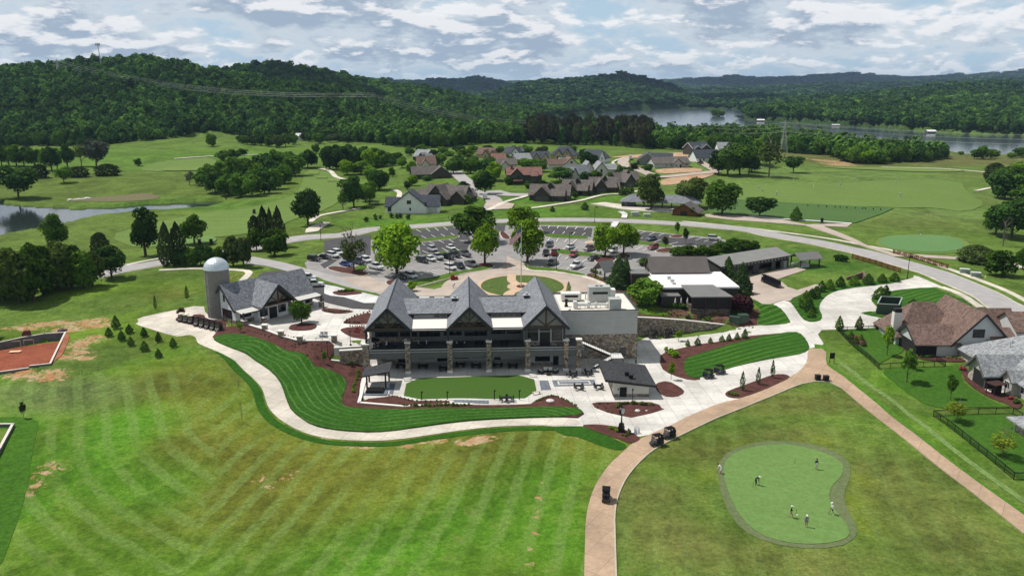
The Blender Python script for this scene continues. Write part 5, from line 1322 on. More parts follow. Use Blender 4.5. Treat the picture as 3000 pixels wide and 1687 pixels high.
def far_proto(ck, seed, n, size, mname):
    rg = np.random.default_rng(seed); C_, Nn = crown_pts(ck, n, rg); me = leafmesh('wood_crown', C_, Nn, size, LM[mname], rg, .55); return bpy.data.objects.new('wood_crown', me)
PW = [far_proto('round', 401 + i, 420, .13, ('wood1', 'wood1', 'wood2', 'wood1', 'wood2', 'wood1')[i]) for i in range(6)]
PL = [far_proto('round', 501 + i, 420, .13, ('wood2', 'wood2', 'wood1', 'wood2')[i]) for i in range(4)]
LM['wood_shaded'] = leafmat('far_wood_shaded_leaves', (.018, .048, .022), (.036, .080, .030), .12, .35)  # darker leaves: cloud shade on the far ridges put into the colour
PF = [far_proto('blob', 601 + i, 130, .22, ('wood_shaded', 'wood_shaded', 'wood1')[i]) for i in range(3)]
PP = [far_proto('pine', 701 + i, 330, .12, 'woodp') for i in range(3)] + [far_proto('round', 711, 330, .13, 'wood1')]
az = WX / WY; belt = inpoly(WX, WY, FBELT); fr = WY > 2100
pine = belt & (az > .015) & (az < .165) & (WY < 960)
forest('hill_forest', ~belt & ~fr, PW, 13, 10.5, 'dense dark broadleaf forest covering the near hills')
forest('valley_forest', belt & ~pine, PL, 13, 10.0, 'mixed green wood between the village and the lake')
forest('pine_forest', pine, PP, 17, 7.5, 'dark brownish pine wood behind the village')
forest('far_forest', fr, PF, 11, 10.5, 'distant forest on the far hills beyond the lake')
# ---------------------------------------------------------------- buildings
LG = plain('light_grey_paint', (.46, .47, .46), .7, .06); TRIM = plain('dark_trim', (.030, .031, .034), .5, .08)
GREYP = plain('slate_grey_panel', (.105, .112, .108), .7, .08); BEIGE = plain('beige_render', (.58, .55, .49), .8, .05)
ORW = batten('cedar_boards', (.20, .082, .030), .3, .6); BROWNR = shingle('shingles_brown', (.150, .100, .082)); TAUPE = shingle('shingles_taupe', (.125, .110, .100))
NAVY = shingle('shingles_navy', (.060, .068, .085)); DKROOF = shingle('shingles_charcoal', (.040, .042, .046)); WHITEW = batten('white_boards', (.72, .73, .73), .5, .9)
PALER = plain('pale_metal_roof', (.56, .54, .50), .5, .05); GALV = plain('galvanised', (.42, .43, .43), .45, .08, metal=.3)
RW = 0.057; CLO = Vector((-9.59, 168.2, 0))
def cl(k, x, y, z):
    """photo point at height z -> clubhouse coordinates"""
    p = flat(k, x, y, z); dx, dy = p[0] - CLO.x, p[1] - CLO.y; return (dx * cos(RW) + dy * sin(RW), -dx * sin(RW) + dy * cos(RW))
def window(parent, x0, z0, x1, z1, y, t=.08, nx=1, nz=1, axis='y', frame=None, sgn=-1, gl=None):
    """framed window: frame with bars, dark pane set back, on the plane y (or x)"""
    f = MB(); g = MB()
    def bx(mb, a0, b0, a1, b1, d0, d1):
        if axis == 'y': mb.box(a0, y + sgn * d0, b0, a1, y + sgn * d1, b1)
        else: mb.box(y + sgn * d0, a0, b0, y + sgn * d1, a1, b1)
    bx(f, x0, z0, x0 + t, z1, -.02, .07); bx(f, x1 - t, z0, x1, z1, -.02, .07); bx(f, x0 + t, z0, x1 - t, z0 + t, -.02, .07); bx(f, x0 + t, z1 - t, x1 - t, z1, -.02, .07)
    for i in range(1, nx): xx = x0 + (x1 - x0) * i / nx; bx(f, xx - t * .4, z0 + t, xx + t * .4, z1 - t, -.02, .055)
    for i in range(1, nz): zz = z0 + (z1 - z0) * i / nz; bx(f, x0 + t, zz - t * .35, x1 - t, zz + t * .35, -.02, .05)
    w = f.build('window', frame or TRIM, parent); bx(g, x0 + t * .5, z0 + t * .5, x1 - t * .5, z1 - t * .5, -.03, .02); g.build('pane', gl or GLASS(), w); return w
def door(parent, x0, z0, x1, z1, y, m=None, sgn=-1):
    d = MB().box(x0, y + sgn * .09, z0, x1, y - sgn * .02, z1).build('door', m or BLACK(), parent)
    MB().box(x1 - .16, y + sgn * .14, z0 + 1, x1 - .10, y + sgn * .09, z0 + 1.12).build('handle', GALV, d); return d
def column_stone(parent, x, y, z0, z1, w=1.05, base=True):
    c = MB().cbox(x, y, z0, w, w, z1 - z0).build('stone_column', STONE(), parent)
    m = MB().cbox(x, y, z1, w + .25, w + .25, .28)
    if base: m.cbox(x, y, z0 - .02, w + .16, w + .16, .62)
    m.build('cap', CAP(), c)

club = thing('clubhouse', 'large grey clubhouse with three steep shingled gables over stone columned porches', 'clubhouse', CLO, RW)
w = MB()
w.m = 0                                  # back walls, floors
w.box(-21.0, 6.5, -1, 13.2, 6.8, 4.7); w.box(13.2, 3.2, -1, 24.0, 3.5, 4.7); w.box(13.0, 3.5, -1, 13.3, 6.5, 4.7); w.box(-21.3, 6.8, -1, -21.0, 25.8, 9.6)
w.box(12.4, 1.2, 5.32, 21.2, 1.5, 10.2); w.box(12.4, 1.5, 5.32, 12.7, 5.6, 9.5); w.box(20.9, 1.5, 5.32, 21.2, 6, 9.6)
w.box(-21.3, 25.8, 3, 21.2, 26.1, 9.9)
for a in (-16.8, .5, 16.9):
    y = 1.0 if a > 10 else 3.6
    w.add([(a - 4.2, y, 10.15), (a + 4.2, y, 10.15), (a, y, 14.3), (a - 4.2, y + .2, 10.15), (a + 4.2, y + .2, 10.15), (a, y + .2, 14.3)], [(0, 1, 2), (5, 4, 3), (0, 3, 4, 1), (1, 4, 5, 2), (2, 5, 3, 0)])
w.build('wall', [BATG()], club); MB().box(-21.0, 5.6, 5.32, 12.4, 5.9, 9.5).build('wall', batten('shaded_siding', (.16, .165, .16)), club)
d = MB(); d.box(-21.5, -.35, 4.86, 25.2, 6.5, 5.32); d.build('deck', plain('deck_stain', (.085, .085, .088), .8), club)
d = MB(); d.box(-21.4, -.30, 3.35, 25.0, -.05, 4.86)
for x in np.arange(-20.6, 25, 1.62): d.box(x, -.36, 3.5, x + 1.42, -.30, 4.62)
d.build('fascia', GREYP, club); MB().box(-21.6, -.42, 5.32, 25.3, -.12, 5.44).box(-21.6, -.42, 4.80, 25.3, -.37, 4.9).build('deck_edge', plain('pale_edge', (.52, .52, .50), .6), club)
MB().box(-21.2, .2, 3.2, 25, 6.4, 3.34).build('soffit', GREYP, club)
for x in (-12.8, -3.8, 4.6, 13.0, 21.3, 24.1): column_stone(club, x, -.05, 0, 6.85)
column_stone(club, -21.7, -.05, 0, 6.6, 1.3)
p = MB()
for x in (-21.5, -12.0, -4.1, 4.9, 12.6, 20.9): p.box(x - .22, -.25, 7.1 if x > -21 else 6.85, x + .22, .19, 10.0)
p.build('post', DARK(), club)
# porch beams
MB().box(-21.6, -.28, 9.45, 21.2, -.02, 9.95).box(-21.5, 5.2, 9.2, 12.4, 5.5, 9.6).build('beam', DARK(), club)
for x0, x1 in ((-21.0, -13.4), (-12.2, -4.4), (-3.2, 4.0), (5.2, 12.4), (13.6, 20.7), (21.9, 25.0)):
    r = MB(); r.box(x0, -.30, 6.36, x1, -.24, 6.42).box(x0, -.30, 5.50, x1, -.24, 5.55)
    for x in np.arange(x0, x1, .22): r.box(x, -.285, 5.55, x + .025, -.255, 6.36)
    r.build('railing', BLACK(), club)
roofm = ROOFG()
for a in (-16.8, .5, 16.9):
    r = MB().gable(a - 4.35, 0, a + 4.35, 26.2, 10.35, 4.35, 'y', .55, .30, .9).build('roof', roofm, club)
    t = MB(); R = 14.72; e = 4.95
    for s in (-1, 1): t.beam((a, -1.0, R - .22), (a + s * e, -1.0, R - .22 - e), .16, .62)
    t.cyl((a, -1.0, R + .28), (a, 27.1, R + .28), .10, n=6); t.build('fascia_board', TRIM, r)
    k = MB(); y = -.45
    k.beam((a, y, 10.1), (a, y, 13.9), .34); k.beam((a - 4.2, y, 10.1), (a + 4.2, y, 10.1), .34)
    for s in (-1, 1): k.beam((a, y, 10.3), (a + s * 2.35, y, 12.1), .26); k.beam((a, y, 11.6), (a + s * 1.15, y, 12.9), .2) if a < 10 else None
    k.build('truss', WOOD(), club)
for x0, x1 in ((-12.3, -4.0), (5.0, 12.3)):
    r = MB(); r.slab([(x0 - 2.2, 7.2, 11.22), (x1 + 2.2, 7.2, 11.22), (x1 + 3.2, 15.2, 12.75), (x0 - 3.2, 15.2, 12.75)], .25); r.slab([(x0 - 3.2, 15.2, 12.75), (x1 + 3.2, 15.2, 12.75), (x1 + 2.2, 17.5, 12.0), (x0 - 2.2, 17.5, 12.0)], .25)
    r.build('roof', roofm, club); MB().box(x0 - 2.2, 7.08, 10.92, x1 + 2.2, 7.2, 11.26).build('fascia_board', TRIM, club)
    c = MB().box(x0 - 1.4, 8.0, 9.7, x1 + 1.4, 8.2, 11.25).build('clerestory', BATG(), club)
    xs = np.linspace(x0 - .8, x1 + .8, 8)
    for i in range(7):
        if x0 < 0 and 0 < i < 4: continue
        window(c, xs[i] + .1, 10.25, xs[i + 1] - .1, 11.05, 8.0, .07)
    MB().slab([(x0 - .55, -.55, 9.72), (x1 + .55, -.55, 9.72), (x1 + .1, 8.0, 10.12), (x0 - .1, 8.0, 10.12)], .2).build('porch_roof', plain('cream_membrane', (.70, .67, .62), .6, .04), club)
    MB().box(x0 - .6, -.66, 9.44, x1 + .6, -.56, 9.74).build('gutter', TRIM, club)
    f = MB().box(x0 - 3, 17.3, 9.3, x1 + 3, 25.8, 9.62).build('flat_roof', WHITE(), club); MB().box(x0 - 1.2, 25.5, 9.62, x1 + 1.2, 25.85, 10.3).build('parapet', LG, f)
    MB().box(x0 - 1.4, 25.4, 10.3, x1 + 1.4, 25.95, 10.42).build('coping', TRIM, f)
for x0, x1, z0, z1 in ((-20.3, -15.2, 6.5, 9.0), (-14.8, -11, 6.5, 9.0), (-10.6, -6.0, 6.4, 8.9), (-5.2, -1.2, 6.6, 8.9), (-.6, 4.4, 6.4, 9.0), (5.2, 8.4, 6.8, 8.9), (8.8, 12, 6.8, 8.9)):
    window(club, x0, z0, x1, z1, 5.6, .10, 3, 1)
for x0, x1, nx in ((13.0, 15.4, 2), (18.3, 20.6, 2)): window(club, x0, 6.4, x1, 8.5, 1.2, .10, nx, 2); window(club, x0, 8.6, x1, 9.4, 1.2, .09, nx)
window(club, 15.7, 8.6, 18.0, 9.4, 1.2, .09, 2); door(club, 15.7, 5.32, 18.0, 8.4, 1.2)
for a in (-.35, 1.0): window(club, a, 12.3, a + .5, 12.9, 3.55, .06)
for x0, x1, z0, z1 in ((-10.9, -7.4, 1.0, 3.0), (-6.8, -4.4, .1, 3.0), (-3.0, .3, .9, 3.0), (1.0, 4.4, 1.0, 3.0), (8.2, 12.2, 1.2, 3.0)): window(club, x0, z0, x1, z1, 6.5, .09, 3)
door(club, -15.5, 0, -13.6, 2.6, 6.5); door(club, 6.0, 0, 7.4, 2.5, 6.5); window(club, 14.9, 1.0, 18.2, 2.9, 3.2, .1, 3, 1); door(club, 18.9, 0, 20.1, 2.7, 3.2)
st = MB(); st.box(13.3, 3.1, -.3, 14.6, 3.2, .75); st.box(14.6, 3.1, -.3, 18.8, 3.2, .75); st.box(-21, 6.4, -.3, -15.7, 6.5, .9); st.box(12.4, 1.1, 5.32, 15.6, 1.2, 6.2); st.box(18.1, 1.1, 5.32, 21.0, 1.2, 6.2); st.box(-21, 5.48, 5.32, -11, 5.6, 6.3); st.build('stone_base', STONE(), club)
# east wing
wg = MB(); wg.box(20.9, 6.0, 6.2, 38.1, 22.6, 11.3); wing = wg.build('wing_wall', BATG(), club); MB().box(21.0, 5.9, -1, 38.25, 22.75, 6.2).build('stone_base', STONE(), wing)
MB().box(20.9, 5.94, 6.2, 38.2, 6.0, 6.42).box(20.9, 5.95, 9.6, 38.15, 6.0, 9.72).build('trim_band', LG, wing)
MB().box(21.2, 6.3, 11.3, 37.8, 22.3, 11.36).build('flat_roof', plain('ivory_membrane', (.68, .63, .56), .7, .08, .3), wing)
pr = MB(); pr.box(20.8, 5.9, 11.3, 38.2, 6.25, 11.62); pr.box(20.8, 22.35, 11.3, 38.2, 22.7, 11.62); pr.box(37.85, 6.25, 11.3, 38.2, 22.35, 11.62); pr.build('parapet', LG, wing)
pr = MB(); pr.box(20.7, 5.82, 11.62, 38.3, 6.32, 11.74); pr.box(20.7, 22.28, 11.62, 38.3, 22.78, 11.74); pr.box(37.78, 6.32, 11.62, 38.3, 22.28, 11.74); pr.build('coping', TRIM, wing)
window(wing, 34.2, .9, 35.6, 3.0, 5.9, .10, 2, 2)
# outside stair
s = MB(); n = 15
for i in range(n): a = 25.3 + i * .42; z = 5.2 - i * .19; s.box(a, 2.2, z - .07, a + .44, 3.9, z)
for i in range(12): a = 31.4 - i * .36; z = 2.2 - i * .185; s.box(a - .36, .4, z - .07, a, 2.0, z)
s.box(31.5, .4, 2.25, 34.1, 3.9, 2.4); s.build('stair', plain('stair_concrete', (.66, .65, .63), .7), club)
s = MB(); s.beam((25.3, 2.15, 5.0), (31.6, 2.15, 2.15), .1, .35); s.beam((25.3, 2.1, 6.2), (31.6, 2.1, 3.35), .06); s.beam((31.5, .35, 2.1), (27.1, .35, -.1), .1, .35); s.beam((31.5, .35, 3.4), (27.1, .35, 1.0), .06); s.beam((31.5, .35, 3.4), (34.1, .35, 3.4), .06); s.beam((34.1, .35, 3.4), (34.1, 3.9, 3.4), .06)
for t in np.linspace(0, 1, 16): s.beam((25.3 + 6.3 * t, 2.1, 5 - 2.85 * t), (25.3 + 6.3 * t, 2.1, 6.2 - 2.85 * t), .035)
for t in np.linspace(0, 1, 8): s.beam((31.5 - 4.4 * t, .35, 2.1 - 2.2 * t), (31.5 - 4.4 * t, .35, 3.4 - 2.4 * t), .035); s.beam((31.5 + 2.6 * t, .35, 2.4), (31.5 + 2.6 * t, .35, 3.4), .035)
for x in (31.6, 34.0): s.beam((x, .5, 0), (x, .5, 2.3), .15)
s.build('stair_railing', BLACK(), club)
for x in (-12.8, -3.8, 4.6, 13.0, 21.3): MB().cbox(x, -.66, 2.5, .22, .2, .5).build('wall_lamp', BLACK(), club)

# rooftop machines, each standing on the roof
def at_cl(x, y, z): return Vector((CLO.x + x * cos(RW) - y * sin(RW), CLO.y + x * sin(RW) + y * cos(RW), z))
def roofunit(label, k, x, y, w_, d_, h, fans=1, mname='unit_grey', c=(.40, .42, .40), louver=True):
    p = cl(k, x, y, 11.4); t = thing('rooftop_unit', label, 'air handler', at_cl(p[0], p[1] + d_ / 2, 11.36), RW, None); mm = plain(mname, c, .5)
    MB().cbox(0, 0, .25, w_, d_, h).cbox(0, 0, h + .25, w_ + .1, d_ + .1, .08).build('casing', mm, t); MB().cbox(0, 0, 0, w_ * .9, d_ * .9, .25).build('base_frame', TRIM, t)
    if louver: MB().box(-w_ * .32, -d_ / 2 - .03, h * .62, w_ * .38, -d_ / 2, h * .62 + .55).build('louvre', BLACK(), t)
    for i in range(fans): MB().cyl(((i - (fans - 1) / 2) * 1.0, 0, h + .33), ((i - (fans - 1) / 2) * 1.0, 0, h + .42), .42, n=14).build('fan', BLACK(), t)
roofunit('tallest grey rooftop air handler with two black fans on the flat wing roof', 'S', 1010, 870, 5.0, 2.4, 3.6, 2)
roofunit('white topped low rooftop unit beside the right gable', 'S', 580, 840, 4.4, 2.2, 1.6, 0, 'unit_white', (.66, .66, .62))
roofunit('grey rooftop unit nearest the front right corner of the wing roof', 'S', 1250, 975, 2.6, 2.0, 2.3, 0, louver=False)
roofunit('pale side hood joined right of the tallest rooftop air handler', 'S', 1190, 840, 1.8, 2.0, 2.5, 0, 'unit_white', (.6, .62, .6), False)
def simple(name, label, cat, mb, mats, loc=(0, 0, 0), rz=0, group=None):
    o = mb.build(name, mats); o.location = loc; o.rotation_euler = (0, 0, rz); return tag(o, label, cat, group)
p0 = cl('S', 640, 935, 11.5); p1 = cl('S', 1150, 925, 11.5)
mb = MB(); L0 = p1[0] - p0[0]; mb.cyl((0, 0, .9), (L0 * .38, 0, .9), .42, n=12); mb.cyl((L0 * .38, 0, .9), (L0, .2, .8), .30, n=10); mb.cbox(0, 0, .2, .8, 1.1, 1.5); mb.cbox(L0 * .4, 0, .1, .6, .9, 1.4); mb.cbox(L0 * .62, 0, .1, .5, .7, 1.2); mb.cbox(L0, 0, .1, 1.0, 1.2, 1.1)
for t in (.15, .3, .5, .75, .9): mb.beam((L0 * t, -.4, 0), (L0 * t, -.4, .9), .07); mb.beam((L0 * t, .4, 0), (L0 * t, .4, .9), .07)
simple('air_duct', 'long pale metal duct running between the rooftop machines', 'duct', mb, plain('duct_metal', (.62, .62, .60), .4), at_cl(p0[0], p0[1], 11.36), RW)
for i, (x, y, h, r_) in enumerate(((510, 915, 1.6, .38), (725, 830, 1.7, .24), (800, 810, 1.3, .18), (1290, 830, .9, .35), (660, 945, .7, .4), (560, 990, .5, .3))):
    p = cl('S', x, y, 11.4); mb = MB().cyl((0, 0, 0), (0, 0, h), r_ * .8, n=10).cyl((0, 0, h), (0, 0, h + .18), r_ * 1.2, r_ * .9, 10).cbox(0, 0, 0, r_ * 2.1, r_ * 2.1, .3)
    simple('roof_vent', ('black twin headed', 'tall white', 'thin paired', 'short pale', 'low boxy', 'smallest')[i] + ' vent on the flat wing roof', 'roof vent', mb, BLACK() if i == 0 else plain('duct_metal', (0, 0, 0)), at_cl(p[0], p[1], 11.36), RW)
for lab, k, x, y, z in (('black capped vent box left of the middle roof peak', 'W', 1400, 400, 12.6), ('white capped vent box left of the right roof peak', 'R', 475, 1180, 12.8)):
    p = cl(k, x, y, z); mb = MB().cbox(0, 0, -.6, 1.3, 1.0, 1.0); mb.m = 1; mb.cyl((0, 0, .4), (0, 0, 1.0), .38, n=10).cbox(0, 0, .38, 1.5, 1.2, .12); simple('roof_vent', lab, 'roof vent', mb, [TRIM, LG], at_cl(p[0], p[1], z), RW)
p = cl('W', 950, 405, 9.7); simple('roof_equipment', 'pair of white low units behind the left link roof', 'roof equipment', MB().cbox(0, 3, 0, 2.4, 1.4, 1.3).cbox(3.6, 3, 0, 2.4, 1.4, 1.2), LG, at_cl(p[0], 20, 9.64), RW)

# ---------------------------------------------------------------- silo and starter house
SC = Vector((-72.3, 195.7, gz(-72.3, 195.7)))
silo = thing('silo', 'tall grey ribbed silo with a shiny metal dome', 'silo', SC)
mb = MB(); n = 72; zb = -1; H_ = 12.3
vs = []; 
for z in (zb, H_):
    for i in range(n): r = 2.8 + (.05 if i % 3 == 0 else 0); vs.append((r * cos(2 * pi * i / n), r * sin(2 * pi * i / n), z))
mb.add(vs, [(i, (i + 1) % n, n + (i + 1) % n, n + i) for i in range(n)]); mb.build('shell', plain('silo_grey', (.215, .205, .185), .6, .08), silo)
dm = MB(); prof = [(2.98, H_ - .1), (3.0, H_ + .1)] + [(2.95 * cos(a), H_ + .1 + 2.65 * sin(a)) for a in np.linspace(.05, 1.5, 9)]
vs = []; n = 48
for r, z in prof: vs += [((r * (1 + (.018 if i % 2 else 0))) * cos(2 * pi * i / n), (r * (1 + (.018 if i % 2 else 0))) * sin(2 * pi * i / n), z) for i in range(n)]
fs = [(j * n + i, j * n + (i + 1) % n, (j + 1) * n + (i + 1) % n, (j + 1) * n + i) for j in range(len(prof) - 1) for i in range(n)] + [tuple((len(prof) - 1) * n + i for i in range(n))]
dm.add(vs, fs); dm.build('dome', plain('dome_metal', (.62, .68, .72), .38, .06, metal=.55), silo)
b_ = MB()
for z in (3.2, 5.8, 8.6): b_.lathe([(2.86, z), (2.90, z), (2.90, z + .12), (2.86, z + .12)], n=40)
b_.build('hoop', plain('silo_grey', (0, 0, 0)), silo); MB().lathe([(3.2, -1), (3.2, .25), (2.7, .25)], n=32).build('footing', CAP(), silo)
q = MB(); a = R_(215)
for t in (-.25, .25): q.beam((2.95 * cos(a) + t * sin(a), 2.95 * sin(a) - t * cos(a), 0), (2.95 * cos(a) + t * sin(a), 2.95 * sin(a) - t * cos(a), H_), .06)
for z in np.arange(.3, H_, .4): q.beam((2.95 * cos(a) - .25 * sin(a), 2.95 * sin(a) + .25 * cos(a), z), (2.95 * cos(a) + .25 * sin(a), 2.95 * sin(a) - .25 * cos(a), z), .04)
q.build('ladder', GALV, silo)
SHO = Vector((-66.3, 189.2, 4.8)); sa_ = atan2(.77, .64)
sh = thing('starter_house', 'white gabled golf shop with grey shingle roof and timber porch beside the silo', 'golf shop', SHO, sa_)
# local x along the long front, y to the back
w = MB(); w.box(0, 0, -1.5, 22.5, 9.6, 3.7).gwall(0, 0, 22.5, 9.6, 3.7, 4.9, 'x'); w.box(4.9, -2.0, -.5, 13.5, 0, 3.9)
w.build('wall', WHITEW, sh); MB().box(-.06, -.06, -1.5, 22.56, 9.66, .6).build('stone_base', STONE(), sh)
r = MB().gable(0, 0, 22.5, 9.6, 3.75, 4.95, 'x', .6, .28, .7).build('roof', roofm, sh)
t = MB()
for x in (-.75, 23.25):
    for y, s in ((-.6, 1), (10.2, -1)): t.beam((x, y, 3.75 - .6 * 1.03 - .05), (x, 4.8, 8.6), .12, .5)
t.box(-.7, -.74, 2.85, 23.2, -.62, 3.25); t.build('fascia_board', TRIM, r)
r = MB().gable(4.9, -4.3, 13.5, 6, 4.1, 4.35, 'y', .55, .28, .6).build('roof', roofm, sh)
t = MB()
for s in (-1, 1): t.beam((9.2, -5.0, 8.5), (9.2 + s * 4.9, -5.0, 3.6), .14, .5)
t.build('fascia_board', TRIM, r)
k = MB(); k.beam((9.2, -4.4, 4.0), (9.2, -4.4, 8.0), .28); k.beam((4.9, -4.4, 3.9), (13.5, -4.4, 3.9), .3)
for s in (-1, 1): k.beam((9.2, -4.4, 4.2), (9.2 + s * 2.3, -4.4, 6.1), .24)
k.beam((4.7, -4.4, 3.7), (4.7, 0, 3.7), .25); k.beam((13.7, -4.4, 3.7), (13.7, 0, 3.7), .25); k.build('truss', WOOD(), sh)
MB().add([(5.2, -2.1, 4.0), (13.2, -2.1, 4.0), (9.2, -2.1, 8.0)], [(0, 1, 2)]).build('gable_panel', BEIGE, sh)
MB().box(5, -4.2, 3.95, 13.4, -2.1, 4.02).build('porch_ceiling', WOOD(), sh)
for x0, x1 in ((-.3, 4.6), (13.9, 23.2)):
    f = MB().slab([(x0, -3.3, 2.95), (x1, -3.3, 2.95), (x1, -.3, 3.35), (x0, -.3, 3.35)], .14).build('porch_roof', PALER, sh); MB().box(x0, -3.42, 2.65, x1, -3.3, 2.98).build('gutter', TRIM, f)
for x, y in ((.2, -3.1), (4.9, -4.3), (13.6, -4.3), (22.9, -3.1)):
    c = MB().cbox(x, y, -.4, 1.0, 1.0, 1.6).build('stone_pier', STONE(), sh); MB().cbox(x, y, 1.2, 1.2, 1.2, .15).build('cap', CAP(), c); MB().cbox(x, y, 1.35, .34, .34, 1.7 if y > -4 else 2.6).build('post', DARK(), c)
window(sh, 1.2, 1.0, 4.2, 2.6, 0, .1, 2); window(sh, 1.5, .7, 5.6, 2.9, -.0, .14, 2, 1, axis='x'); window(sh, 4.1, 4.6, 4.9, 6.3, 0, .08, axis='x')
for x in (5.4, 10.6): window(sh, x, .8, x + 2.2, 2.7, -2.0, .1, 2)
door(sh, 8.0, -.2, 10.2, 2.6, -2.0)
for x in (14.6, 17.4, 20.2): window(sh, x, .8, x + 2.0, 2.6, 0, .1, 2)
MB().gable(7.5, 8, 12.5, 13.5, 3.4, 2.6, 'y', .4, .25).build('roof', roofm, sh)

# ---------------------------------------------------------------- terrace buildings
shed = thing('bar_shed', 'small white outbuilding with a slanting charcoal roof on the terrace', 'outbuilding', (20.2, 153.2, 0), .01)
MB().box(0, 0, .7, 7.0, 10.4, 2.9).add([(0, 0, 2.9), (0, 0, 3.75), (7, 0, 2.9), (0, 10.4, 2.9), (0, 10.4, 3.75), (7, 10.4, 2.9)], [(0, 2, 1), (3, 4, 5), (0, 1, 4, 3), (1, 2, 5, 4)]).build('wall', CREAM(), shed)
MB().box(-.08, -.08, -.3, 7.08, 10.48, .7).build('stone_base', STONE(), shed)
r = MB().slab([(-1.7, -.9, 4.05), (8.3, -.9, 2.82), (8.1, 11.4, 2.82), (-1.9, 11.4, 4.05)], .28).build('roof', DKROOF, shed)
MB().slab([(-1.8, -1.0, 4.02), (8.4, -1.0, 2.77), (8.4, -.9, 2.77), (-1.8, -.9, 4.02)], .42).slab([(-1.85, -.9, 4.02), (-1.7, -.9, 4.0), (-1.9, 11.4, 4.0), (-2.05, 11.4, 4.02)], .4).build('fascia_board', TRIM, r)
for x, y in ((3.0, 3.2), (3.6, 1.6)): MB().cbox(x, y, 3.4, .8, .7, .75).cbox(x, y, 4.1, .95, .85, .12).build('roof_vent', BLACK(), r)
door(shed, 1.2, 0, 2.6, 2.15, 0); window(shed, 2.0, 1.3, 4.6, 2.5, 0, .1, 2, axis='x'); window(shed, 6.2, 1.3, 8.8, 2.5, 0, .1, 2, axis='x')
MB().cbox(.9, -.12, 1.6, .2, .2, .3).build('wall_lamp', BLACK(), shed); MB().box(7.08, 3, .2, 7.4, 4, 1.4).build('meter_box', LG, shed)
pav = thing('pavilion', 'open timber pavilion with a slanting dark roof beside the sunken stage', 'pavilion', (-30.3, 156.2, 0), 0)
MB().slab([(-.1, 0, 3.25), (5.5, .9, 4.05), (5.1, 7.2, 4.05), (-.3, 5.3, 3.25)], .25).build('roof', DKROOF, pav)
f = MB()
for x, y, z in ((.8, .9, 3.2), (4.6, 1.0, 3.7), (4.6, 5.6, 3.7), (.6, 4.8, 3.1)): f.beam((x, y, 0), (x, y, z), .3)
f.beam((.4, .9, 3.05), (4.9, 1.0, 3.65), .22); f.beam((.3, 4.8, 3.0), (4.9, 5.7, 3.65), .22); f.build('post', plain('dark_timber', (.045, .022, .018), .7), pav)
simple('stage', 'low dark stage platform under the open pavilion', 'platform', MB().box(0, 0, 0, 4.6, 3.6, .45), BLUEST, (-29.6, 153.6, 0)); 
simple('fire_pit_table', 'black rectangular fire table standing on the low stage', 'fire table', MB().box(0, 0, 0, 3.4, 2.2, .5).box(.3, .3, .5, 3.1, 1.9, .53), BLACK(), (-29.3, 154.2, .45))

# stone and concrete walls
def wall(name, label, cat, pts, z0, z1, th, m, cap=.16, capm=None, over=.08):
    """wall standing along world points; z0, z1 per point"""
    n = len(pts); z0 = z0 if hasattr(z0, '__len__') else [z0] * n; z1 = z1 if hasattr(z1, '__len__') else [z1] * n
    t = thing(name, label, cat, (pts[0][0], pts[0][1], z0[0])); o = Vector((pts[0][0], pts[0][1], z0[0]))
    a = MB(); c = MB()
    for i in range(n - 1):
        p = Vector(pts[i]); q = Vector(pts[i + 1]); d = (q - p).normalized(); nn = Vector((-d.y, d.x)); e = d * (th / 2 if i < n - 2 else 0)
        def ring_(w, ext=Vector((0, 0))): return [p - nn * w, p + nn * w, q + e + nn * w + ext, q + e - nn * w + ext]
        A_ = ring_(th / 2); B_ = ring_(th / 2 + over); zz0 = (z0[i], z0[i], z0[i + 1], z0[i + 1]); zz1 = (z1[i], z1[i], z1[i + 1], z1[i + 1])
        for mb, R4, lo, hi in ((a, A_, zz0, zz1), (c, B_, zz1, [z + cap for z in zz1])):
            mb.add([(v.x - o.x, v.y - o.y, z - o.z) for v, z in zip(R4, lo)] + [(v.x - o.x, v.y - o.y, z - o.z) for v, z in zip(R4, hi)], [(0, 1, 2, 3), (7, 6, 5, 4), (0, 4, 5, 1), (1, 5, 6, 2), (2, 6, 7, 3), (3, 7, 4, 0)])
    a.build('wall_body', m, t)
    if cap: c.build('coping', capm or CAP(), t)
    return t
wall('retaining_wall', 'long stone retaining wall with pale coping that falls to the right beside the service yard', 'retaining wall', [(30.4, 194), (37, 195), (43, 196), (49, 197.1), (56.4, 198.2)], -1, [5.0, 4.35, 3.6, 2.6, 1.5], .6, STONE())
wall('ramp_wall', 'high stone wall with white coping beside the left end of the deck', 'retaining wall', [flat('Y', 990, 940, 4.9), flat('Y', 1560, 905, 4.9)], -.5, 4.7, .6, STONE(), .25)
wall('ramp_wall', 'pale curved concrete wall behind the ramp', 'retaining wall', [flat('Y', 890, 890, 4.9), flat('Y', 1400, 862, 4.9)], 3.2, 4.8, .5, LG, .2)
wall('low_wall', 'low white capped wall around the bottom of the ramp', 'low wall', [flat('Y', 878, 1000, 2.6), flat('Y', 800, 1122, 2.4), flat('Y', 1180, 1165, 1.8), flat('Y', 1575, 1228, 1.2)], [.5, .5, -.2, -.5], [2.5, 2.3, 1.7, 1.1], .4, STONE(), .25)
wall('low_wall', 'white capped low wall around the left and lower side of the sunken terrace', 'low wall', [flat('H', 182, 272, .6), flat('H', 133, 458, .6), flat('H', 470, 486, .6), flat('H', 815, 470, .6), flat('H', 990, 470, .6)], -.4, .45, .45, STONE(), .2)
PW_ = [gnd('D', 1885, 1180), gnd('D', 2000, 1215), gnd('D', 2122, 1262), gnd('D', 2265, 1302), gnd('D', 2480, 1300)]
wall('plaza_wall', 'low stone wall with white coping along the edge of the upper plaza', 'low wall', [(p.x, p.y) for p in PW_], [p.z - .6 for p in PW_], [p.z + .55 for p in PW_], .5, STONE())
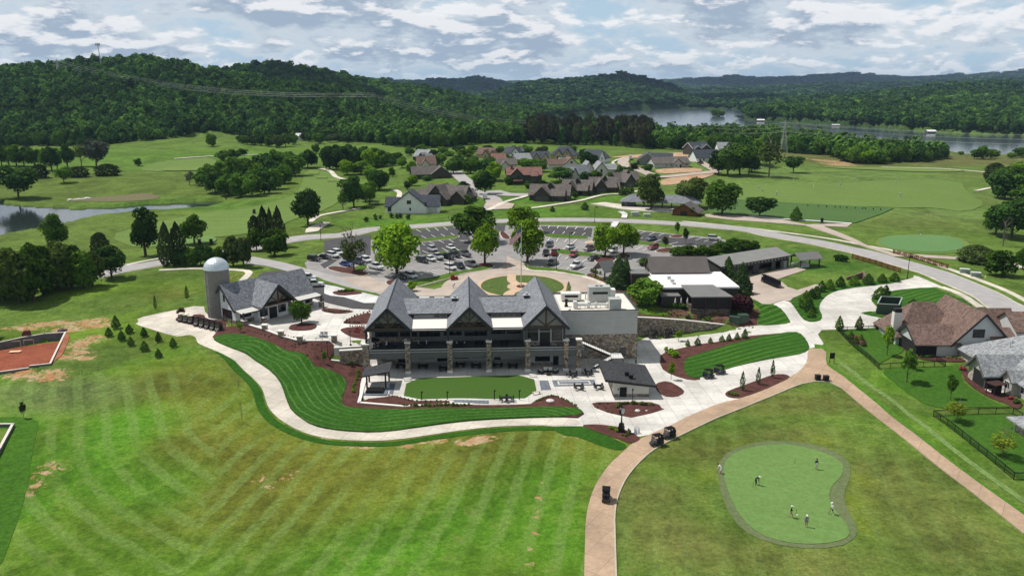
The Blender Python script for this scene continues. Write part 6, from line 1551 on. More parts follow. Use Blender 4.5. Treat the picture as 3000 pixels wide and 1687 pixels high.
for i, p in enumerate(PW_[1:4] + [gnd('Y', 900, 790)]):
    t = thing('stone_pier', ('first', 'second', 'third', 'fourth')[i] + ' stone pier from the golf shop along the plaza wall', 'stone pier', (p.x, p.y, p.z - .3)); MB().cbox(0, 0, 0, 1.1, 1.1, 1.9).build('body', STONE(), t); MB().cbox(0, 0, 1.9, 1.35, 1.35, .22).build('cap', CAP(), t)
p = gnd('Y', 1610, 760); t = thing('stone_pier', 'stone pier at the left end of the upper deck', 'stone pier', p); MB().cbox(0, 0, 0, 1.0, 1.0, 2.2).build('body', STONE(), t); MB().cbox(0, 0, 2.2, 1.25, 1.25, .2).build('cap', CAP(), t)
wall('culvert_headwall', 'angled stone culvert headwall in the rough grass', 'culvert wall', [tuple(gnd('F', 1235, 825).xy), tuple(gnd('F', 1360, 815).xy), tuple(gnd('F', 1378, 850).xy)], gnd('F', 1300, 850).z - 1, [gnd('F', 1300, 850).z + z for z in (.9, 2.3, 1.9)], .5, plain('old_stone', (.16, .11, .085)), 0)

# ---------------------------------------------------------------- dark restaurant and cart barn
rest = thing('restaurant', 'dark low building with a white flat roof, brown metal gable and screened porch', 'restaurant', (38.6, 209, 4.2), .03)
BRN = batten('dark_brown_siding', (.055, .047, .040), .3, .8); MET = seams('brown_standing_seam', (.115, .100, .095), .45); METG = seams('grey_standing_seam', (.17, .17, .165), .45)
MB().box(0, 0, -2, 21, 17.5, 4.3).box(1, 17.5, -1, 17, 25, 5.4).box(-5, 13, -1, 0, 18.5, 5.2).box(-.0, -3.6, -1.5, 4.8, 0, 3.1).build('wall', BRN, rest)
MB().box(-.3, -.3, 4.3, 21.3, 17.8, 4.75).build('flat_roof', WHITE(), rest); MB().box(-5.1, 12.9, 5.2, .1, 18.6, 5.5).box(-.2, -3.8, 3.1, 5.0, 0, 3.3).build('side_roof', METG, rest)
MB().gable(1, 15.4, 17, 24, 5.5, 3.2, 'x', .6, .2, .5).gwall(1, 15.4, 17, 24, 5.5, 3.2, 'x').build('roof', MET, rest)
MB().slab([(6.8, -7.6, 4.0), (17.5, -7.6, 4.0), (14.6, 1.2, 5.05), (6.0, 1.2, 5.05)], .25).build('porch_roof', METG, rest)
pp = MB()
for x in (7.1, 10.5, 13.8, 17.1): pp.beam((x, -7.2, -.2), (x, -7.2, 3.8), .22)
pp.beam((7.1, -7.2, 1.5), (17.1, -7.2, 1.5), .12); pp.beam((7.1, -7.2, 3.75), (17.1, -7.2, 3.75), .3); pp.beam((17.1, -7.2, 3.7), (17.1, 0, 3.7), .25); pp.build('porch_frame', plain('red_brown_paint', (.060, .028, .024), .6), rest)
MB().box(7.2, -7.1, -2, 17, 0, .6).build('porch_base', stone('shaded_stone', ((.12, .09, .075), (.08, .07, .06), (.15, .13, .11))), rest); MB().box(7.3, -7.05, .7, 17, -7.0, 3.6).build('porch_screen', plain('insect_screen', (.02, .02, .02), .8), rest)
rl = MB(); rl.beam((-.5, -4.6, 1.6), (5.2, -4.6, 1.6), .12); rl.beam((5.2, -4.6, 1.6), (7.0, -7.2, 1.4), .14)
for t in np.linspace(0, 1, 14): rl.beam((-.5 + 5.7 * t, -4.6, .4), (-.5 + 5.7 * t, -4.6, 1.6), .05)
rl.build('railing', plain('red_brown_paint', (0, 0, 0)), rest); MB().box(-.6, -4.6, -1, 6.9, -3.6, .4).build('deck', TRIM, rest)
for i, (x, y, d_) in enumerate(((4.6, 3, .6), (4.7, 5.2, .5), (4.8, 7, .7), (4.6, 9, .8))): MB().cbox(x, y, 4.75, .9, d_ * 1.6, .5 + .3 * (i % 2)).build('roof_vent', LG, rest)
for i, (x, y, lab) in enumerate(((3.0, -3.9 - .35, 'left one'), (4.6, -2.9 + -.9, 'middle one'), (6.2, -4.0, 'right one'))):
    t = dict(); q = rest.matrix_basis @ Vector((x + .6, y, .4)); mb = MB().cyl((0, 0, 0), (0, 0, 2.4), .04, n=6).lathe([(.08, .9), (.24, 1.2), (.2, 1.9), (.04, 2.6)], n=10); simple('closed_parasol', 'closed white parasol on the railed deck, ' + lab, 'parasol', mb, plain('white_cloth', (.7, .7, .68)), (38.6 + x + .6, 209 + y, 4.6))
barn = thing('cart_barn', 'long dark grey metal barn with open cart bays', 'cart barn', (61.2, 234.6, 4.9), atan2(.546, .84))
bw = MB()
xs = [0, 10.6, 14.2, 16.8, 22.4, 24.2, 27.2, 30.4]
for i in range(7):
    op = i in (1, 3, 5); bw.box(xs[i], 0, 2.7 if op else -1, xs[i + 1], .25, 4.0)
bw.box(0, 10.8, -1, 30.4, 11, 4); bw.box(0, .25, -1, .2, 10.8, 4); bw.box(30.2, .25, -1, 30.4, 10.8, 4); bw.gwall(0, 0, 30.4, 11, 4, 1.5, 'x')
bw.build('wall', batten('barn_siding', (.060, .058, .055), .3, .8), barn); MB().gable(0, 0, 30.4, 11, 4.05, 1.5, 'x', .5, .16, .4).build('roof', seams('barn_roof', (.225, .220, .210), .6), barn)
MB().box(.3, .3, 0, 30.1, 10.7, .02).build('floor', TANC, barn); MB().box(10.7, 4, 0, 30, 4.1, 2.6).build('inner_wall', TRIM, barn)
g = MB()
for x in np.arange(.6, 30, 1.5): g.box(x, -.56, 3.42, x + .5, -.50, 3.62)
g.build('gutter_strap', LG, barn)
simple('portable_toilet', 'grey portable toilet at the right end of the cart barn front', 'portable toilet', MB().box(0, 0, 0, 1.4, 1.3, 2.4).box(.1, -.05, .1, 1.3, 0, 2.2).box(-.05, -.05, 2.4, 1.45, 1.35, 2.55), plain('toilet_grey', (.18, .20, .21), .5), (84.2, 248.2, gz(84.2, 248.2)), .55)
def shelter(label, k0, k1, dep, h, rise, roof_m, stuff=True):
    a = gnd(*k0); b_ = gnd(*k1); Lx = (b_ - a).xy.length; t = thing('shelter', label, 'shelter', a, ang(a, b_))
    MB().gable(0, 0, Lx, dep, h, rise, 'x', .6, .18).build('roof', roof_m, t)
    m = MB()
    for x, y in ((.2, .2), (Lx - .2, .2), (Lx - .2, dep - .2), (.2, dep - .2)): m.beam((x, y, -.3), (x, y, h), .3)
    m.beam((.2, .2, h - .1), (Lx - .2, .2, h - .1), .2); m.build('post', DARK(), t); return t, Lx
t, Lx = shelter('small open wash shelter with grey gable roof beyond the cart barn', ('F', 885, 740), ('F', 1035, 728), 5, 3.0, 1.4, METG)
MB().box(1.2, 1, 0, 4.2, 3.2, 1.1).box(1.6, 1.2, 1.1, 3.6, 3, 1.5).build('pump', LG, t)
t, Lx = shelter('open timber shelter with pagoda roof beside the two spruces', ('S', 1085, 545), ('S', 1240, 520), 4.5, 3.4, 2.2, plain('shelter_metal', (.14, .14, .14), .4))
simple('utility_box', 'grey equipment box beside the cart barn', 'utility box', MB().box(0, 0, .5, 1.8, 1, 1.1).box(.1, .1, 0, .3, .3, .5).box(1.5, .1, 0, 1.7, .3, .5), GALV, gnd('F', 825, 725))

# ---------------------------------------------------------------- houses
RMAT = {'navy': NAVY, 'taupe': TAUPE, 'brown': BROWNR, 'char': DKROOF, 'grey': ROOFG(), 'lgrey': shingle('shingles_light_grey', (.24, .25, .26)), 'red': shingle('shingles_red_brown', (.20, .105, .085))}
WMAT = {'white': WHITEW, 'dark': plain('dark_stained_siding', (.065, .058, .050), .8, .15), 'beige': BEIGE, 'tan': plain('tan_siding', (.42, .34, .22), .8, .06), 'grey': batten('grey_siding', (.20, .205, .205), .4, .85), 'brick': plain('dark_brick', (.12, .075, .06), .9, .2, 3), 'lgrey': LG}
def house(label, k0, k1, dep, vols, wm, rm, wins=(), z=None, name='house', oh=.5, garage=None, chim=None, door_=None, trim=TRIM, porch=None):
    """vols: (x0,y0,x1,y1,h,rise,'x'|'y'|'h') in metres from the front left corner; x in fractions of the front length if < 0 is not used"""
    a = gnd(*k0); b_ = gnd(*k1); Lx = (b_ - a).xy.length; t = thing(name, label, 'house', a, ang(a, b_)); w = MB(); r = MB(); tr = MB()
    for i, v in enumerate(vols):
        x0, y0, x1, y1, h, rise, ax = v; x0 *= Lx; x1 *= Lx; e = .004 * i
        w.box(x0 + e, y0 + e, -1.5, x1 - e, y1 - e, h)
        if ax == 'h': r.hip(x0, y0, x1, y1, h + e, rise, oh)
        else:
            w.gwall(x0 + e, y0 + e, x1 - e, y1 - e, h, rise, ax); r.gable(x0, y0, x1, y1, h + .05 + e, rise, ax, oh, .24, oh * .8)
            if ax == 'y':
                xm = (x0 + x1) / 2; k = rise / (x1 - xm)
                for s in (-1, 1): tr.beam((xm, y0 - oh * .8 - .04, h + rise), (xm + s * (x1 - xm + oh), y0 - oh * .8 - .04, h - oh * k), .1, .34)
            else:
                ym = (y0 + y1) / 2; k = rise / (y1 - ym)
                for xx in (x0 - oh * .8 - .04, x1 + oh * .8 + .04):
                    for s in (-1, 1): tr.beam((xx, ym, h + rise), (xx, ym + s * (y1 - ym + oh), h - oh * k), .1, .34)
    w.build('wall', WMAT[wm], t); ro = r.build('roof', RMAT[rm], t)
    if tr.v: tr.build('fascia_board', trim, ro)
    for wx, wz, ww, wh, wy in wins: window(t, wx * Lx - ww / 2, wz, wx * Lx + ww / 2, wz + wh, wy, .09, 2, 2)
    if garage: g0, g1, gy = garage; MB().box(g0 * Lx, gy - .07, -.2, g1 * Lx, gy + .03, 2.4).build('garage_door', plain('garage_door', (.09, .085, .08), .6) if wm != 'white' else LG, t)
    if chim: cx, cy, cz = chim; c = MB().cbox(cx * Lx, cy, 0, 1.1, .9, cz).build('chimney', WMAT['brick'], ro); MB().cbox(cx * Lx, cy, cz, 1.3, 1.1, .2).build('cap', TRIM, c)
    if door_: door(t, door_[0] * Lx, 0, door_[0] * Lx + 1.1, 2.2, door_[1])
    if porch:
        p0, p1, py = porch; f = MB().slab([(p0 * Lx, py - 2.2, 2.5), (p1 * Lx, py - 2.2, 2.5), (p1 * Lx, py, 3.1), (p0 * Lx, py, 3.1)], .15).build('porch_roof', RMAT[rm], t); m = MB()
        for q_ in np.linspace(p0 * Lx + .2, p1 * Lx - .2, 3): m.beam((q_, py - 2.0, 0), (q_, py - 2.0, 2.5), .18)
        m.build('post', trim, f)
    return t
WT = plain('white_trim', (.7, .7, .7), .6)
house('white farmhouse with steep navy gable at the near end of the village', ('O', 250, 1062), ('O', 770, 1062), 12, [(0, 0, 1, 12, 3.6, 6.2, 'y'), (-.2, 2, .4, 9, 3.1, 3.4, 'x'), (.7, 1.5, 1.36, 9.5, 3.3, 4.2, 'x')], 'white', 'navy', [(.50, 4.3, 1.9, 1.6, 0), (.53, 1.4, .7, 1.2, 0), (-.09, .7, 1.6, 1.9, 2), (.98, 3.3, .9, 1.8, 0)], garage=(1.05, 1.30, 1.5))
house('sprawling taupe roofed cottage with a timbered gable right behind the white farmhouse', ('O', 690, 905), ('O', 1130, 925), 12, [(0, 4, 1.35, 14, 3.6, 4.6, 'x'), (.25, -1, .85, 12, 3.8, 5.0, 'y'), (-.12, -2, .5, 5, 3.2, 3.6, 'x'), (.55, -5, 1, 2, 3.2, 3.4, 'y'), (1.0, 0, 1.45, 16, 3.2, 3.2, 'y')], 'dark', 'taupe', [(.55, 4.2, 3.2, 1.6, -1), (.7, .8, 1.2, 1.4, -5)], door_=(.82, -5))
house('long grey brown cottage behind the timbered one', ('O', 560, 560), ('O', 1140, 520), 12, [(0, 3, .75, 12, 3.2, 4.2, 'x'), (.5, 0, 1.0, 11, 3.4, 4.2, 'y')], 'dark', 'taupe', [(.7, 1, 1.5, 1.4, 0)])
house('brown roofed cottage with twin dormer gables farther up the lane', ('O', 640, 392), ('O', 925, 385), 11, [(0, 2, 1, 12, 3.2, 4.6, 'x'), (.2, 0, .6, 7, 3.0, 3.2, 'y')], 'beige', 'brown', [(.4, .9, 1.4, 1.3, 0)])
house('farthest grey cottage with stepped gables on the left lane', ('O', 520, 262), ('O', 770, 275), 11, [(0, 3, .75, 14, 3.2, 4.6, 'x'), (.45, 1, .8, 9, 3, 3.2, 'y'), (.72, 0, 1.05, 7, 2.8, 2.8, 'y')], 'dark', 'lgrey', [(.9, .8, 1.2, 1.2, 0)])
house('tall red brown roofed house with a red awning porch', ('O', 1990, 628), ('O', 2545, 618), 11, [(0, 2, .95, 12, 5.4, 3.6, 'x'), (.1, 0, .42, 8, 5.6, 3.4, 'y'), (.66, .4, .82, 7, 4.9, 2.4, 'x')], 'dark', 'red', [(.3, 3.4, 1.6, 1.4, 0), (.74, 3.6, 2.0, 1.3, .4), (.5, .9, 1.6, 1.5, 2)], chim=(.14, 6, 10), porch=(.16, .42, 0))
CT_ = 'brown roofed dark cottage, '
for nm, a, b_ in (('first and nearest in the row of four along the lane', ('P', 235, 875), ('P', 870, 890)), ('second from the left in the row of four along the lane', ('P', 720, 790), ('P', 1190, 805)), ('third from the left in the row of four along the lane', ('P', 1190, 752), ('P', 1645, 745)), ('fourth and farthest in the row of four along the lane', ('P', 1660, 672), ('P', 2030, 640))):
    house(CT_ + nm, a, b_, 12, [(.02, 3, .98, 14, 2.9, 4.3, 'x'), (.14, 0, .53, 11, 3.0, 3.9, 'y'), (.55, 1.2, .86, 8, 2.8, 2.6, 'x'), (.46, 6, .56, 9, 7.3, 1.1, 'y')], 'dark', 'taupe', [(.66, .7, 1.8, 1.5, 1.2), (.92, .7, 1.4, 1.4, 3)], garage=(.2, .48, 0), trim=plain('taupe_trim', (.07, .06, .055)))
house('cream walled cottage with a long slate roof behind the dark cottages', ('P', 900, 558), ('P', 1160, 540), 11, [(-.25, 1, 1.1, 11, 3.2, 4.6, 'x'), (0, 0, .35, 7, 3.4, 3.6, 'y')], 'beige', 'grey', [(.7, .9, 1.3, 1.3, 1)])
house('beige gabled cottage with a silver grey roof', ('P', 1235, 480), ('P', 1490, 480), 12, [(.1, 0, .8, 12, 3.4, 4.2, 'y'), (.6, 2, 1.4, 10, 3.1, 2.8, 'x'), (-.5, 4, .1, 16, 3.2, 4.4, 'y')], 'beige', 'lgrey', [(.45, 1.6, 1.2, 2.0, 0)])
house('white house with a steep navy gable and grey side roof by the far street', ('P', 1300, 330), ('P', 1440, 300), 13, [(0, 0, .75, 13, 3.6, 6.0, 'y'), (.5, 3, 1.7, 12, 3.4, 3.8, 'x')], 'white', 'navy', [(.4, 3.2, 1.2, 1.6, 0), (.35, 1, 1.0, 1.2, 0)])
house('beige cottage with a small square attic window and brown roof', ('P', 790, 385), ('P', 1005, 380), 11, [(.0, 0, 1, 12, 3.0, 4.0, 'y'), (-1.1, 1, .2, 9, 2.8, 3.0, 'x')], 'beige', 'brown', [(.5, 3.4, 1.6, 1.4, 0)])
house('wide tan house with a blue hipped roof and two gables at the wood edge', ('P', 570, 248), ('P', 960, 245), 13, [(0, 2, 1, 14, 3.8, 5.6, 'h'), (.2, 0, .48, 9, 3.8, 3.4, 'y'), (.5, 0, .82, 9, 3.8, 4.2, 'y')], 'tan', 'navy', [(.34, .6, 2.4, 2, 0), (.66, 4.4, .9, 1.0, 0)], garage=(.56, .76, 0))
house('tan cottage with two gables and a blue grey roof', ('P', 300, 290), ('P', 560, 285), 11, [(0, 3, 1, 12, 3.0, 4.2, 'x'), (.05, 0, .45, 8, 3.0, 3.6, 'y'), (.55, 0, 1, 8, 3.0, 3.8, 'y')], 'tan', 'navy', [(.22, .8, .8, 1.6, 0), (.75, .8, .8, 1.6, 0)])
house('pale roofed bungalow beside the tan cottage', ('P', 65, 310), ('P', 300, 300), 10, [(0, 0, 1, 11, 3, 3.6, 'x')], 'beige', 'lgrey', [])
house('small white gabled house with a dark roof at the far left of the village', ('O', 2040, 210), ('O', 2180, 215), 11, [(-.9, 2, .9, 11, 3, 4.2, 'x'), (.1, 0, 1, 9, 3.2, 4.2, 'y')], 'white', 'navy', [(.55, 3, .9, 1.2, 0)])
house('grey brown cottage with two small gables behind the village trees', ('O', 1510, 225), ('O', 1810, 232), 11, [(0, 2, .85, 12, 3, 4.4, 'x'), (.35, 0, .66, 8, 3, 3.4, 'y'), (.7, 0, 1, 7, 3, 3, 'y')], 'tan', 'brown', [(.5, .8, 1, 1.2, 0)])
house('low cottage with a red brown roof in the middle of the village', ('O', 1760, 312), ('O', 1975, 308), 10, [(0, 0, 1, 10, 3, 3.6, 'x')], 'dark', 'red', [])
house('low dark roofed cottage left of the red awning house', ('O', 1850, 395), ('O', 2140, 385), 10, [(0, 0, 1, 10, 3, 3.4, 'x'), (.15, -2, .5, 5, 2.8, 2.6, 'y')], 'beige', 'taupe', [])
house('grey house with a broad front gable on the new street', ('k', 745, 745), ('k', 1085, 750), 12, [(0, 0, .95, 13, 3.6, 4.6, 'y'), (.5, 6, 1.6, 15, 3.4, 4.0, 'x')], 'grey', 'navy', [(.08, .8, 1.0, 2, 0)], trim=WT)
house('long low house with a taupe roof behind the red soil lot', ('k', 1025, 795), ('k', 1575, 778), 12, [(0, 1, .97, 12, 3.0, 3.6, 'x'), (.5, 0, .75, 8, 3.0, 2.9, 'y')], 'lgrey', 'taupe', [(.33, 1.4, .9, .8, 1), (.45, 1.4, .9, .8, 1), (.57, 1.4, .9, .8, 0), (.88, 1.6, 1.2, .7, 1)], door_=(.68, 0))
house('dark two storey house with white edged twin gables', ('k', 1612, 600), ('k', 1868, 590), 12, [(0, 1.5, 1, 12, 5.4, 4.0, 'x'), (.02, 0, .38, 8, 5.2, 2.0, 'y'), (.42, 0, .96, 8, 5.2, 2.7, 'y')], 'dark', 'navy', [(.58, 2.4, 2.2, 1.8, 0)], trim=WT)
house('long white house with a navy roof below the twin gabled one', ('k', 1650, 700), ('k', 2010, 690), 11, [(0, 0, 1, 11, 3.0, 5.0, 'x'), (.6, -.8, .75, 4, 4.6, 1.0, 'x')], 'white', 'navy', [(.15, 1, 1.2, 1.3, 0), (.3, 1, 1.2, 1.3, 0)])
house('white house with arched dormers half hidden by the dark trees', ('k', 1985, 552), ('k', 2390, 560), 12, [(0, 1, 1, 13, 3.2, 5.0, 'x'), (.4, 0, .65, 8, 3.6, 3.0, 'y'), (.72, 0, .98, 8, 3.6, 3.0, 'y')], 'white', 'lgrey', [(.52, 3.2, 1, 1.4, 0), (.85, 3.2, 1, 1.4, 0)])
# the two big houses at the right edge
hb = thing('house', 'large pale house with a steep brown shingle roof and white chimney at the right edge', 'house', (88.0, 172.5, 2.0))
w = MB(); w.box(9, 0, -1.5, 22, 16, 3.0).gwall(9, 0, 22, 16, 3.0, 6.7, 'y'); w.box(5.8, .01, -1.5, 9, 9, 3.0); w.box(1.2, 8.8, -1.5, 6, 9.2, 3.0).gwall(1.2, 0, 8.8, 9, 3.05, 3.0, 'x'); w.box(0.4, 8, -1.5, 9, 17, 3.0); w.box(24, 1.5, -1.5, 36, 11, 5.4).gwall(24, 1.5, 36, 11, 5.4, 3, 'x'); w.box(17, 2, -1.5, 24, 12, 3.2)
w.build('wall', plain('pale_grey_render', (.50, .52, .51), .8, .04), hb)
r = MB(); r.gable(9, 0, 22, 16.5, 3.05, 6.7, 'y', .5, .25, .5); r.gable(1.2, 0, 10.5, 9, 3.0, 3.0, 'x', .55, .25, .5); r.hip(.4, 7.5, 16, 18.5, 3.02, 6.2, .6); r.gable(18, 6, 27, 15, 3.2, 4.9, 'x', .5, .25); r.gable(24, 1.5, 36, 11, 5.45, 3.0, 'x', .5, .25, .5); r.slab([(17.2, -1.2, 4.0), (22.8, -1.2, 4.0), (22.8, 2.4, 6.1), (17.2, 2.4, 6.1)], .22)
ro = r.build('roof', BROWNR, hb); t = MB()
for s in (-1, 1): t.beam((15.5, -.58, 9.75), (15.5 + s * 7.0, -.58, 9.75 - 7.2), .12, .42)
for s in (-1, 1): t.beam((.66, 4.5, 6.0), (.66, 4.5 + s * 5.05, 6.0 - 3.36), .12, .4)
t.build('fascia_board', TRIM, ro)
MB().box(1.25, .02, -.2, 5.75, .06, 2.9).box(1.2, .06, -.2, 1.26, 8.8, 2.9).build('porch_screen', plain('insect_screen', (.02, .02, .02)), hb); MB().beam((1.25, 0, 0), (1.25, 0, 3), .16).beam((5.7, 0, 0), (5.7, 0, 3), .16).beam((1.25, 0, .75), (5.7, 0, .75), .08).beam((3.5, 0, 0), (3.5, 0, 3), .1).build('post', TRIM, hb)
window(hb, 13.3, 4.4, 15.9, 6.3, 0, .12, 2, 2); window(hb, 12.1, 1.1, 13.1, 2.8, 0, .12, 1, 2); window(hb, 13.5, 1.1, 14.5, 2.8, 0, .12, 1, 2); window(hb, 26.4, 3.0, 28.2, 5.0, 1.5, .12, 1, 2)
MB().box(9, -.06, -1.5, 22, 0, .35).build('stone_base', plain('grey_block', (.25, .25, .24)), hb)
c = MB().cbox(.9, 9.6, 3, 1.9, 1.3, 4.6).build('chimney', plain('white_brick', (.66, .64, .62), .8, .12, 4), ro); MB().cbox(.9, 9.6, 7.6, 1.6, 1.0, .9).build('chimney_cap', BLACK(), c)
for x, y in ((10.2, 14), (10.9, 13), (11.2, 12.2), (18.5, 10)): MB().cyl((x, y, 3), (x, y, 9.75 - abs(x - 15.5) * 1.03 + .8), .12, n=8).build('vent_pipe', LG, ro)
for x, z in ((11.3, 3.6), (16.6, 3.9), (10.6, .9)): MB().cyl((x, -.04, z), (x, 0, z), .16, n=12).build('wall_vent', LG if z == 3.6 else TRIM, hb)
hc = thing('house', 'large light grey roofed house with stone corner and screened porch, right edge', 'house', (94.2, 154.0, 1.5))
w = MB(); w.box(4.5, -1.0, -1, 24, 18, 3.1); w.box(4.3, -1.5, -1, 24, -1.0, 3.1); w.box(4.4, -8, -1, 20, -1.5, 3.1); w.gwall(0, 0, 6, 6, 3.1, 2.9, 'x'); w.gwall(2.9, -4, 6, -1, 3.1, 1.5, 'x'); w.box(2.9, -4, -1, 6, -1, 3.1)
w.build('wall', plain('warm_grey_render', (.42, .40, .36), .8, .05), hc)
MB().box(-.05, 4.2, -1, .35, 6, 3.1).build('stone_corner', stone('pale_stone', ((.50, .44, .36), (.40, .35, .29), (.56, .52, .46))), hc)
r = MB(); r.gable(0, 0, 9, 6, 3.1, 2.9, 'x', .6, .25, .7); r.gable(2.9, -4, 8, -1, 3.1, 1.5, 'x', .45, .22, .4); r.hip(4.4, -8, 26, 18, 3.15, 6.6, .7)
RL = shingle('shingles_light_grey', (0, 0, 0)); ro = r.build('roof', RL, hc); t = MB()
for s in (-1, 1): t.beam((-.78, 3, 6.0), (-.78, 3 + s * 3.6, 6.0 - 3.5), .12, .4); t.beam((2.42, -2.5, 4.65), (2.42, -2.5 + s * 1.95, 4.65 - 1.95), .1, .3)
t.build('fascia_board', plain('grey_trim', (.12, .115, .11)), ro)
MB().box(.02, .02, -.1, .08, 4.2, 3.0).box(.08, .02, -.1, 4.4, .08, 3.0).build('porch_screen', plain('insect_screen', (0, 0, 0)), hc); MB().beam((0, 0, 0), (0, 0, 3.1), .18).beam((0, 4.2, 0), (0, 4.2, 3.1), .14).beam((4.4, 0, 0), (4.4, 0, 3.1), .14).build('post', plain('grey_trim', (0, 0, 0)), hc)
MB().box(-.5, -2.2, -.3, 3.5, 4.6, .04).build('patio', CON, hc)
window(hc, -6.6, .8, -4.4, 2.6, 4.4, .1, 2, 2, axis='x', frame=WT); window(hc, -3.4, 1.0, -1.6, 2.6, 2.9, .1, 3, 1, axis='x', frame=WT)
for x, y in ((9, 8), (10, 9)): MB().cyl((x, y, 5), (x, y, 7.4), .12, n=8).build('vent_pipe', LG, ro)
hd = thing('house', 'corner of a stone and white trimmed house at the lower right edge', 'house', (88.6, 131.6, 1.0))
MB().box(0, -8, -1, 14, 2.6, 2.9).build('wall', stone('pale_stone', ((0, 0, 0),) * 3), hd); MB().hip(0, -8, 14, 2.6, 2.95, 2.6, 1.2).build('roof', RL, hd); MB().beam((-.2, 2.5, 0), (-.2, 2.5, 2.8), .12).build('downpipe', WT, hd); window(hd, -5, .2, -.5, 2.6, 0, .12, 2, 1, axis='x')
pg = thing('pergola', 'small dark pergola over a covered grill beside the grey roofed house', 'pergola', (93.6, 149.6, 1.5), .3)
m = MB()
for x, y in ((0, 0), (2.6, 0), (0, 1.8), (2.6, 1.8)): m.beam((x, y, 0), (x, y, 2.3), .14)
m.build('post', plain('dark_timber', (0, 0, 0)), pg); MB().box(-.3, -.3, 2.3, 2.9, 2.1, 2.42).build('roof', plain('dark_timber', (0, 0, 0)), pg)
simple('covered_grill', 'grill under a black cover below the small pergola', 'grill', MB().box(0, 0, 0, 1.7, .8, .9).cyl((0, .4, .85), (1.7, .4, .85), .42, n=12), BLACK(), (94.0, 150.1, 1.5), .3)

# range shelter, brown hut
a = gnd('X', 105, 548); b_ = gnd('X', 1290, 600); t = thing('range_shelter', 'long low hitting shelter with grey roof facing the driving range', 'range shelter', a, ang(a, b_)); Lx = (b_ - a).xy.length
MB().hip(0, 0, Lx, 9, 3.0, 2.6, .8).build('roof', ROOFG(), t); MB().box(0, .1, -.5, Lx * .16, 8.8, 3).build('wall', DARK(), t); door(t, 1.5, 0, 2.7, 2.2, .1, GREYP); m = MB()
for i in range(8):
    x = Lx * (.17 + .83 * i / 7) - .2
    for y in (.3, 8.7): m.beam((x, y, -.3), (x, y, 3.0), .3)
m.build('post', DARK(), t); MB().box(Lx * .16, 0, -.3, Lx, 9, .08).build('floor', CURBC, t)
a = gnd('X', 850, 672); b_ = gnd('X', 1240, 700); t = thing('range_hut', 'cedar clad hut with a brown roof at the practice tee', 'hut', a, ang(a, b_)); Lx = (b_ - a).xy.length
MB().box(.5, .8, -1, Lx - .5, 9, 2.1).gwall(.5, .8, Lx - .5, 9, 2.1, 3.0, 'y').build('wall', ORW, t); MB().gable(.3, 0, Lx - .3, 9.5, 2.1, 3.1, 'y', 1.2, .2, .5).build('roof', MET, t); door(t, Lx * .35, 0, Lx * .62, 1.9, .8, TRIM)
# bin enclosure and green boxes
p0 = Vector((92.6, 200.6)); p1 = Vector((97.5, 199.4)); dd = Vector((4.2, 7.4)); zz = gz(96, 202)
en = thing('bin_enclosure', 'dark green open topped bin enclosure', 'bin enclosure', (p0.x, p0.y, zz))
q4 = [p0, p1, p1 + dd, p0 + dd]; m = MB()
for i in range(4):
    a = q4[i] - p0; b_ = q4[(i + 1) % 4] - p0; m.beam((a.x, a.y, 1.25), (b_.x, b_.y, 1.25), .2, 2.9)
GREEN = plain('dark_green_paint', (.045, .075, .055), .5, .08); m.build('wall', GREEN, en); m = MB()
for i in range(4):
    a = q4[i] - p0; b_ = q4[(i + 1) % 4] - p0; m.beam((a.x, a.y, 2.76), (b_.x, b_.y, 2.76), .3, .12)
m.build('coping', plain('pale_green_trim', (.30, .34, .32)), en); c_ = (q4[0] + q4[2]) / 2 - p0; simple('dumpster', 'dark steel dumpster inside the green enclosure', 'dumpster', MB().cbox(0, 0, 0, 2.2, 1.6, 1.4), plain('dumpster_steel', (.03, .035, .035), .5), (p0.x + c_.x, p0.y + c_.y, zz + .1), 1.0)
def gbox(label, k, x, y, w_, d_, h, rz=0., m=GREEN, name='transformer_box', top=None, cat='utility box'):
    t = thing(name, label, cat, gnd(k, x, y), rz); MB().cbox(0, d_ / 2, 0, w_, d_, h).build('cabinet', m, t); MB().cbox(0, d_ / 2, h, w_ + .1, d_ + .1, .12).build('lid', top or m, t); return t
gbox('right hand dark green utility cabinet at the end of the stone retaining wall', 'U', 1750, 1280, 2.4, 1.8, 2.1, .1); gbox('left hand dark green utility cabinet at the end of the stone retaining wall', 'U', 1600, 1240, 2.6, 1.2, 1.9, -.5)
PG = plain('pale_green_box', (.22, .27, .24), .5); PGT = plain('pale_green_lid', (.45, .50, .47), .5)
gbox('left one of the two pale green transformer boxes behind the pavement', 'K', 1460, 400, 2.6, 1.8, 1.3, -.35, PG, top=PGT); gbox('right one of the two pale green transformer boxes behind the pavement', 'K', 1670, 468, 2.6, 1.8, 1.3, -.35, PG, top=PGT)
gbox('left grey box beside the curved crossing path', 'P', 1860, 1100, 3.2, 2, 1.6, 0, GALV, top=PGT); gbox('right grey box beside the curved crossing path', 'P', 2040, 1110, 2.8, 2, 1.1, 0, GALV, top=PGT)
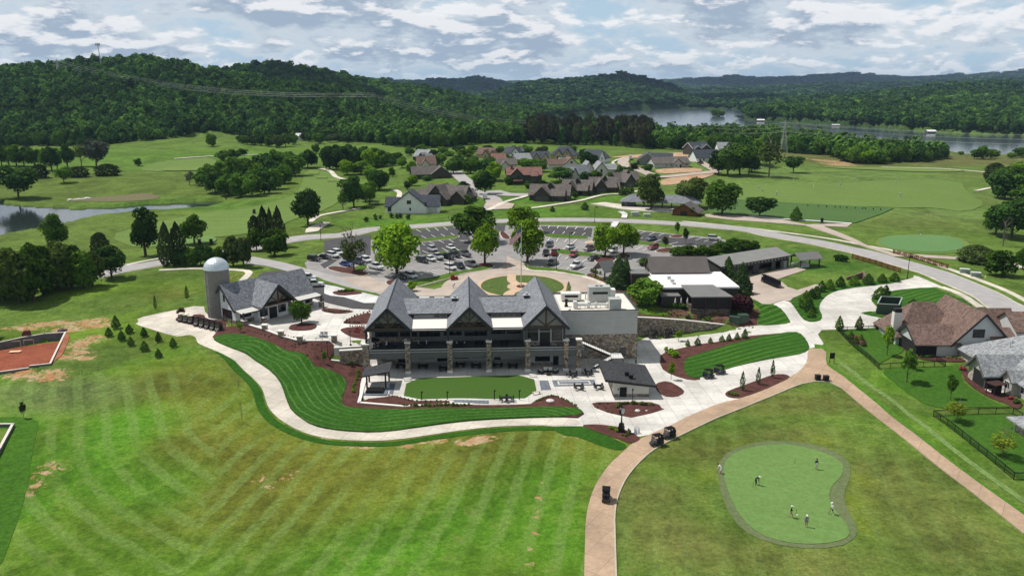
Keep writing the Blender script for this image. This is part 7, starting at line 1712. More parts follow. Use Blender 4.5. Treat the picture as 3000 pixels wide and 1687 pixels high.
# unfinished basement
P_ = [flat('a', *q_, 3.1) for q_ in ((-300, 690), (40, 640), (420, 572), (830, 505), (1232, 476), (945, 1050), (550, 1092))]
wall('basement_wall', 'bare concrete basement walls around a pit of red soil', 'foundation', P_, 1.0, [3.0, 3.0, 3.2, 3.2, 3.2, 3.0, 3.0], .35, plain('raw_concrete', (.14, .14, .145), .9, .15, 1), .06, plain('wall_top', (.60, .55, .48), .8), .02)
wall('basement_wall', 'front run of the bare basement wall at the left edge', 'foundation', [flat('a', 540, 1130, 3), flat('a', 0, 1205, 3), flat('a', -400, 1260, 3)], 1.0, 2.9, .35, plain('raw_concrete', (0, 0, 0)), .06, plain('wall_top', (0, 0, 0)), .02)
drape('red_soil', [flat('a', *q_, 1.3) for q_ in ((-500, 800), (60, 790), (1180, 640), (930, 1065), (540, 1100), (0, 1190), (-500, 1270))], soil('wet_red_soil', (.20, .045, .020), (.27, .075, .035)), .05, 0)
drape('red_soil', "a 1250,480 1330,560 1240,760 1180,900 980,1060 960,1050 1235,478", soil('red_soil_bank', (.26, .075, .035), (.34, .15, .08)), .12, 1)
for i, (x, y, l) in enumerate(((300, 745, 2.2), (550, 720, 2.2))):
    o = flat('a', x, y, 1.4); mb = MB().beam((-l / 2, 0, 0), (-l / 2, 0, 1.3), .1).beam((l / 2, 0, 0), (l / 2, 0, 1.3), .1).beam((-l / 2, 0, 1.3), (l / 2, 0, 1.4), .1); simple('timber_brace', ('left', 'right')[i] + ' one of two pale timber braces inside the basement pit', 'brace', mb, plain('pale_timber', (.5, .42, .32)), (o[0], o[1], 1.4), .12)
o = flat('a', 290, 835, 1.4); simple('plywood_sheet', 'pale plywood sheet lying on the red soil', 'plywood sheet', MB().cbox(0, 0, 0, 2.4, 1.2, .03), plain('plywood', (.72, .50, .27)), (o[0], o[1], 1.46), .15)
o = gnd('a', 505, 545); simple('brick_stack', 'dark stack of bricks behind the basement wall', 'brick stack', MB().cbox(0, 0, 0, 1.5, 1.2, 1.0).cbox(.1, 0, 1.0, 1.1, 1.0, .4), plain('dark_red_brick', (.12, .035, .03)), o)
o = gnd('a', 1165, 445); simple('debris_pile', 'small dark heap of material behind the basement corner', 'debris pile', MB().lathe([(1.0, 0), (.8, .35), (.3, .6)], n=9).cbox(.5, .2, 0, 1.2, .7, .35), plain('debris', (.06, .05, .06)), o)
o = gnd('a', 0, 900); t = thing('unfinished_house', 'edge of a grey house under construction at the left border', 'house', (o.x - 8.5, o.y, 2.0)); MB().box(-8, 0, -1, 3.0, 8, 5.2).build('wall', plain('dark_sheathing', (.03, .03, .035)), t); MB().hip(-8, 0, 3, 8, 5.2, 2.5, .5).build('roof', RMAT['navy'], t); MB().box(2.9, -.1, -.6, 3.1, .1, 5.1).build('corner_board', WT, t)
a = [tuple(gnd('G', *q_).xy) for q_ in ((-200, 492), (100, 484), (0, 680), (-150, 950))]; zz = gnd('G', 50, 550).z; wall('pool_wall', 'pale rimmed concrete corner wall at the left border of the near field', 'foundation', a, zz - 1, zz + .6, .35, plain('raw_concrete', (0, 0, 0)), .08, plain('wall_top', (0, 0, 0)), .05)
# far buildings
def farbox(label, k, x, y, w_, d_, h, rm, wm='white', name='far_house', z=None):
    p = gnd(k, x, y); t = thing(name, label, 'building', p, random.uniform(-.2, .2)); MB().cbox(0, d_ / 2, -3, w_, d_, h + 3).gwall(-w_ / 2, 0, w_ / 2, d_, h, h * .5, 'x').build('wall', WMAT[wm], t); MB().gable(-w_ / 2, 0, w_ / 2, d_, h, h * .5, 'x', .5, .2).build('roof', rm, t)
farbox('long farm shed with a white metal roof at the foot of the left hill', 'A', 2330, 1062, 30, 12, 4.5, plain('white_metal_roof', (.5, .5, .52)), 'lgrey', 'farm_shed'); farbox('white house in the trees on the near side of the far lake shore', 'B', 1645, 842, 18, 10, 7, WT)
farbox('light roofed house high in the far woods', 'C', 730, 752, 38, 14, 13, plain('pinkish_roof', (.7, .55, .48)), 'white'); farbox('white roofed house above the sandy bank across the lake', 'C', 1810, 905, 16, 9, 6, WT)
farbox('boathouse with a white roof at the point of the far shore', 'C', 590, 915, 14, 8, 4, WT, 'dark', 'boathouse'); farbox('boathouse with a grey roof in the middle of the far shore', 'C', 1158, 945, 13, 8, 3, LG, 'dark', 'boathouse'); farbox('boathouse with a pale roof at the right of the far shore', 'C', 1883, 985, 13, 8, 4, WT, 'dark', 'boathouse')
# pylons, mast, power line
def pylon(label, p, h, w_=6.5):
    t = thing('pylon', label, 'pylon', p); m = MB(); b_ = w_ / 2; q_ = .9
    for sx in (-1, 1):
        for sy in (-1, 1): m.beam((sx * b_, sy * b_, -3), (sx * q_, sy * q_, h * .68), .2); m.beam((sx * q_, sy * q_, h * .68), (sx * .2, sy * .2, h), .24)
    n = 7
    for i in range(n):
        z0 = h * .68 * i / n; z1 = h * .68 * (i + 1) / n; r0 = b_ + (q_ - b_) * i / n; r1 = b_ + (q_ - b_) * (i + 1) / n
        for s in (-1, 1): m.beam((-r0, s * r0, z0), (r1, s * r1, z1), .16); m.beam((r0, s * r0, z0), (-r1, s * r1, z1), .16); m.beam((s * r0, -r0, z0), (s * r1, r1, z1), .16); m.beam((s * r0, r0, z0), (s * r1, -r1, z1), .16)
    m.build('lattice', GALV, t); a = MB()
    for z, l in ((h * .68, 7), (h * .82, 5.5), (h * .95, 4.5)): a.beam((-l, 0, z), (l, 0, z), .25); a.beam((-l, 0, z), (0, 0, z + 1.6), .15); a.beam((l, 0, z), (0, 0, z + 1.6), .15)
    a.build('crossarm', GALV, t); return t
def onfar(k, x, ytop, ybase, Y):
    d = ray(px(k, x, ybase)); X = d[0] / d[1] * Y; return Vector((X, Y, gz(X, Y)))
pA = onfar('A', 442, 450, 560, 1240); pylon('lattice pylon on the crest of the left wooded hill', pA, topz('A', 442, 448, 1240) - pA.z)
pB = gnd('C', 758, 1160); hB = topz('C', 758, 912, pB.y) - pB.z; pylon('large lattice pylon behind the driving range', pB, hB)
pC = onfar('B', 2300, 880, 1000, 1000); hC = max(18, topz('B', 2300, 872, 1000) - pC.z); pylon('slender lattice pylon at the lake edge behind the pine wood', pC, hC, 4)
pE = onfar('B', 2172, 625, 700, 3500); simple('mast', 'thin mast on the dark far hill', 'mast', MB().beam((0, 0, 0), (0, 0, 70), 1.4), GALV, pE)
pD = onfar('A', 768, 450, 500, 1255); hD = topz('A', 757, 325, 1255) - pD.z; t = thing('cell_tower', 'phone mast with antenna clusters on top of the left hill', 'phone mast', pD); MB().cyl((0, 0, 0), (-2.6, 0, hD), .75, .45, 8).build('pole', GALV, t); a = MB()
for i in range(9): q_ = i * 2 * pi / 9; a.beam((-2.6 + 2.9 * cos(q_), 2.9 * sin(q_), hD - 4.2), (-2.6 + 2.9 * cos(q_), 2.9 * sin(q_), hD - .5), .55)
a.lathe([(2.8, hD - 2.6), (2.8, hD - 2.2)], cx=-2.6, n=12); a.build('antenna', LG, t); MB().cyl((-.7, -.9, hD * .3), (-.7, -.5, hD * .3), 1.1, n=10).build('dish', LG, t)
def cable(p, q_, sag, n=26):
    p = Vector(p); q_ = Vector(q_); m = MB(); pts = [p.lerp(q_, i / n) - Vector((0, 0, sag * 4 * (i / n) * (1 - i / n))) for i in range(n + 1)]
    for a, b in zip(pts[:-1], pts[1:]): m.cyl(a, b, .055, n=5, cap=False)
    o = m.build('power_cable', plain('cable_alloy', (.5, .5, .5), .4)); return tag(o, 'thin overhead power cable crossing in front of the wooded hill', 'power cable', 'overhead power cables')
for z in (.68, .82, .95):
    for s in (-1, 1):
        hA = topz('A', 442, 448, 1240) - pA.z; A_ = pA + Vector((s * 5, 0, hA * z)); mid = Vector((pC.x - 4 + s * 3, pC.y, pC.z + hC * z)); B_ = pB + Vector((s * 6, 0, hB * z)); M_ = Vector((-150 + s * 5, 880, 42 + z * 12))
        cable(A_, M_, 14); cable(M_, mid, 16); 
        if s > 0: cable(mid, B_, 6)
        cable(B_, B_ + Vector((420, -80, -2)), 8)
# ---------------------------------------------------------------- vehicles
TYRE = plain('tyre_rubber', (.018, .018, .018), .8); RIM = plain('wheel_rim', (.35, .35, .36), .35, .03, metal=.6)
LAMPW = plain('headlamp', (.75, .77, .78), .15, .02); LAMPR = plain('tail_lamp', (.35, .01, .01), .2, .02)
def paint(n, c):
    k = 'car_paint_' + n
    if k not in MATS:
        b = NB(k); b.col(c); b.b.inputs['Roughness'].default_value = .28; b.b.inputs['Specular IOR Level'].default_value = .5; b.b.inputs['Coat Weight'].default_value = .6; b.b.inputs['Coat Roughness'].default_value = .06; MATS[k] = b.m
    return MATS[k]
PC = {'white': (.72, .72, .71), 'black': (.012, .012, .013), 'silver': (.38, .39, .40), 'grey': (.11, .115, .12), 'blue': (.008, .035, .24), 'navy': (.012, .022, .05), 'red': (.30, .012, .018), 'maroon': (.10, .012, .015), 'slate': (.09, .13, .17)}
def loft(mb, S):
    """S: list of (x, z0, z1, half width low, half width high)"""
    vs = []
    for x, z0, z1, a, b in S: vs += [(x, -a, z0), (x, a, z0), (x, a, z0 + (z1 - z0) * .62), (x, b, z1), (x, -b, z1), (x, -a, z0 + (z1 - z0) * .62)]
    fs = [tuple(range(6))[::-1], tuple(6 * (len(S) - 1) + i for i in range(6))]
    for j in range(len(S) - 1):
        for i in range(6): fs.append((j * 6 + i, j * 6 + (i + 1) % 6, (j + 1) * 6 + (i + 1) % 6, (j + 1) * 6 + i))
    return mb.add(vs, fs)
CARM = {}
def carmesh(kind):
    if kind in CARM: return CARM[kind]
    l, w, h = {'sedan': (4.8, 1.86, 1.45), 'suv': (4.85, 1.95, 1.78), 'pickup': (5.8, 2.02, 1.92), 'van': (6.2, 2.2, 2.7)}[kind]
    a = l / 2; hw = w / 2; hd = {'sedan': .72, 'suv': .95, 'pickup': 1.05, 'van': 1.2}[kind]; B = MB(); G = MB(); m0 = .26 if kind != 'pickup' else .36
    loft(B, [(-a, m0 + .12, hd * .95, hw * .86, hw * .80), (-a + .25, m0, hd + .08, hw, hw * .93), (-a * .35, m0 - .04, hd + .10, hw, hw * .95), (a * .42, m0 - .04, hd + .08, hw, hw * .93), (a - .35, m0, hd - .02, hw * .98, hw * .88), (a, m0 + .14, hd * .72, hw * .84, hw * .76)])
    if kind == 'sedan': C_ = [(-a + .55, hd, hd + .06, hw * .9, hw * .84), (-a + 1.15, hd, h - .05, hw * .88, hw * .66), (.25, hd, h - .03, hw * .88, hw * .68), (1.1, hd, hd + .06, hw * .9, hw * .82)]; R4 = (-a + 1.2, .3)
    elif kind == 'suv': C_ = [(-a + .12, hd, hd + .1, hw * .92, hw * .88), (-a + .45, hd, h - .06, hw * .9, hw * .74), (.55, hd, h - .05, hw * .9, hw * .74), (1.25, hd, hd + .06, hw * .92, hw * .84)]; R4 = (-a + .45, .6)
    elif kind == 'pickup': C_ = [(-.75, hd, hd + .1, hw * .9, hw * .85), (-.62, hd, h - .05, hw * .9, hw * .74), (.75, hd, h - .05, hw * .9, hw * .74), (1.4, hd, hd + .06, hw * .92, hw * .84)]; R4 = (-.65, .8)
    else: C_ = [(-a + .05, hd, h - .3, hw * .95, hw * .9), (a - 1.9, hd, h - .3, hw * .95, hw * .9), (a - 1.0, hd, hd + .2, hw * .92, hw * .84)]; R4 = (-a + .05, a - 2.0)
    loft(G, C_); x0, x1 = R4; B.box(x0, -hw * .72, h - .07 if kind != 'van' else h - .35, x1, hw * .72, h)
    if kind == 'van': B.box(-a + .03, -hw * .97, 1.1, a - 2.1, hw * .97, h - .2)
    if kind == 'pickup':
        B.m = 1; B.box(-a + .25, -hw * .82, hd + .02, -.85, hw * .82, hd + .13); B.m = 0; B.box(-a + .1, -hw * .95, hd + .05, -.8, -hw * .80, hd + .26); B.box(-a + .1, hw * .80, hd + .05, -.8, hw * .95, hd + .26); B.box(-a + .02, -hw * .93, hd - .05, -a + .14, hw * .93, hd + .26)
    B.m = 1; B.box(a - .08, -hw * .45, m0 + .1, a + .02, hw * .45, m0 + .32)
    pil = [x0 + (x1 - x0) * t for t in ((.33, .66) if kind != 'van' else (.9,))]; B.m = 0
    for x in pil:
        for s in (-1, 1): B.beam((x, s * hw * .885, hd + .04), (x, s * hw * .70, h - .06), .07)
    r = .34 if kind != 'pickup' else .40; Wm = MB(); Wm.cyl((0, -.12, 0), (0, .12, 0), r, n=14); Wm.m = 1; Wm.cyl((0, -.13, 0), (0, .13, 0), r * .6, n=10)
    hl = MB().cbox(0, 0, 0, .16, .36, .16); out = {}
    ob = B.build('b', [paint('white', (.7, .7, .7)), TRIM], smooth=False); out['body'] = ob.data; bpy.data.objects.remove(ob)
    ob = G.build('g', GLASS()); out['glass'] = ob.data; bpy.data.objects.remove(ob); ob = Wm.build('w', [TYRE, RIM]); out['wheel'] = ob.data; bpy.data.objects.remove(ob)
    ob = hl.build('h', LAMPW); out['hl'] = ob.data; bpy.data.objects.remove(ob); ob = hl.build('h', LAMPR); out['tl'] = ob.data; bpy.data.objects.remove(ob)
    out['dim'] = (l, w, h, r, hd); CARM[kind] = out; return out
def child(name, me, t, loc=(0, 0, 0), m=None):
    o = bpy.data.objects.new(name, me); COL.objects.link(o); o.parent = t; o.location = loc
    if m: o.material_slots[0].link = 'OBJECT'; o.material_slots[0].material = m
    return o
def seat_on(P, off=.34):
    """height of the paving at a point of the raised parking surfaces"""
    return P.z + offz(P.y, off)
def car(kind, colr, k, x0, y0, x1, y1, label, group=None, off=.2, cat=None):
    M_ = carmesh(kind); a = gnd(k, x0, y0); b_ = gnd(k, x1, y1); c = (a + b_) / 2; l, w, h, r, hd = M_['dim']
    t = thing('parked_' + {'sedan': 'car', 'suv': 'car', 'pickup': 'pickup', 'van': 'truck'}[kind], label, cat or {'sedan': 'car', 'suv': 'car', 'pickup': 'pickup truck', 'van': 'truck'}[kind], (c.x, c.y, float(gz(c.x, c.y) + offz(c.y, off))), ang(a, b_), group)
    pm = paint(colr, (*PC[colr], 1)); child('body', M_['body'], t, m=pm); child('windows', M_['glass'], t)
    for sx in (-1, 1):
        for sy in (-1, 1): child('wheel', M_['wheel'], t, (sx * l * .31, sy * (w / 2 - .13), r))
    for sy in (-1, 1): child('headlight', M_['hl'], t, (l / 2 - .13, sy * w * .33, hd * .68)); child('tail_light', M_['tl'], t, (-l / 2 + .06, sy * w * .36, hd * .75))
    return t
for s in """suv black D 2345,682 2400,688|black crossover at the far left end of the car park
sedan black D 2430,668 2475,672|dark sedan next to the leftmost black crossover
suv white Q 70,585 190,605|nearer of two white crossovers at the left end of the car park
suv white Q 150,545 250,570|farther of two white crossovers at the left end of the car park
sedan blue Q 270,715 400,735|bright blue sports sedan beside the mulch island
suv black Q 380,655 450,670|black crossover partly behind the half leafless tree
pickup navy Q 470,680 560,705|navy pickup right of the half leafless tree trunk
suv white Q 590,650 680,685|white crossover between the half leafless and the tall green tree
pickup white Q 690,750 880,795|white pickup in the shade of the tall green tree
suv silver Q 1590,485 1680,520|silver crossover alone in the dark asphalt row
sedan white Q 1880,460 1950,490|white sedan alone in the dark asphalt row
suv black Q 1440,660 1530,680|black crossover just right of the tall green tree
sedan white Q 1560,630 1650,660|white low coupe in the left middle row
pickup silver Q 1640,600 1770,645|light grey pickup in the left middle row
pickup black Q 1820,605 1900,625|black pickup behind the lamp post in the left middle row
suv black Q 1920,570 2030,605|large black crossover in the left middle row
pickup grey Q 2080,560 2170,592|dark grey pickup at the end of the left middle row
suv white Q 1830,755 1980,800|big white crossover beside the left lamp post
suv black Q 1990,735 2100,780|black crossover between a white crossover and a grey pickup
pickup grey Q 2160,715 2290,755|grey pickup at the right end of the left front row
sedan black Q 1090,905 1220,935|black sedan behind the left roof peak
suv white Q 1250,885 1370,925|white small crossover behind the left roof peak
suv navy R 845,420 795,450|dark blue crossover right of the flag tree
pickup black R 780,545 760,580|black pickup half hidden by the flag tree
pickup red R 890,590 895,530|bright red pickup seen from behind
sedan white R 1170,450 1100,475|white sedan behind the tall lamp post in the right car park
pickup maroon R 1480,480 1380,505|dark red pickup with a black bed
suv red R 1215,565 1150,605|red crossover in the middle of the right car park
sedan black R 1540,625 1430,650|black sedan beside the mulch island
suv black R 900,680 820,735|black off-roader beside the right lamp post
pickup white R 1290,725 1170,780|white pickup alone in the right front row
suv white R 1830,505 1730,545|white crossover under the two bright trees
sedan slate R 2040,405 1955,435|blue grey sedan behind the right bright tree
suv red R 2450,460 2320,488|red crossover farthest right
sedan slate R 2415,325 2310,352|slate sedan alone in the upper dark asphalt row
suv white X 1440,1055 1560,1062|white off-roader at the upper right end of the car park
pickup white J 2180,655 2440,650|white pickup in the pale court behind the golf shop
suv white J 2090,520 2330,525|white crossover behind the white pickup at the golf shop
van white O 1640,905 1670,800|white service truck parked in the village street
sedan silver O 1420,740 1500,735|silver car in the drive below the dark village tree
sedan silver O 1440,790 1500,785|second silver car just below the first in the village drive
pickup white P 720,262 790,255|white pickup before the wide tan house
van white P 1785,270 1790,240|white van on the new street
pickup black k 860,812 920,815|black pickup with open boxes by the red soil lot
pickup black k 1690,742 1735,735|black truck beside the long white house""".split('\n'):
    a, lab = s.split('|'); w = a.split(); x0, y0 = map(float, w[3].split(',')); x1, y1 = map(float, w[4].split(',')); car(w[0], w[1], w[2], x0, y0, x1, y1, lab, 'parked vehicles', .34)
# golf carts
CTM = {}
def cartmesh():
    if CTM: return CTM
    A_ = MB(); loft(A_, [(-1.2, .35, .75, .52, .5), (-.7, .25, .85, .6, .55), (-.3, .25, .5, .6, .58), (.35, .25, .45, .6, .58), (.7, .28, .85, .58, .5), (1.2, .35, .62, .48, .38)])
    s = MB().box(-.65, -.5, .8, -.1, .5, .95).box(-.72, -.5, .95, -.6, .5, 1.35); r = MB().box(-.95, -.6, 1.82, .65, .6, 1.9).box(-.8, -.5, 1.9, .5, .5, 1.94)
    p = MB()
    for y in (-.52, .52): p.beam((.75, y, .8), (.5, y, 1.85), .05); p.beam((-.75, y, .8), (-.85, y, 1.85), .05)
    p.beam((.55, .25, .75), (.25, .25, 1.05), .05); g = MB().box(.70, -.5, .85, .72, .5, 1.75); bag = MB().beam((-1.12, -.22, .55), (-1.2, -.24, 1.4), .24).beam((-1.12, .22, .55), (-1.2, .24, 1.4), .24); w = MB(); w.cyl((0, -.1, 0), (0, .1, 0), .24, n=12); w.m = 1; w.cyl((0, -.11, 0), (0, .11, 0), .12, n=8)
    for k, mb, m in (('body', A_, paint('black', (.012, .012, .013, 1))), ('seat', s, plain('seat_vinyl', (.06, .06, .06))), ('roof', r, plain('cart_roof', (.014, .014, .015), .85, spec=.05)), ('post', p, BLACK()), ('windshield', g, glassy('clear_screen', (.10, .09, .085), .05)), ('golf_bag', bag, plain('bag_cloth', (.02, .025, .05))), ('wheel', w, [TYRE, RIM])):
        o = mb.build(k, m); CTM[k] = o.data; bpy.data.objects.remove(o)
    return CTM
def cart(k, x0, y0, x1, y1, label, roofc=None, off=.12, group=None):
    M_ = cartmesh(); a = gnd(k, x0, y0); b_ = gnd(k, x1, y1); c = (a + b_) / 2
    t = thing('golf_cart', label, 'golf cart', (c.x, c.y, float(gz(c.x, c.y) + offz(c.y, off))), ang(a, b_), group)
    for n_ in ('body', 'seat', 'post', 'windshield', 'golf_bag'): child(n_, M_[n_], t)
    child('roof', M_['roof'], t, m=plain('cart_roof_cream', (.62, .56, .47)) if roofc else None)
    for sx in (-.8, .8):
        for sy in (-.5, .5): child('wheel', M_['wheel'], t, (sx, sy, .24))
    return t
for s in """H 1996,1225 1999,1170|single black golf cart driving away on the tan path
d 1420,1290 1170,1340|front one of two black golf carts on the tan path
d 1740,1100 1500,1150|rear one of two black golf carts on the tan path
I 165,283 225,272|left black golf cart parked below the banded lawn
I 250,250 310,240|right black golf cart parked below the banded lawn
S 1870,1390 1760,1400|left black golf cart in front of the stone retaining wall
S 2080,1375 1980,1385|right black golf cart in front of the stone retaining wall
m 900,575 890,560|left dark golf cart above the hedge row behind the silo
m 1065,570 1055,558|right dark golf cart above the hedge row behind the silo
m 1660,135 1672,125|lone golf cart on the fairway
F 1050,402 1050,392|black golf cart on the practice tee paving""".split('\n'):
    a, lab = s.split('|'); w = a.split(); x0, y0 = map(float, w[1].split(',')); x1, y1 = map(float, w[2].split(',')); cart(w[0], x0, y0, x1, y1, lab)
for i, (x, y) in enumerate(((430, 490), (545, 512), (660, 535))): cart('c', x + 20, y - 22, x - 40, y + 30, 'cream roofed golf cart in the row nearest the dark red tree', 1, group='cream roofed carts')
for i, (x, y) in enumerate(((800, 600), (925, 632), (1050, 664), (1175, 696), (1300, 728))): cart('c', x + 40, y - 28, x - 40, y + 24, 'black golf cart in the row parked at the foot of the silo', group='black carts at the silo foot')
for i in range(7): x = 2040 + i * 36; y = 650 + i * 15; cart('U', x - 10, y + 12, x + 25, y - 22, 'dark golf cart in the tight diagonal row in the cart yard', off=.2, group='carts in the cart yard')

# ---------------------------------------------------------------- people
PCOL = {}
def cloth(n, c): return plain('cloth_' + n, c, .85, .1)
SKIN = plain('skin', (.42, .24, .16), .6, .05)
def person(label, k, x, y, pose, face, shirt, pants, cap=None, shoes=(.7, .7, .7), legs='short', z=None, pos=None, putter=None):
    p = pos or (gnd(k, x, y)); face = R_(face)
    V_ = {'pel': (0, 0, .95, .13), 'spi': (0, 0, 1.16, .125), 'che': (0, 0, 1.36, .135), 'nec': (0, .01, 1.49, .055), 'hea': (0, .03, 1.60, .085), 'top': (0, .02, 1.70, .075)}
    ar = [(.19, 0, 1.41, .06), (.25, -.02, 1.14, .043), (.24, .08, .90, .030), (.24, .11, .83, .030)]; lg = [(.10, 0, .88, .09), (.11, .03, .50, .058), (.11, 0, .10, .04), (.11, .16, .045, .035)]; lo = [(0, 0), (0, 0)]
    sh = lambda v, dy, dz: (v[0], v[1] + dy, v[2] + dz, v[3])
    if pose == 'bend':
        V_ = {'pel': (0, -.14, .92, .13), 'spi': (0, .0, 1.10, .125), 'che': (0, .18, 1.25, .135), 'nec': (0, .30, 1.32, .055), 'hea': (0, .40, 1.34, .085), 'top': (0, .48, 1.38, .07)}
        ar = [(.17, .22, 1.24, .06), (.16, .30, .98, .043), (.04, .36, .78, .030), (.03, .37, .72, .03)]; lg = [(.11, -.12, .86, .09), (.16, .0, .48, .058), (.17, -.05, .10, .04), (.18, .11, .045, .035)]
    if pose == 'sit':
        for q in V_: V_[q] = sh(V_[q], 0, -.43)
        ar = [sh(v, .0, -.43) for v in ar]; ar[2] = (.18, .25, .66, .03); ar[3] = (.16, .31, .66, .03); lg = [(.11, .02, .50, .09), (.13, .42, .50, .06), (.13, .42, .12, .04), (.13, .56, .05, .035)]
    names = list(V_); vs = [V_[q] for q in names]; lab = ['shirt', 'shirt', 'shirt', 'skin', 'skin', 'skin']; lab[0] = 'pants'; es = [(i, i + 1) for i in range(5)]
    def add(v, par, l): vs.append(v); lab.append(l); es.append((par, len(vs) - 1)); return len(vs) - 1
    for s in (-1, 1):
        dy = {'walk': .30 * s}.get(pose, 0); pr = 2
        for j, v in enumerate(ar):
            pr = add((v[0] * s, v[1] - (dy * .6 * j / 3 if pose == 'walk' else 0), v[2], v[3]), pr, 'shirt' if j < 2 else 'skin')
        bx, by, bz = vs[pr][:3]
        for f in range(5):
            ox = (f - 2) * .018 * s; L1 = (.045, .05, .055, .05, .04)[f]
            if f == 0: q = add((bx - .035 * s, by + .02, bz - .01, .010), pr, 'skin'); add((bx - .045 * s, by + .05, bz - .035, .009), q, 'skin')
            else: q = add((bx + ox, by + .015, bz - .04, .009), pr, 'skin'); add((bx + ox, by + .045, bz - .04 - L1 * .6, .008), q, 'skin')
        pr = 0
        for j, v in enumerate(lg):
            t = (0, .45, 1, 1)[j]; pr = add((v[0] * s, v[1] + dy * t, v[2] + (.06 if pose == 'walk' and s < 0 and j > 1 else 0), v[3]), pr, 'pants' if j == 0 or legs == 'long' and j < 3 else ('pants' if j == 1 and False else 'shoes' if j == 3 else 'skin'))
    nh = add((0, vs[4][1] + .10, vs[4][2] - .01, .016), 4, 'skin')
    me = bpy.data.meshes.new('body'); me.from_pydata([v[:3] for v in vs], es, []); o = bpy.data.objects.new('tmp', me); COL.objects.link(o)
    md = o.modifiers.new('s', 'SKIN'); md.use_smooth_shade = True; o.modifiers.new('u', 'SUBSURF').levels = 1
    for i, v in enumerate(vs): me.skin_vertices[0].data[i].radius = (v[3], v[3] * (.8 if lab[i] == 'shirt' and i < 3 else 1))
    me.skin_vertices[0].data[0].use_root = True
    dg = bpy.context.evaluated_depsgraph_get(); nm = bpy.data.meshes.new_from_object(o.evaluated_get(dg)); bpy.data.objects.remove(o)
    key = (pose,) ; order = ['skin', 'shirt', 'pants', 'shoes']
    nm.materials.clear()
    for m in (SKIN, cloth(*shirt), cloth(*pants), cloth('shoe%d' % int(shoes[0] * 99), shoes)): nm.materials.append(m)
    S_ = np.array([v[:3] for v in vs]); co = np.array([list(f.center) for f in nm.polygons])
    mids = []; ml = []
    for a, b_ in es:
        for t in (.15, .5, .85): mids.append(S_[a] * (1 - t) + S_[b_] * t); la, lb_ = lab[a], lab[b_]; ml.append(la if t < .5 else (lb_ if t > .5 else (la if la != 'skin' else lb_)))
    mids = np.array(mids); idx = ((co[:, None, :] - mids[None]) ** 2).sum(2).argmin(1); nm.polygons.foreach_set('material_index', [order.index(ml[i]) for i in idx])
    t = bpy.data.objects.new('person', None); COL.objects.link(t); t.location = p; t.rotation_euler = (0, 0, face); tag(t, label, 'person'); t.scale = (1.16,) * 3 if k == 'f' else (1.05,) * 3; child('body', nm, t)
    hx = vs[4]; mb = MB(); hc = Vector((hx[0], hx[1] - .005, hx[2] + .045)); mb.lathe([(.118, 0), (.115, .05), (.085, .10), (.02, .125)], n=12)
    mb.v = [(a + hc.x, b_ + hc.y, c + hc.z) for a, b_, c in mb.v]
    if cap: mb.box(hc.x - .07, hc.y + .08, hc.z, hc.x + .07, hc.y + .2, hc.z + .02)
    mb.build('cap' if cap else 'hair', cloth('cap%d' % int(cap[0] * 99), cap) if cap else plain('hair', (.03, .02, .015)), t)
    if putter:
        c, s_ = cos(face), sin(face); w_ = vs[9]; hx_, hy = w_[0] * .2, w_[1]; m = MB(); 
        m.cyl((0, 0, .86), (0, .25, .02), .018, n=6).box(-.07, .22, 0, .05, .29, .05); q = simple('putter', putter, 'golf club', m, BLACK(), (p[0] + c * .0 - s_ * (hy - .02), p[1] + s_ * .0 + c * (hy - .02), p[2]), face)
    return t
Wt = ('white', (.7, .7, .7)); Bk = ('black', (.012, .012, .014)); Nv = ('navy', (.03, .05, .13)); Kh = ('khaki', (.30, .22, .18)); Lb = ('light_blue', (.35, .45, .62)); Gy = ('grey', (.2, .2, .24)); Pt = ('mottled', (.22, .22, .26))
person('golfer in white shirt and shorts bending over the left rim of the practice green', 'f', 190, 365, 'bend', 60, Wt, Wt, None, (.1, .1, .1), putter='putter held by the bending golfer at the left rim')
person('golfer all in black with a white cap bending over his putt', 'f', 850, 578, 'bend', 235, Bk, Bk, (.75, .75, .75), (.6, .6, .6), 'long', putter='putter held by the golfer all in black')
person('golfer in a navy vest and pale shorts standing near the far rim of the green', 'f', 1955, 290, 'stand', 200, Nv, Wt, None, (.7, .7, .7), putter='putter of the golfer in the navy vest')
person('golfer in black shirt, khaki shorts and white cap walking on the green', 'f', 1490, 1180, 'walk', 250, Bk, Kh, (.75, .75, .75), (.75, .75, .7))
person('golfer in a mottled shirt and white sun hat nearest the camera', 'f', 1770, 1355, 'stand', 180, Pt, Gy, (.75, .75, .7), (.75, .75, .75))
person('golfer in a white shirt and white hat striding to the left', 'f', 2240, 1120, 'walk', 95, Wt, Bk, (.78, .78, .78), (.78, .78, .78), putter='putter of the striding golfer in white')
person('distant golfer in grey and white on the far round green', 'F', 1795, 500, 'stand', 90, Gy, Wt)
person('worker in a blue shirt bending down in the drop-off drive', 'Q', 1950, 1060, 'bend', -90, ('blue', (.03, .10, .32)), Bk, (.03, .05, .2), (.05, .05, .05), 'long')
person('walker in white beside the road below the village', 'O', 1000, 1165, 'walk', 90, Wt, Gy); person('walker in dark clothes beside the road below the village', 'O', 1102, 1160, 'walk', 90, Bk, Gy)
person('person in dark clothes standing on the new street', 'k', 1848, 800, 'stand', 0, Bk, Bk, legs='long')
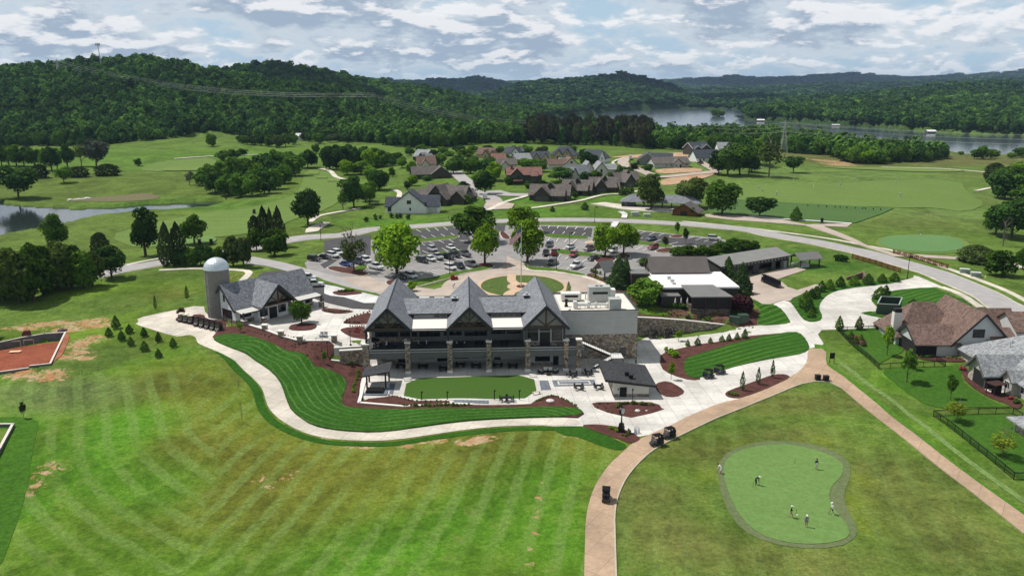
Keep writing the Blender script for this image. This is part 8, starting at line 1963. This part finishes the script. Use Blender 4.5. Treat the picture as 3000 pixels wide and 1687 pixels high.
for lab, x, y, pose, sh_, f in (('guest in white with a white cap seated at the left end of the deck', -17.4, 1.5, 'sit', Wt, 60), ('guest in blue seated at the left end of the deck', -15.3, 1.9, 'sit', ('blue', (.03, .10, .32)), 100), ('waiter in a white shirt standing on the deck by the second post', -13.4, 2.8, 'stand', Wt, 180), ('guest in light blue shirt and cap seated right of the second post', -10.6, 1.6, 'sit', Lb, -60), ('guest in light blue seated across from the one with the cap', -8.8, 1.7, 'sit', Lb, 90), ('guest in white leaning back below the middle gable, left one', -2.3, 1.4, 'sit', Wt, -70), ('guest in white and navy below the middle gable, right one', -.6, 1.4, 'sit', Wt, 80)):
    person(lab, None, 0, 0, pose, f, sh_, Nv, (.75, .75, .75) if 'cap' in lab else None, pos=at_cl(x, y, 5.32), legs='long')

# ---------------------------------------------------------------- furniture
FM = {}
def one(name, key, mb_f, m, label, cat, loc, rz=0, group=None, z=None):
    if key not in FM: o = mb_f().build(name, m); FM[key] = o.data; bpy.data.objects.remove(o)
    o = bpy.data.objects.new(name, FM[key]); COL.objects.link(o); o.location = loc; o.rotation_euler = (0, 0, rz); return tag(o, label, cat, group)
def chair_mb():
    m = MB().cbox(0, 0, .42, .5, .5, .06)
    for x in (-.22, .22):
        for y in (-.22, .22): m.beam((x, y, 0), (x, y, .42 if y > 0 else .95), .045)
    for x in (-.22, .22): m.beam((x, -.22, .65), (x, .2, .65), .04)
    return m.box(-.22, -.25, .55, .22, -.21, .95)
def table_mb(w, d):
    def f():
        m = MB().cbox(0, 0, .70, w, d, .05)
        for x in (-w * .4, w * .4):
            for y in (-d * .4, d * .4): m.beam((x, y, 0), (x, y, .7), .07)
        return m
    return f
def tset(p, n, label, w=1.1, d=1.1, r=.85, rz=0., m=None):
    m = m or BLACK(); p = Vector(p); one('table', ('t', w, d, m.name), table_mb(w, d), m, 'table ' + label, 'table', p, rz)
    for i in range(n):
        a = rz + 2 * pi * (i + .5) / n; rr = (r + (w - 1.1) * .5 * abs(cos(a - rz)), r + (d - 1.1) * .5)
        q = p + Vector((cos(a) * rr[0], sin(a) * rr[1], 0)); one('chair', ('c', m.name), chair_mb, m, 'black metal chair at the table ' + label, 'chair', q, atan2(p.y - q.y, p.x - q.x) - pi / 2, 'chairs at the table ' + label)
Gt = lambda k, x, y: Vector((*flat(k, x, y, .1), .17))
tset(Gt('N', 1215, 840), 5, 'left of two round sets behind the slate panel', r=1.0); tset(Gt('N', 1445, 815), 5, 'right of two round sets behind the slate panel', r=1.0); tset(Gt('N', 1315, 1030), 4, 'in front of the slate panel', r=.95); tset(Gt('N', 1615, 1025), 4, 'nearest the slanted shed', r=.95)
tset(Gt('H', 1248, 450), 6, 'on the near edge of the artificial turf', 2.0, 1.0, .95)
for i, (x, y, lab) in enumerate(((-9.8, 2.4, 'under the deck in the first bay'), (-5.2, .8, 'under the deck in the second bay'), (-1.6, 3.0, 'under the deck left of the middle column'), (1.8, 2.2, 'under the deck in the third bay'), (6.6, 2.2, 'under the deck right of the middle'), (9.9, 1.6, 'under the deck in the fourth bay'), (-14.6, 3.0, 'under the left end of the deck'))): tset(at_cl(x, y, .14), 4, lab, 1.6, 1.0)
for x, y, lab in ((-19.2, 1.8, 'on the deck at its left end'), (-16.3, 1.6, 'on the deck with the guests in cap'), (-9.7, 1.6, 'on the deck with the light blue guests'), (-1.4, 1.4, 'on the deck below the middle gable'), (2.6, 1.8, 'on the deck right of the middle gable'), (8.0, 1.8, 'on the deck in the fourth bay')): tset(at_cl(x, y, 5.32), 4, lab)
WICK = plain('dark_wicker', (.03, .025, .022)); CUSH = plain('cream_cushion', (.62, .60, .56))
def sofa(label, p, rz, w=1.1):
    t = thing('wicker_armchair', label, 'armchair', p, rz); MB().cbox(0, 0, 0, w, .95, .42).box(-w / 2, -.48, .42, w / 2, -.3, .8).box(-w / 2, -.3, .42, -w / 2 + .14, .48, .62).box(w / 2 - .14, -.3, .42, w / 2, .48, .62).build('frame', WICK, t); MB().box(-w / 2 + .14, -.3, .42, w / 2 - .14, .46, .55).box(-w / 2 + .14, -.42, .5, w / 2 - .14, -.28, .88).build('cushion', CUSH, t)
for x, y, r_, lab in ((745, 790, -1.1, 'leftmost'), (815, 765, pi, 'second'), (885, 765, pi, 'third'), (970, 785, 1.1, 'rightmost')): sofa(lab + ' wicker armchair with cream cushions by the turf corner', Gt('N', x, y), r_ if r_ != pi else pi, 1.25)
simple('fire_pit_table', 'small black fire table between the wicker armchairs', 'fire table', MB().cbox(0, 0, 0, .9, .7, .5), WICK, Gt('N', 860, 815))
def bench(label, k, x, y, rz, m=None):
    t = thing('bench', label, 'bench', Gt(k, x, y) if k in 'HN' else gnd(k, x, y) + Vector((0, 0, .3)), rz); MB().cbox(0, 0, .42, 1.6, .42, .08).build('seat', m or WT, t)
    for s in (-1, 1): MB().cbox(s * .7, 0, 0, .1, .4, .42).build('leg', m or WT, t)
bench('white bench at the left corner of the artificial turf', 'H', 500, 294, .25); bench('white bench at the far right corner of the artificial turf', 'H', 1446, 268, -.3); bench('wooden bench at the near right corner of the artificial turf', 'H', 1472, 398, .4, plain('pale_timber', (.5, .42, .32))); bench('grey bench by the plaza wall', 'Y', 612, 765, 0, GALV)
for x, l in ((655, 'left'), (730, 'right')): one('lounge_chair', 'lc', lambda: MB().cbox(0, 0, .3, .75, 1.1, .12).box(-.37, .5, .3, .37, .62, 1.0).box(-.35, -.5, 0, -.28, .55, .5).box(.28, -.5, 0, .35, .55, .5), GALV, l + ' grey lounge chair on the upper plaza', 'lounge chair', gnd('Y', x, 690) + Vector((0, 0, .15)), -.1)
o = gnd('Y', 1640, 890); simple('parasol', 'black parasol beside the stone pier at the left deck end', 'parasol', MB().cyl((0, 0, 0), (0, 0, 2.4), .05, n=6).lathe([(1.6, 1.9), (.1, 2.5)], n=8), BLACK(), at_cl(-20.2, 1.2, 5.32))
for x, l in ((607, 'leftmost'), (800, 'second'), (1155, 'third'), (1343, 'rightmost')): one('bollard_light', 'bl', lambda: MB().cyl((0, 0, 0), (0, 0, 1.9), .10, n=8).cbox(.1, 0, 1.75, .4, .2, .22), BLACK(), l + ' black light post along the near turf edge', 'light post', Gt('H', x, 450 if x < 900 else 440))
for k, x, y, lab in (('I', 1018, 292, 'left black waste box at the path fork'), ('I', 1080, 298, 'right black waste box at the path fork')): simple('waste_box', lab, 'waste box', MB().cbox(0, 0, 0, 1.0, .8, 1.0).cbox(0, 0, 1.0, 1.1, .9, .1), BLACK(), gnd(k, x, y) + Vector((0, 0, .1)), .1)
t = thing('notice_board', 'black notice board on two posts beside the tan path', 'sign', gnd('I', 1124, 165), .1); MB().box(-.55, -.05, 1.1, .55, .05, 2.4).build('board', BLACK(), t); MB().beam((-.5, 0, 0), (-.5, 0, 2.5), .1).beam((.5, 0, 0), (.5, 0, 2.5), .1).build('post', BLACK(), t)
t = thing('sandwich_board', 'white sandwich board near the clock post', 'sign', gnd('d', 775, 985) + Vector((0, 0, .1)), -.5); MB().slab([(-.4, -.4, 0), (.4, -.4, 0), (.4, 0, 1.35), (-.4, 0, 1.35)], .04).build('panel', WT, t); MB().slab([(-.4, .4, 0), (.4, .4, 0), (.4, .03, 1.33), (-.4, .03, 1.33)], .04).build('back_panel', GALV, t)
# street clock
t = thing('street_clock', 'black four footed street clock with a round white dial', 'clock', gnd('d', 362, 960) + Vector((0, 0, .12)), .9); BLK = BLACK()
MB().cbox(0, 0, .12, .85, .85, 1.0).cbox(0, 0, 1.12, .7, .7, .5).lathe([(.3, 1.6), (.14, 1.9), (.10, 3.1), (.2, 3.3)], n=12).cbox(0, 0, 0, 1.1, 1.1, .12).build('pedestal', BLK, t); h = MB().cyl((0, -.22, 3.95), (0, .22, 3.95), .68, n=28).cbox(0, 0, 4.55, .3, .3, .35).build('head', BLK, t)
for s in (-1, 1):
    dl = MB().cyl((0, s * .221, 3.95), (0, s * .235, 3.95), .55, n=28).build('dial', WT, h); hh = MB().beam((0, s * .245, 3.95), (.12, s * .245, 4.28), .05, .02).beam((0, s * .245, 3.95), (-.28, s * .245, 3.75), .04, .02)
    for i in range(12): a = i * pi / 6; hh.beam((.44 * sin(a), s * .243, 3.95 + .44 * cos(a)), (.52 * sin(a), s * .243, 3.95 + .52 * cos(a)), .035, .02)
    hh.build('hand', BLK, t)
# flagpole and flags
fp = thing('flagpole', 'tall silver flagpole in the round island', 'flagpole', FP + Vector((0, 0, .4))); PH = 17.7
MB().cyl((0, 0, 0), (0, 0, PH), .16, .07, 12).lathe([(.35, 0), (.3, .3)], n=12).build('pole', plain('pole_silver', (.62, .63, .64), .3, .03, metal=.4), fp); MB().lathe([(.02, PH), (.16, PH + .12), (.16, PH + .22), (.02, PH + .34)], n=10).build('ball', plain('gold', (.55, .40, .12), .3), fp)
def flagp(u, v): return Vector((-u * 3.1 - .25 * sin(u * 7 + v) * (1 - v * .2), .35 * sin(u * 5.2 + v * 1.5) * u ** .5 - .15, -.55 - v * 2.7 * (1 - .12 * u) - u * 3.3 * (1 - .18 * v) + .12 * sin(u * 6)))
fl = thing('american_flag', 'large striped flag with a starry blue canton hanging from the pole', 'flag', FP + Vector((0, 0, .4 + PH - .2))); m = MB(); NU = 26
for j in range(13):
    for i in range(NU):
        u0, u1, v0, v1 = i / NU, (i + 1) / NU, j / 13, (j + 1) / 13; m.m = 2 if (j < 7 and u1 <= .401) else j % 2
        m.add([flagp(u0, v0), flagp(u1, v0), flagp(u1, v1), flagp(u0, v1)], [(0, 1, 2, 3)])
m.build('cloth', [plain('flag_red', (.42, .015, .03), .8), plain('flag_white', (.75, .74, .74), .8), plain('flag_blue', (.012, .02, .09), .8)], fl); m = MB()
for r_ in range(9):
    for c in range(6 if r_ % 2 == 0 else 5):
        u = (.033 + c * .066 + (.033 if r_ % 2 else 0)); v = (.5 + r_ * .7) / 13 * 1.05 + .01; q = flagp(u, v); m.add([q + Vector((-.05, -.02, 0)), q + Vector((0, -.02, -.05)), q + Vector((.05, -.02, 0)), q + Vector((0, -.02, .05))], [(0, 1, 2, 3)])
m.build('stars', plain('flag_white', (0, 0, 0)), fl)
m = MB()
for i in range(8):
    for j in range(6):
        g_ = lambda u, v: (-u * .9 - .1 * sin(u * 6), .1 * sin(u * 7 + v * 3), -v * 1.4 - u * 1.9); m.add([g_(i / 8, j / 6), g_((i + 1) / 8, j / 6), g_((i + 1) / 8, (j + 1) / 6), g_(i / 8, (j + 1) / 6)], [(0, 1, 2, 3)])
simple('club_flag', 'small pale flag hanging below the striped one', 'flag', m, plain('pale_flag', (.60, .66, .68)), FP + Vector((-.08, 0, .4 + PH - 5.0)))
# lamp posts
for s in """P 1247,1195 950|tall black lamp post beside the main road crossing
R 1125,512 208|tall black lamp post on the upper right grass island
R 928,788 458|tall black lamp post on the front right grass island
Q 1895,862 512|tall black lamp post on the front left grass island
h 1620,1192 992|tall black lamp post at the bend of the main road
K 372,495 62|tall black lamp post at the drive junction near the brown fence
Y 1205,850 600|black plaza lamp post by the ramp
Y 775,1075 812|black lamp post on the mulch slope
Y 700,165 20|black plaza lamp post by the narrow bed
d 655,180 -60|thin lamp post before the slanted shed
c 1610,640 430|short black lamp post at the corner of the golf shop""".split('\n'):
    a, lab = s.split('|'); w = a.split(); x, y = map(float, w[1].split(',')); p = gnd(w[0], x, y); hh = topz(w[0], x, float(w[2]), p.y) - p.z; hh = max(2.5, min(9.5, hh)); t = thing('lamp_post', lab, 'lamp post', p, .3)
    MB().cyl((0, 0, 0), (0, 0, hh), .11 if hh > 5 else .07, .08 if hh > 5 else .06, 8).cbox(0, 0, 0, .4, .4, .3).build('pole', BLK, t); (MB().beam((0, 0, hh - .1), (.8, 0, hh - .1), .12).cbox(.75, 0, hh - .55, .5, .42, .5) if hh > 5 else MB().lathe([(.12, hh), (.2, hh + .35), (.05, hh + .5)], n=8)).build('lamp_head', BLK, t)
# fences
def fence(label, pts, h, m, rails, sp, pick=0., w_=.07, cat='fence', diag=False):
    P = [gnd(*q) for q in pts]; o = P[0]; t = thing('fence', label, cat, o); rl = MB(); pk = MB()
    for a, b_ in zip(P[:-1], P[1:]):
        a = a - o; b_ = b_ - o; n = max(1, int((b_ - a).length / sp))
        for i in range(n + 1):
            q = a.lerp(b_, i / n); q.z = gz(q.x + o.x, q.y + o.y) - o.z; MB().beam(q - Vector((0, 0, .3)), q + Vector((0, 0, h + .08)), w_ * 1.3).build('post', m, t)
            if i < n:
                e = a.lerp(b_, (i + 1) / n); e.z = gz(e.x + o.x, e.y + o.y) - o.z
                for z in rails: rl.beam(q + Vector((0, 0, z)), e + Vector((0, 0, z)), w_ * .7, w_ if pick else w_ * 1.6)
                if diag: rl.beam(q + Vector((0, 0, rails[0])), e + Vector((0, 0, rails[-1])), w_ * .6, w_); rl.beam(q + Vector((0, 0, rails[-1])), e + Vector((0, 0, rails[0])), w_ * .6, w_)
                if pick:
                    for j in range(int((e - q).length / pick)): f = q.lerp(e, j * pick / (e - q).length); pk.beam(f + Vector((0, 0, .1)), f + Vector((0, 0, h)), .022)
    rl.build('rail', m, t); pk.v and pk.build('pickets', m, t); return t
fence('black metal garden fence running down from the service drive to the brown roofed house', [('F', 1180, 1215), ('I', 1480, 212), ('I', 1980, 192), ('I', 1915, 150)], 1.3, BLK, (.15, 1.15, 1.3), 2.4, .16)
fence('short black metal fence along the service drive behind the young evergreens', [('F', 1180, 1215), ('F', 1240, 1212), ('F', 1640, 1195)], 1.2, BLK, (.15, 1.05, 1.2), 2.4, .2)
fence('black metal fence around the lower right garden', [('I', 2700, 1045), ('I', 2498, 1045), ('I', 1890, 568), ('I', 2050, 562), ('I', 2230, 552), ('I', 2490, 548), ('I', 2560, 590)], 1.3, BLK, (.15, 1.15, 1.3), 2.4, .16)
BF = plain('red_brown_fence', (.125, .048, .020), .8); fence('brown timber fence on the near side of the main road', [('F', 1278, 662), ('F', 1640, 770)], 1.5, BF, (.35, .9, 1.4), 2.3, w_=.16, diag=True); fence('brown timber fence on the far side of the main road', [('F', 1587, 628), ('F', 2000, 741)], 1.5, BF, (.35, .9, 1.4), 2.3, w_=.16, diag=True)
fence('black solid garden fence left of the white farmhouse', [('h', 2050, 865), ('h', 2245, 820)], 1.6, BLK, (.2, .5, .8, 1.1, 1.4), 2.5, .1)
fence('dark thin railing above the retaining wall', [('U', 900, 1205), ('U', 1100, 1240), ('U', 1560, 1300)], 1.1, BLK, (.5, 1.05), 2.0)
# odds and ends
for i, (x, y, h) in enumerate(((573, 138, 1.8), (600, 160, 1.6), (708, 192, 2.6), (1190, 118, 2.4), (1295, 78, 1.6), (1608, 105, 2.4), (1632, 65, 2.2), (1640, 208, 2.8), (838, 82, 2.0), (988, 135, 2.2))):
    p = gnd('F', x, y); m = MB()
    for j in range(5): m.m = j % 2; m.cyl((0, 0, h * j / 5), (0, 0, h * (j + 1) / 5), .22, n=8)
    simple('target_post', 'banded ' + ('yellow' if i == 9 else 'black and white') + ' target post on the driving range', 'target post', m, [WT, plain('flag_yellow', (.6, .5, .05)) if i == 9 else BLK], p, 0, None if i == 9 else 'target posts on the driving range')
for i, x in enumerate((940, 1022, 1088, 1153, 1188, 1235, 1298, 1355, 1380, 1442, 1495)):
    p = gnd('F', x, 272 + (x - 940) * .055); one('bag_stand', 'bs', lambda: MB().beam((0, 0, 0), (.3, 0, 1.1), .3).beam((.6, 0, 0), (.3, 0, 1.1), .08).cbox(-.2, 0, 0, .4, .4, .35), BLK, 'dark bag stand in the row on the practice tee', 'bag stand', p, i, 'bag stands on the practice tee')
for x, y, z0 in ((1560, 185, 'far'), (793, 620, 'left'), (1585, 1130, 'near')): p = gnd('f', x, y); simple('hole_pin', z0 + ' short dark hole pin on the practice green', 'hole pin', MB().cyl((0, 0, 0), (.04, 0, .95), .022, n=6), BLK, p + Vector((0, 0, .12)))
p = gnd('f', 1608, 1135); simple('ball_tray', 'small white tray on the practice green near the near pin', 'tray', MB().cbox(0, 0, 0, .3, .2, .06), WT, p + Vector((0, 0, .12)))
for i in range(11): p = gnd('g', 755 + i * 20, 765 - i * 1.6); r_ = random.uniform(.9, 1.7); o = simple('boulder', 'whitish boulder in the cluster on the pond bank', 'boulder', MB().lathe([(r_, -.2), (r_ * .9, r_ * .4), (r_ * .3, r_ * .7)], n=7), plain('white_rock', (.55, .53, .5), .9, .25), p, i, 'boulders on the pond bank')
p = gnd('Q', 1960, 935); m = MB().cbox(0, 0, .2, 2.2, 1.3, .5).cbox(-.4, 0, .7, .9, 1.0, .7).beam((.4, 0, .6), (1.3, 0, 1.3), .12); [m.cyl((x, y - .12, .28), (x, y + .12, .28), .28, n=10) for x in (-.7, .7) for y in (-.6, .6)]; simple('compact_loader', 'small dark red machine at the kerb behind the middle roof peak', 'loader', m, plain('machine_red', (.20, .02, .015), .5), p + Vector((0, 0, .3)), .3)
for lab, k, x, y, s in (('larger pale boulder in the mulch before the slanted shed', 'd', 795, 410, .55), ('smaller pale boulder in the mulch before the slanted shed', 'd', 1030, 400, .25), ('flat pale stone ring in the curved mulch bed', 'N', 885, 1225, .9)): simple('rock', lab, 'rock', MB().lathe([(s, 0), (s * .9, s * .35), (s * .4, s * .55)], n=8), plain('white_rock', (0, 0, 0)), gnd(k, x, y) + Vector((0, 0, .1)))
p = gnd('K', 1845, 490); simple('hydrant', 'small white hydrant beside the transformer boxes', 'hydrant', MB().lathe([(.14, 0), (.12, .6), (.16, .65), (.02, .85)], n=8).beam((-.25, 0, .5), (.25, 0, .5), .12), WT, p)
# ---------------------------------------------------------------- air
b = NB('air'); b.t.nodes.remove(b.b); pv = b.n('ShaderNodeVolumePrincipled'); pv.inputs['Density'].default_value = 3.6e-5; pv.inputs['Color'].default_value = (.48, .70, 1, 1); pv.inputs['Anisotropy'].default_value = 0.0
b.l(pv.outputs[0], b.out.inputs['Volume'])
hz = MB().box(-19500, -300, -12, 19500, 17500, 270).build('haze', b.m); tag(hz, kind='stuff', label='thin pale haze filling the valley', cat='haze'); hz.display_type = 'WIRE'
sc.cycles.volume_step_rate = 10
# cumulus added out of view, toward the sun, to cast shade on the far ridges
CLM = plain('shade_cloud_white', (.85, .86, .88), 1, .03, .01)
for i, (k, x, y, Y, r) in enumerate((('V', 1570, 190, 3750, 520), ('V', 1170, 199, 5300, 650), ('V', 2000, 200, 7800, 1100), ('V', 2420, 200, 7600, 900), ('V', 700, 165, 1750, 210), ('V', 1960, 240, 3300, 420))):
    d = ray(px(k, x, y)); T = Vector((d[0] / d[1] * Y, Y, 60)); c = T + to_sun * (1500 / to_sun.z); rg = random.Random(i); m = MB()
    for j in range(9):
        a = rg.uniform(0, 6.28); q = rg.uniform(0, .65) * r; s = rg.uniform(.35, .6) * r; m.lathe([(s * cos(b_) , s * .38 * sin(b_)) for b_ in np.linspace(-1.4, 1.5, 9)], q * cos(a), q * sin(a) * .8, 18)
    o = m.build('shade_cloud', CLM, smooth=True); o.location = c; o['kind'] = 'structure'
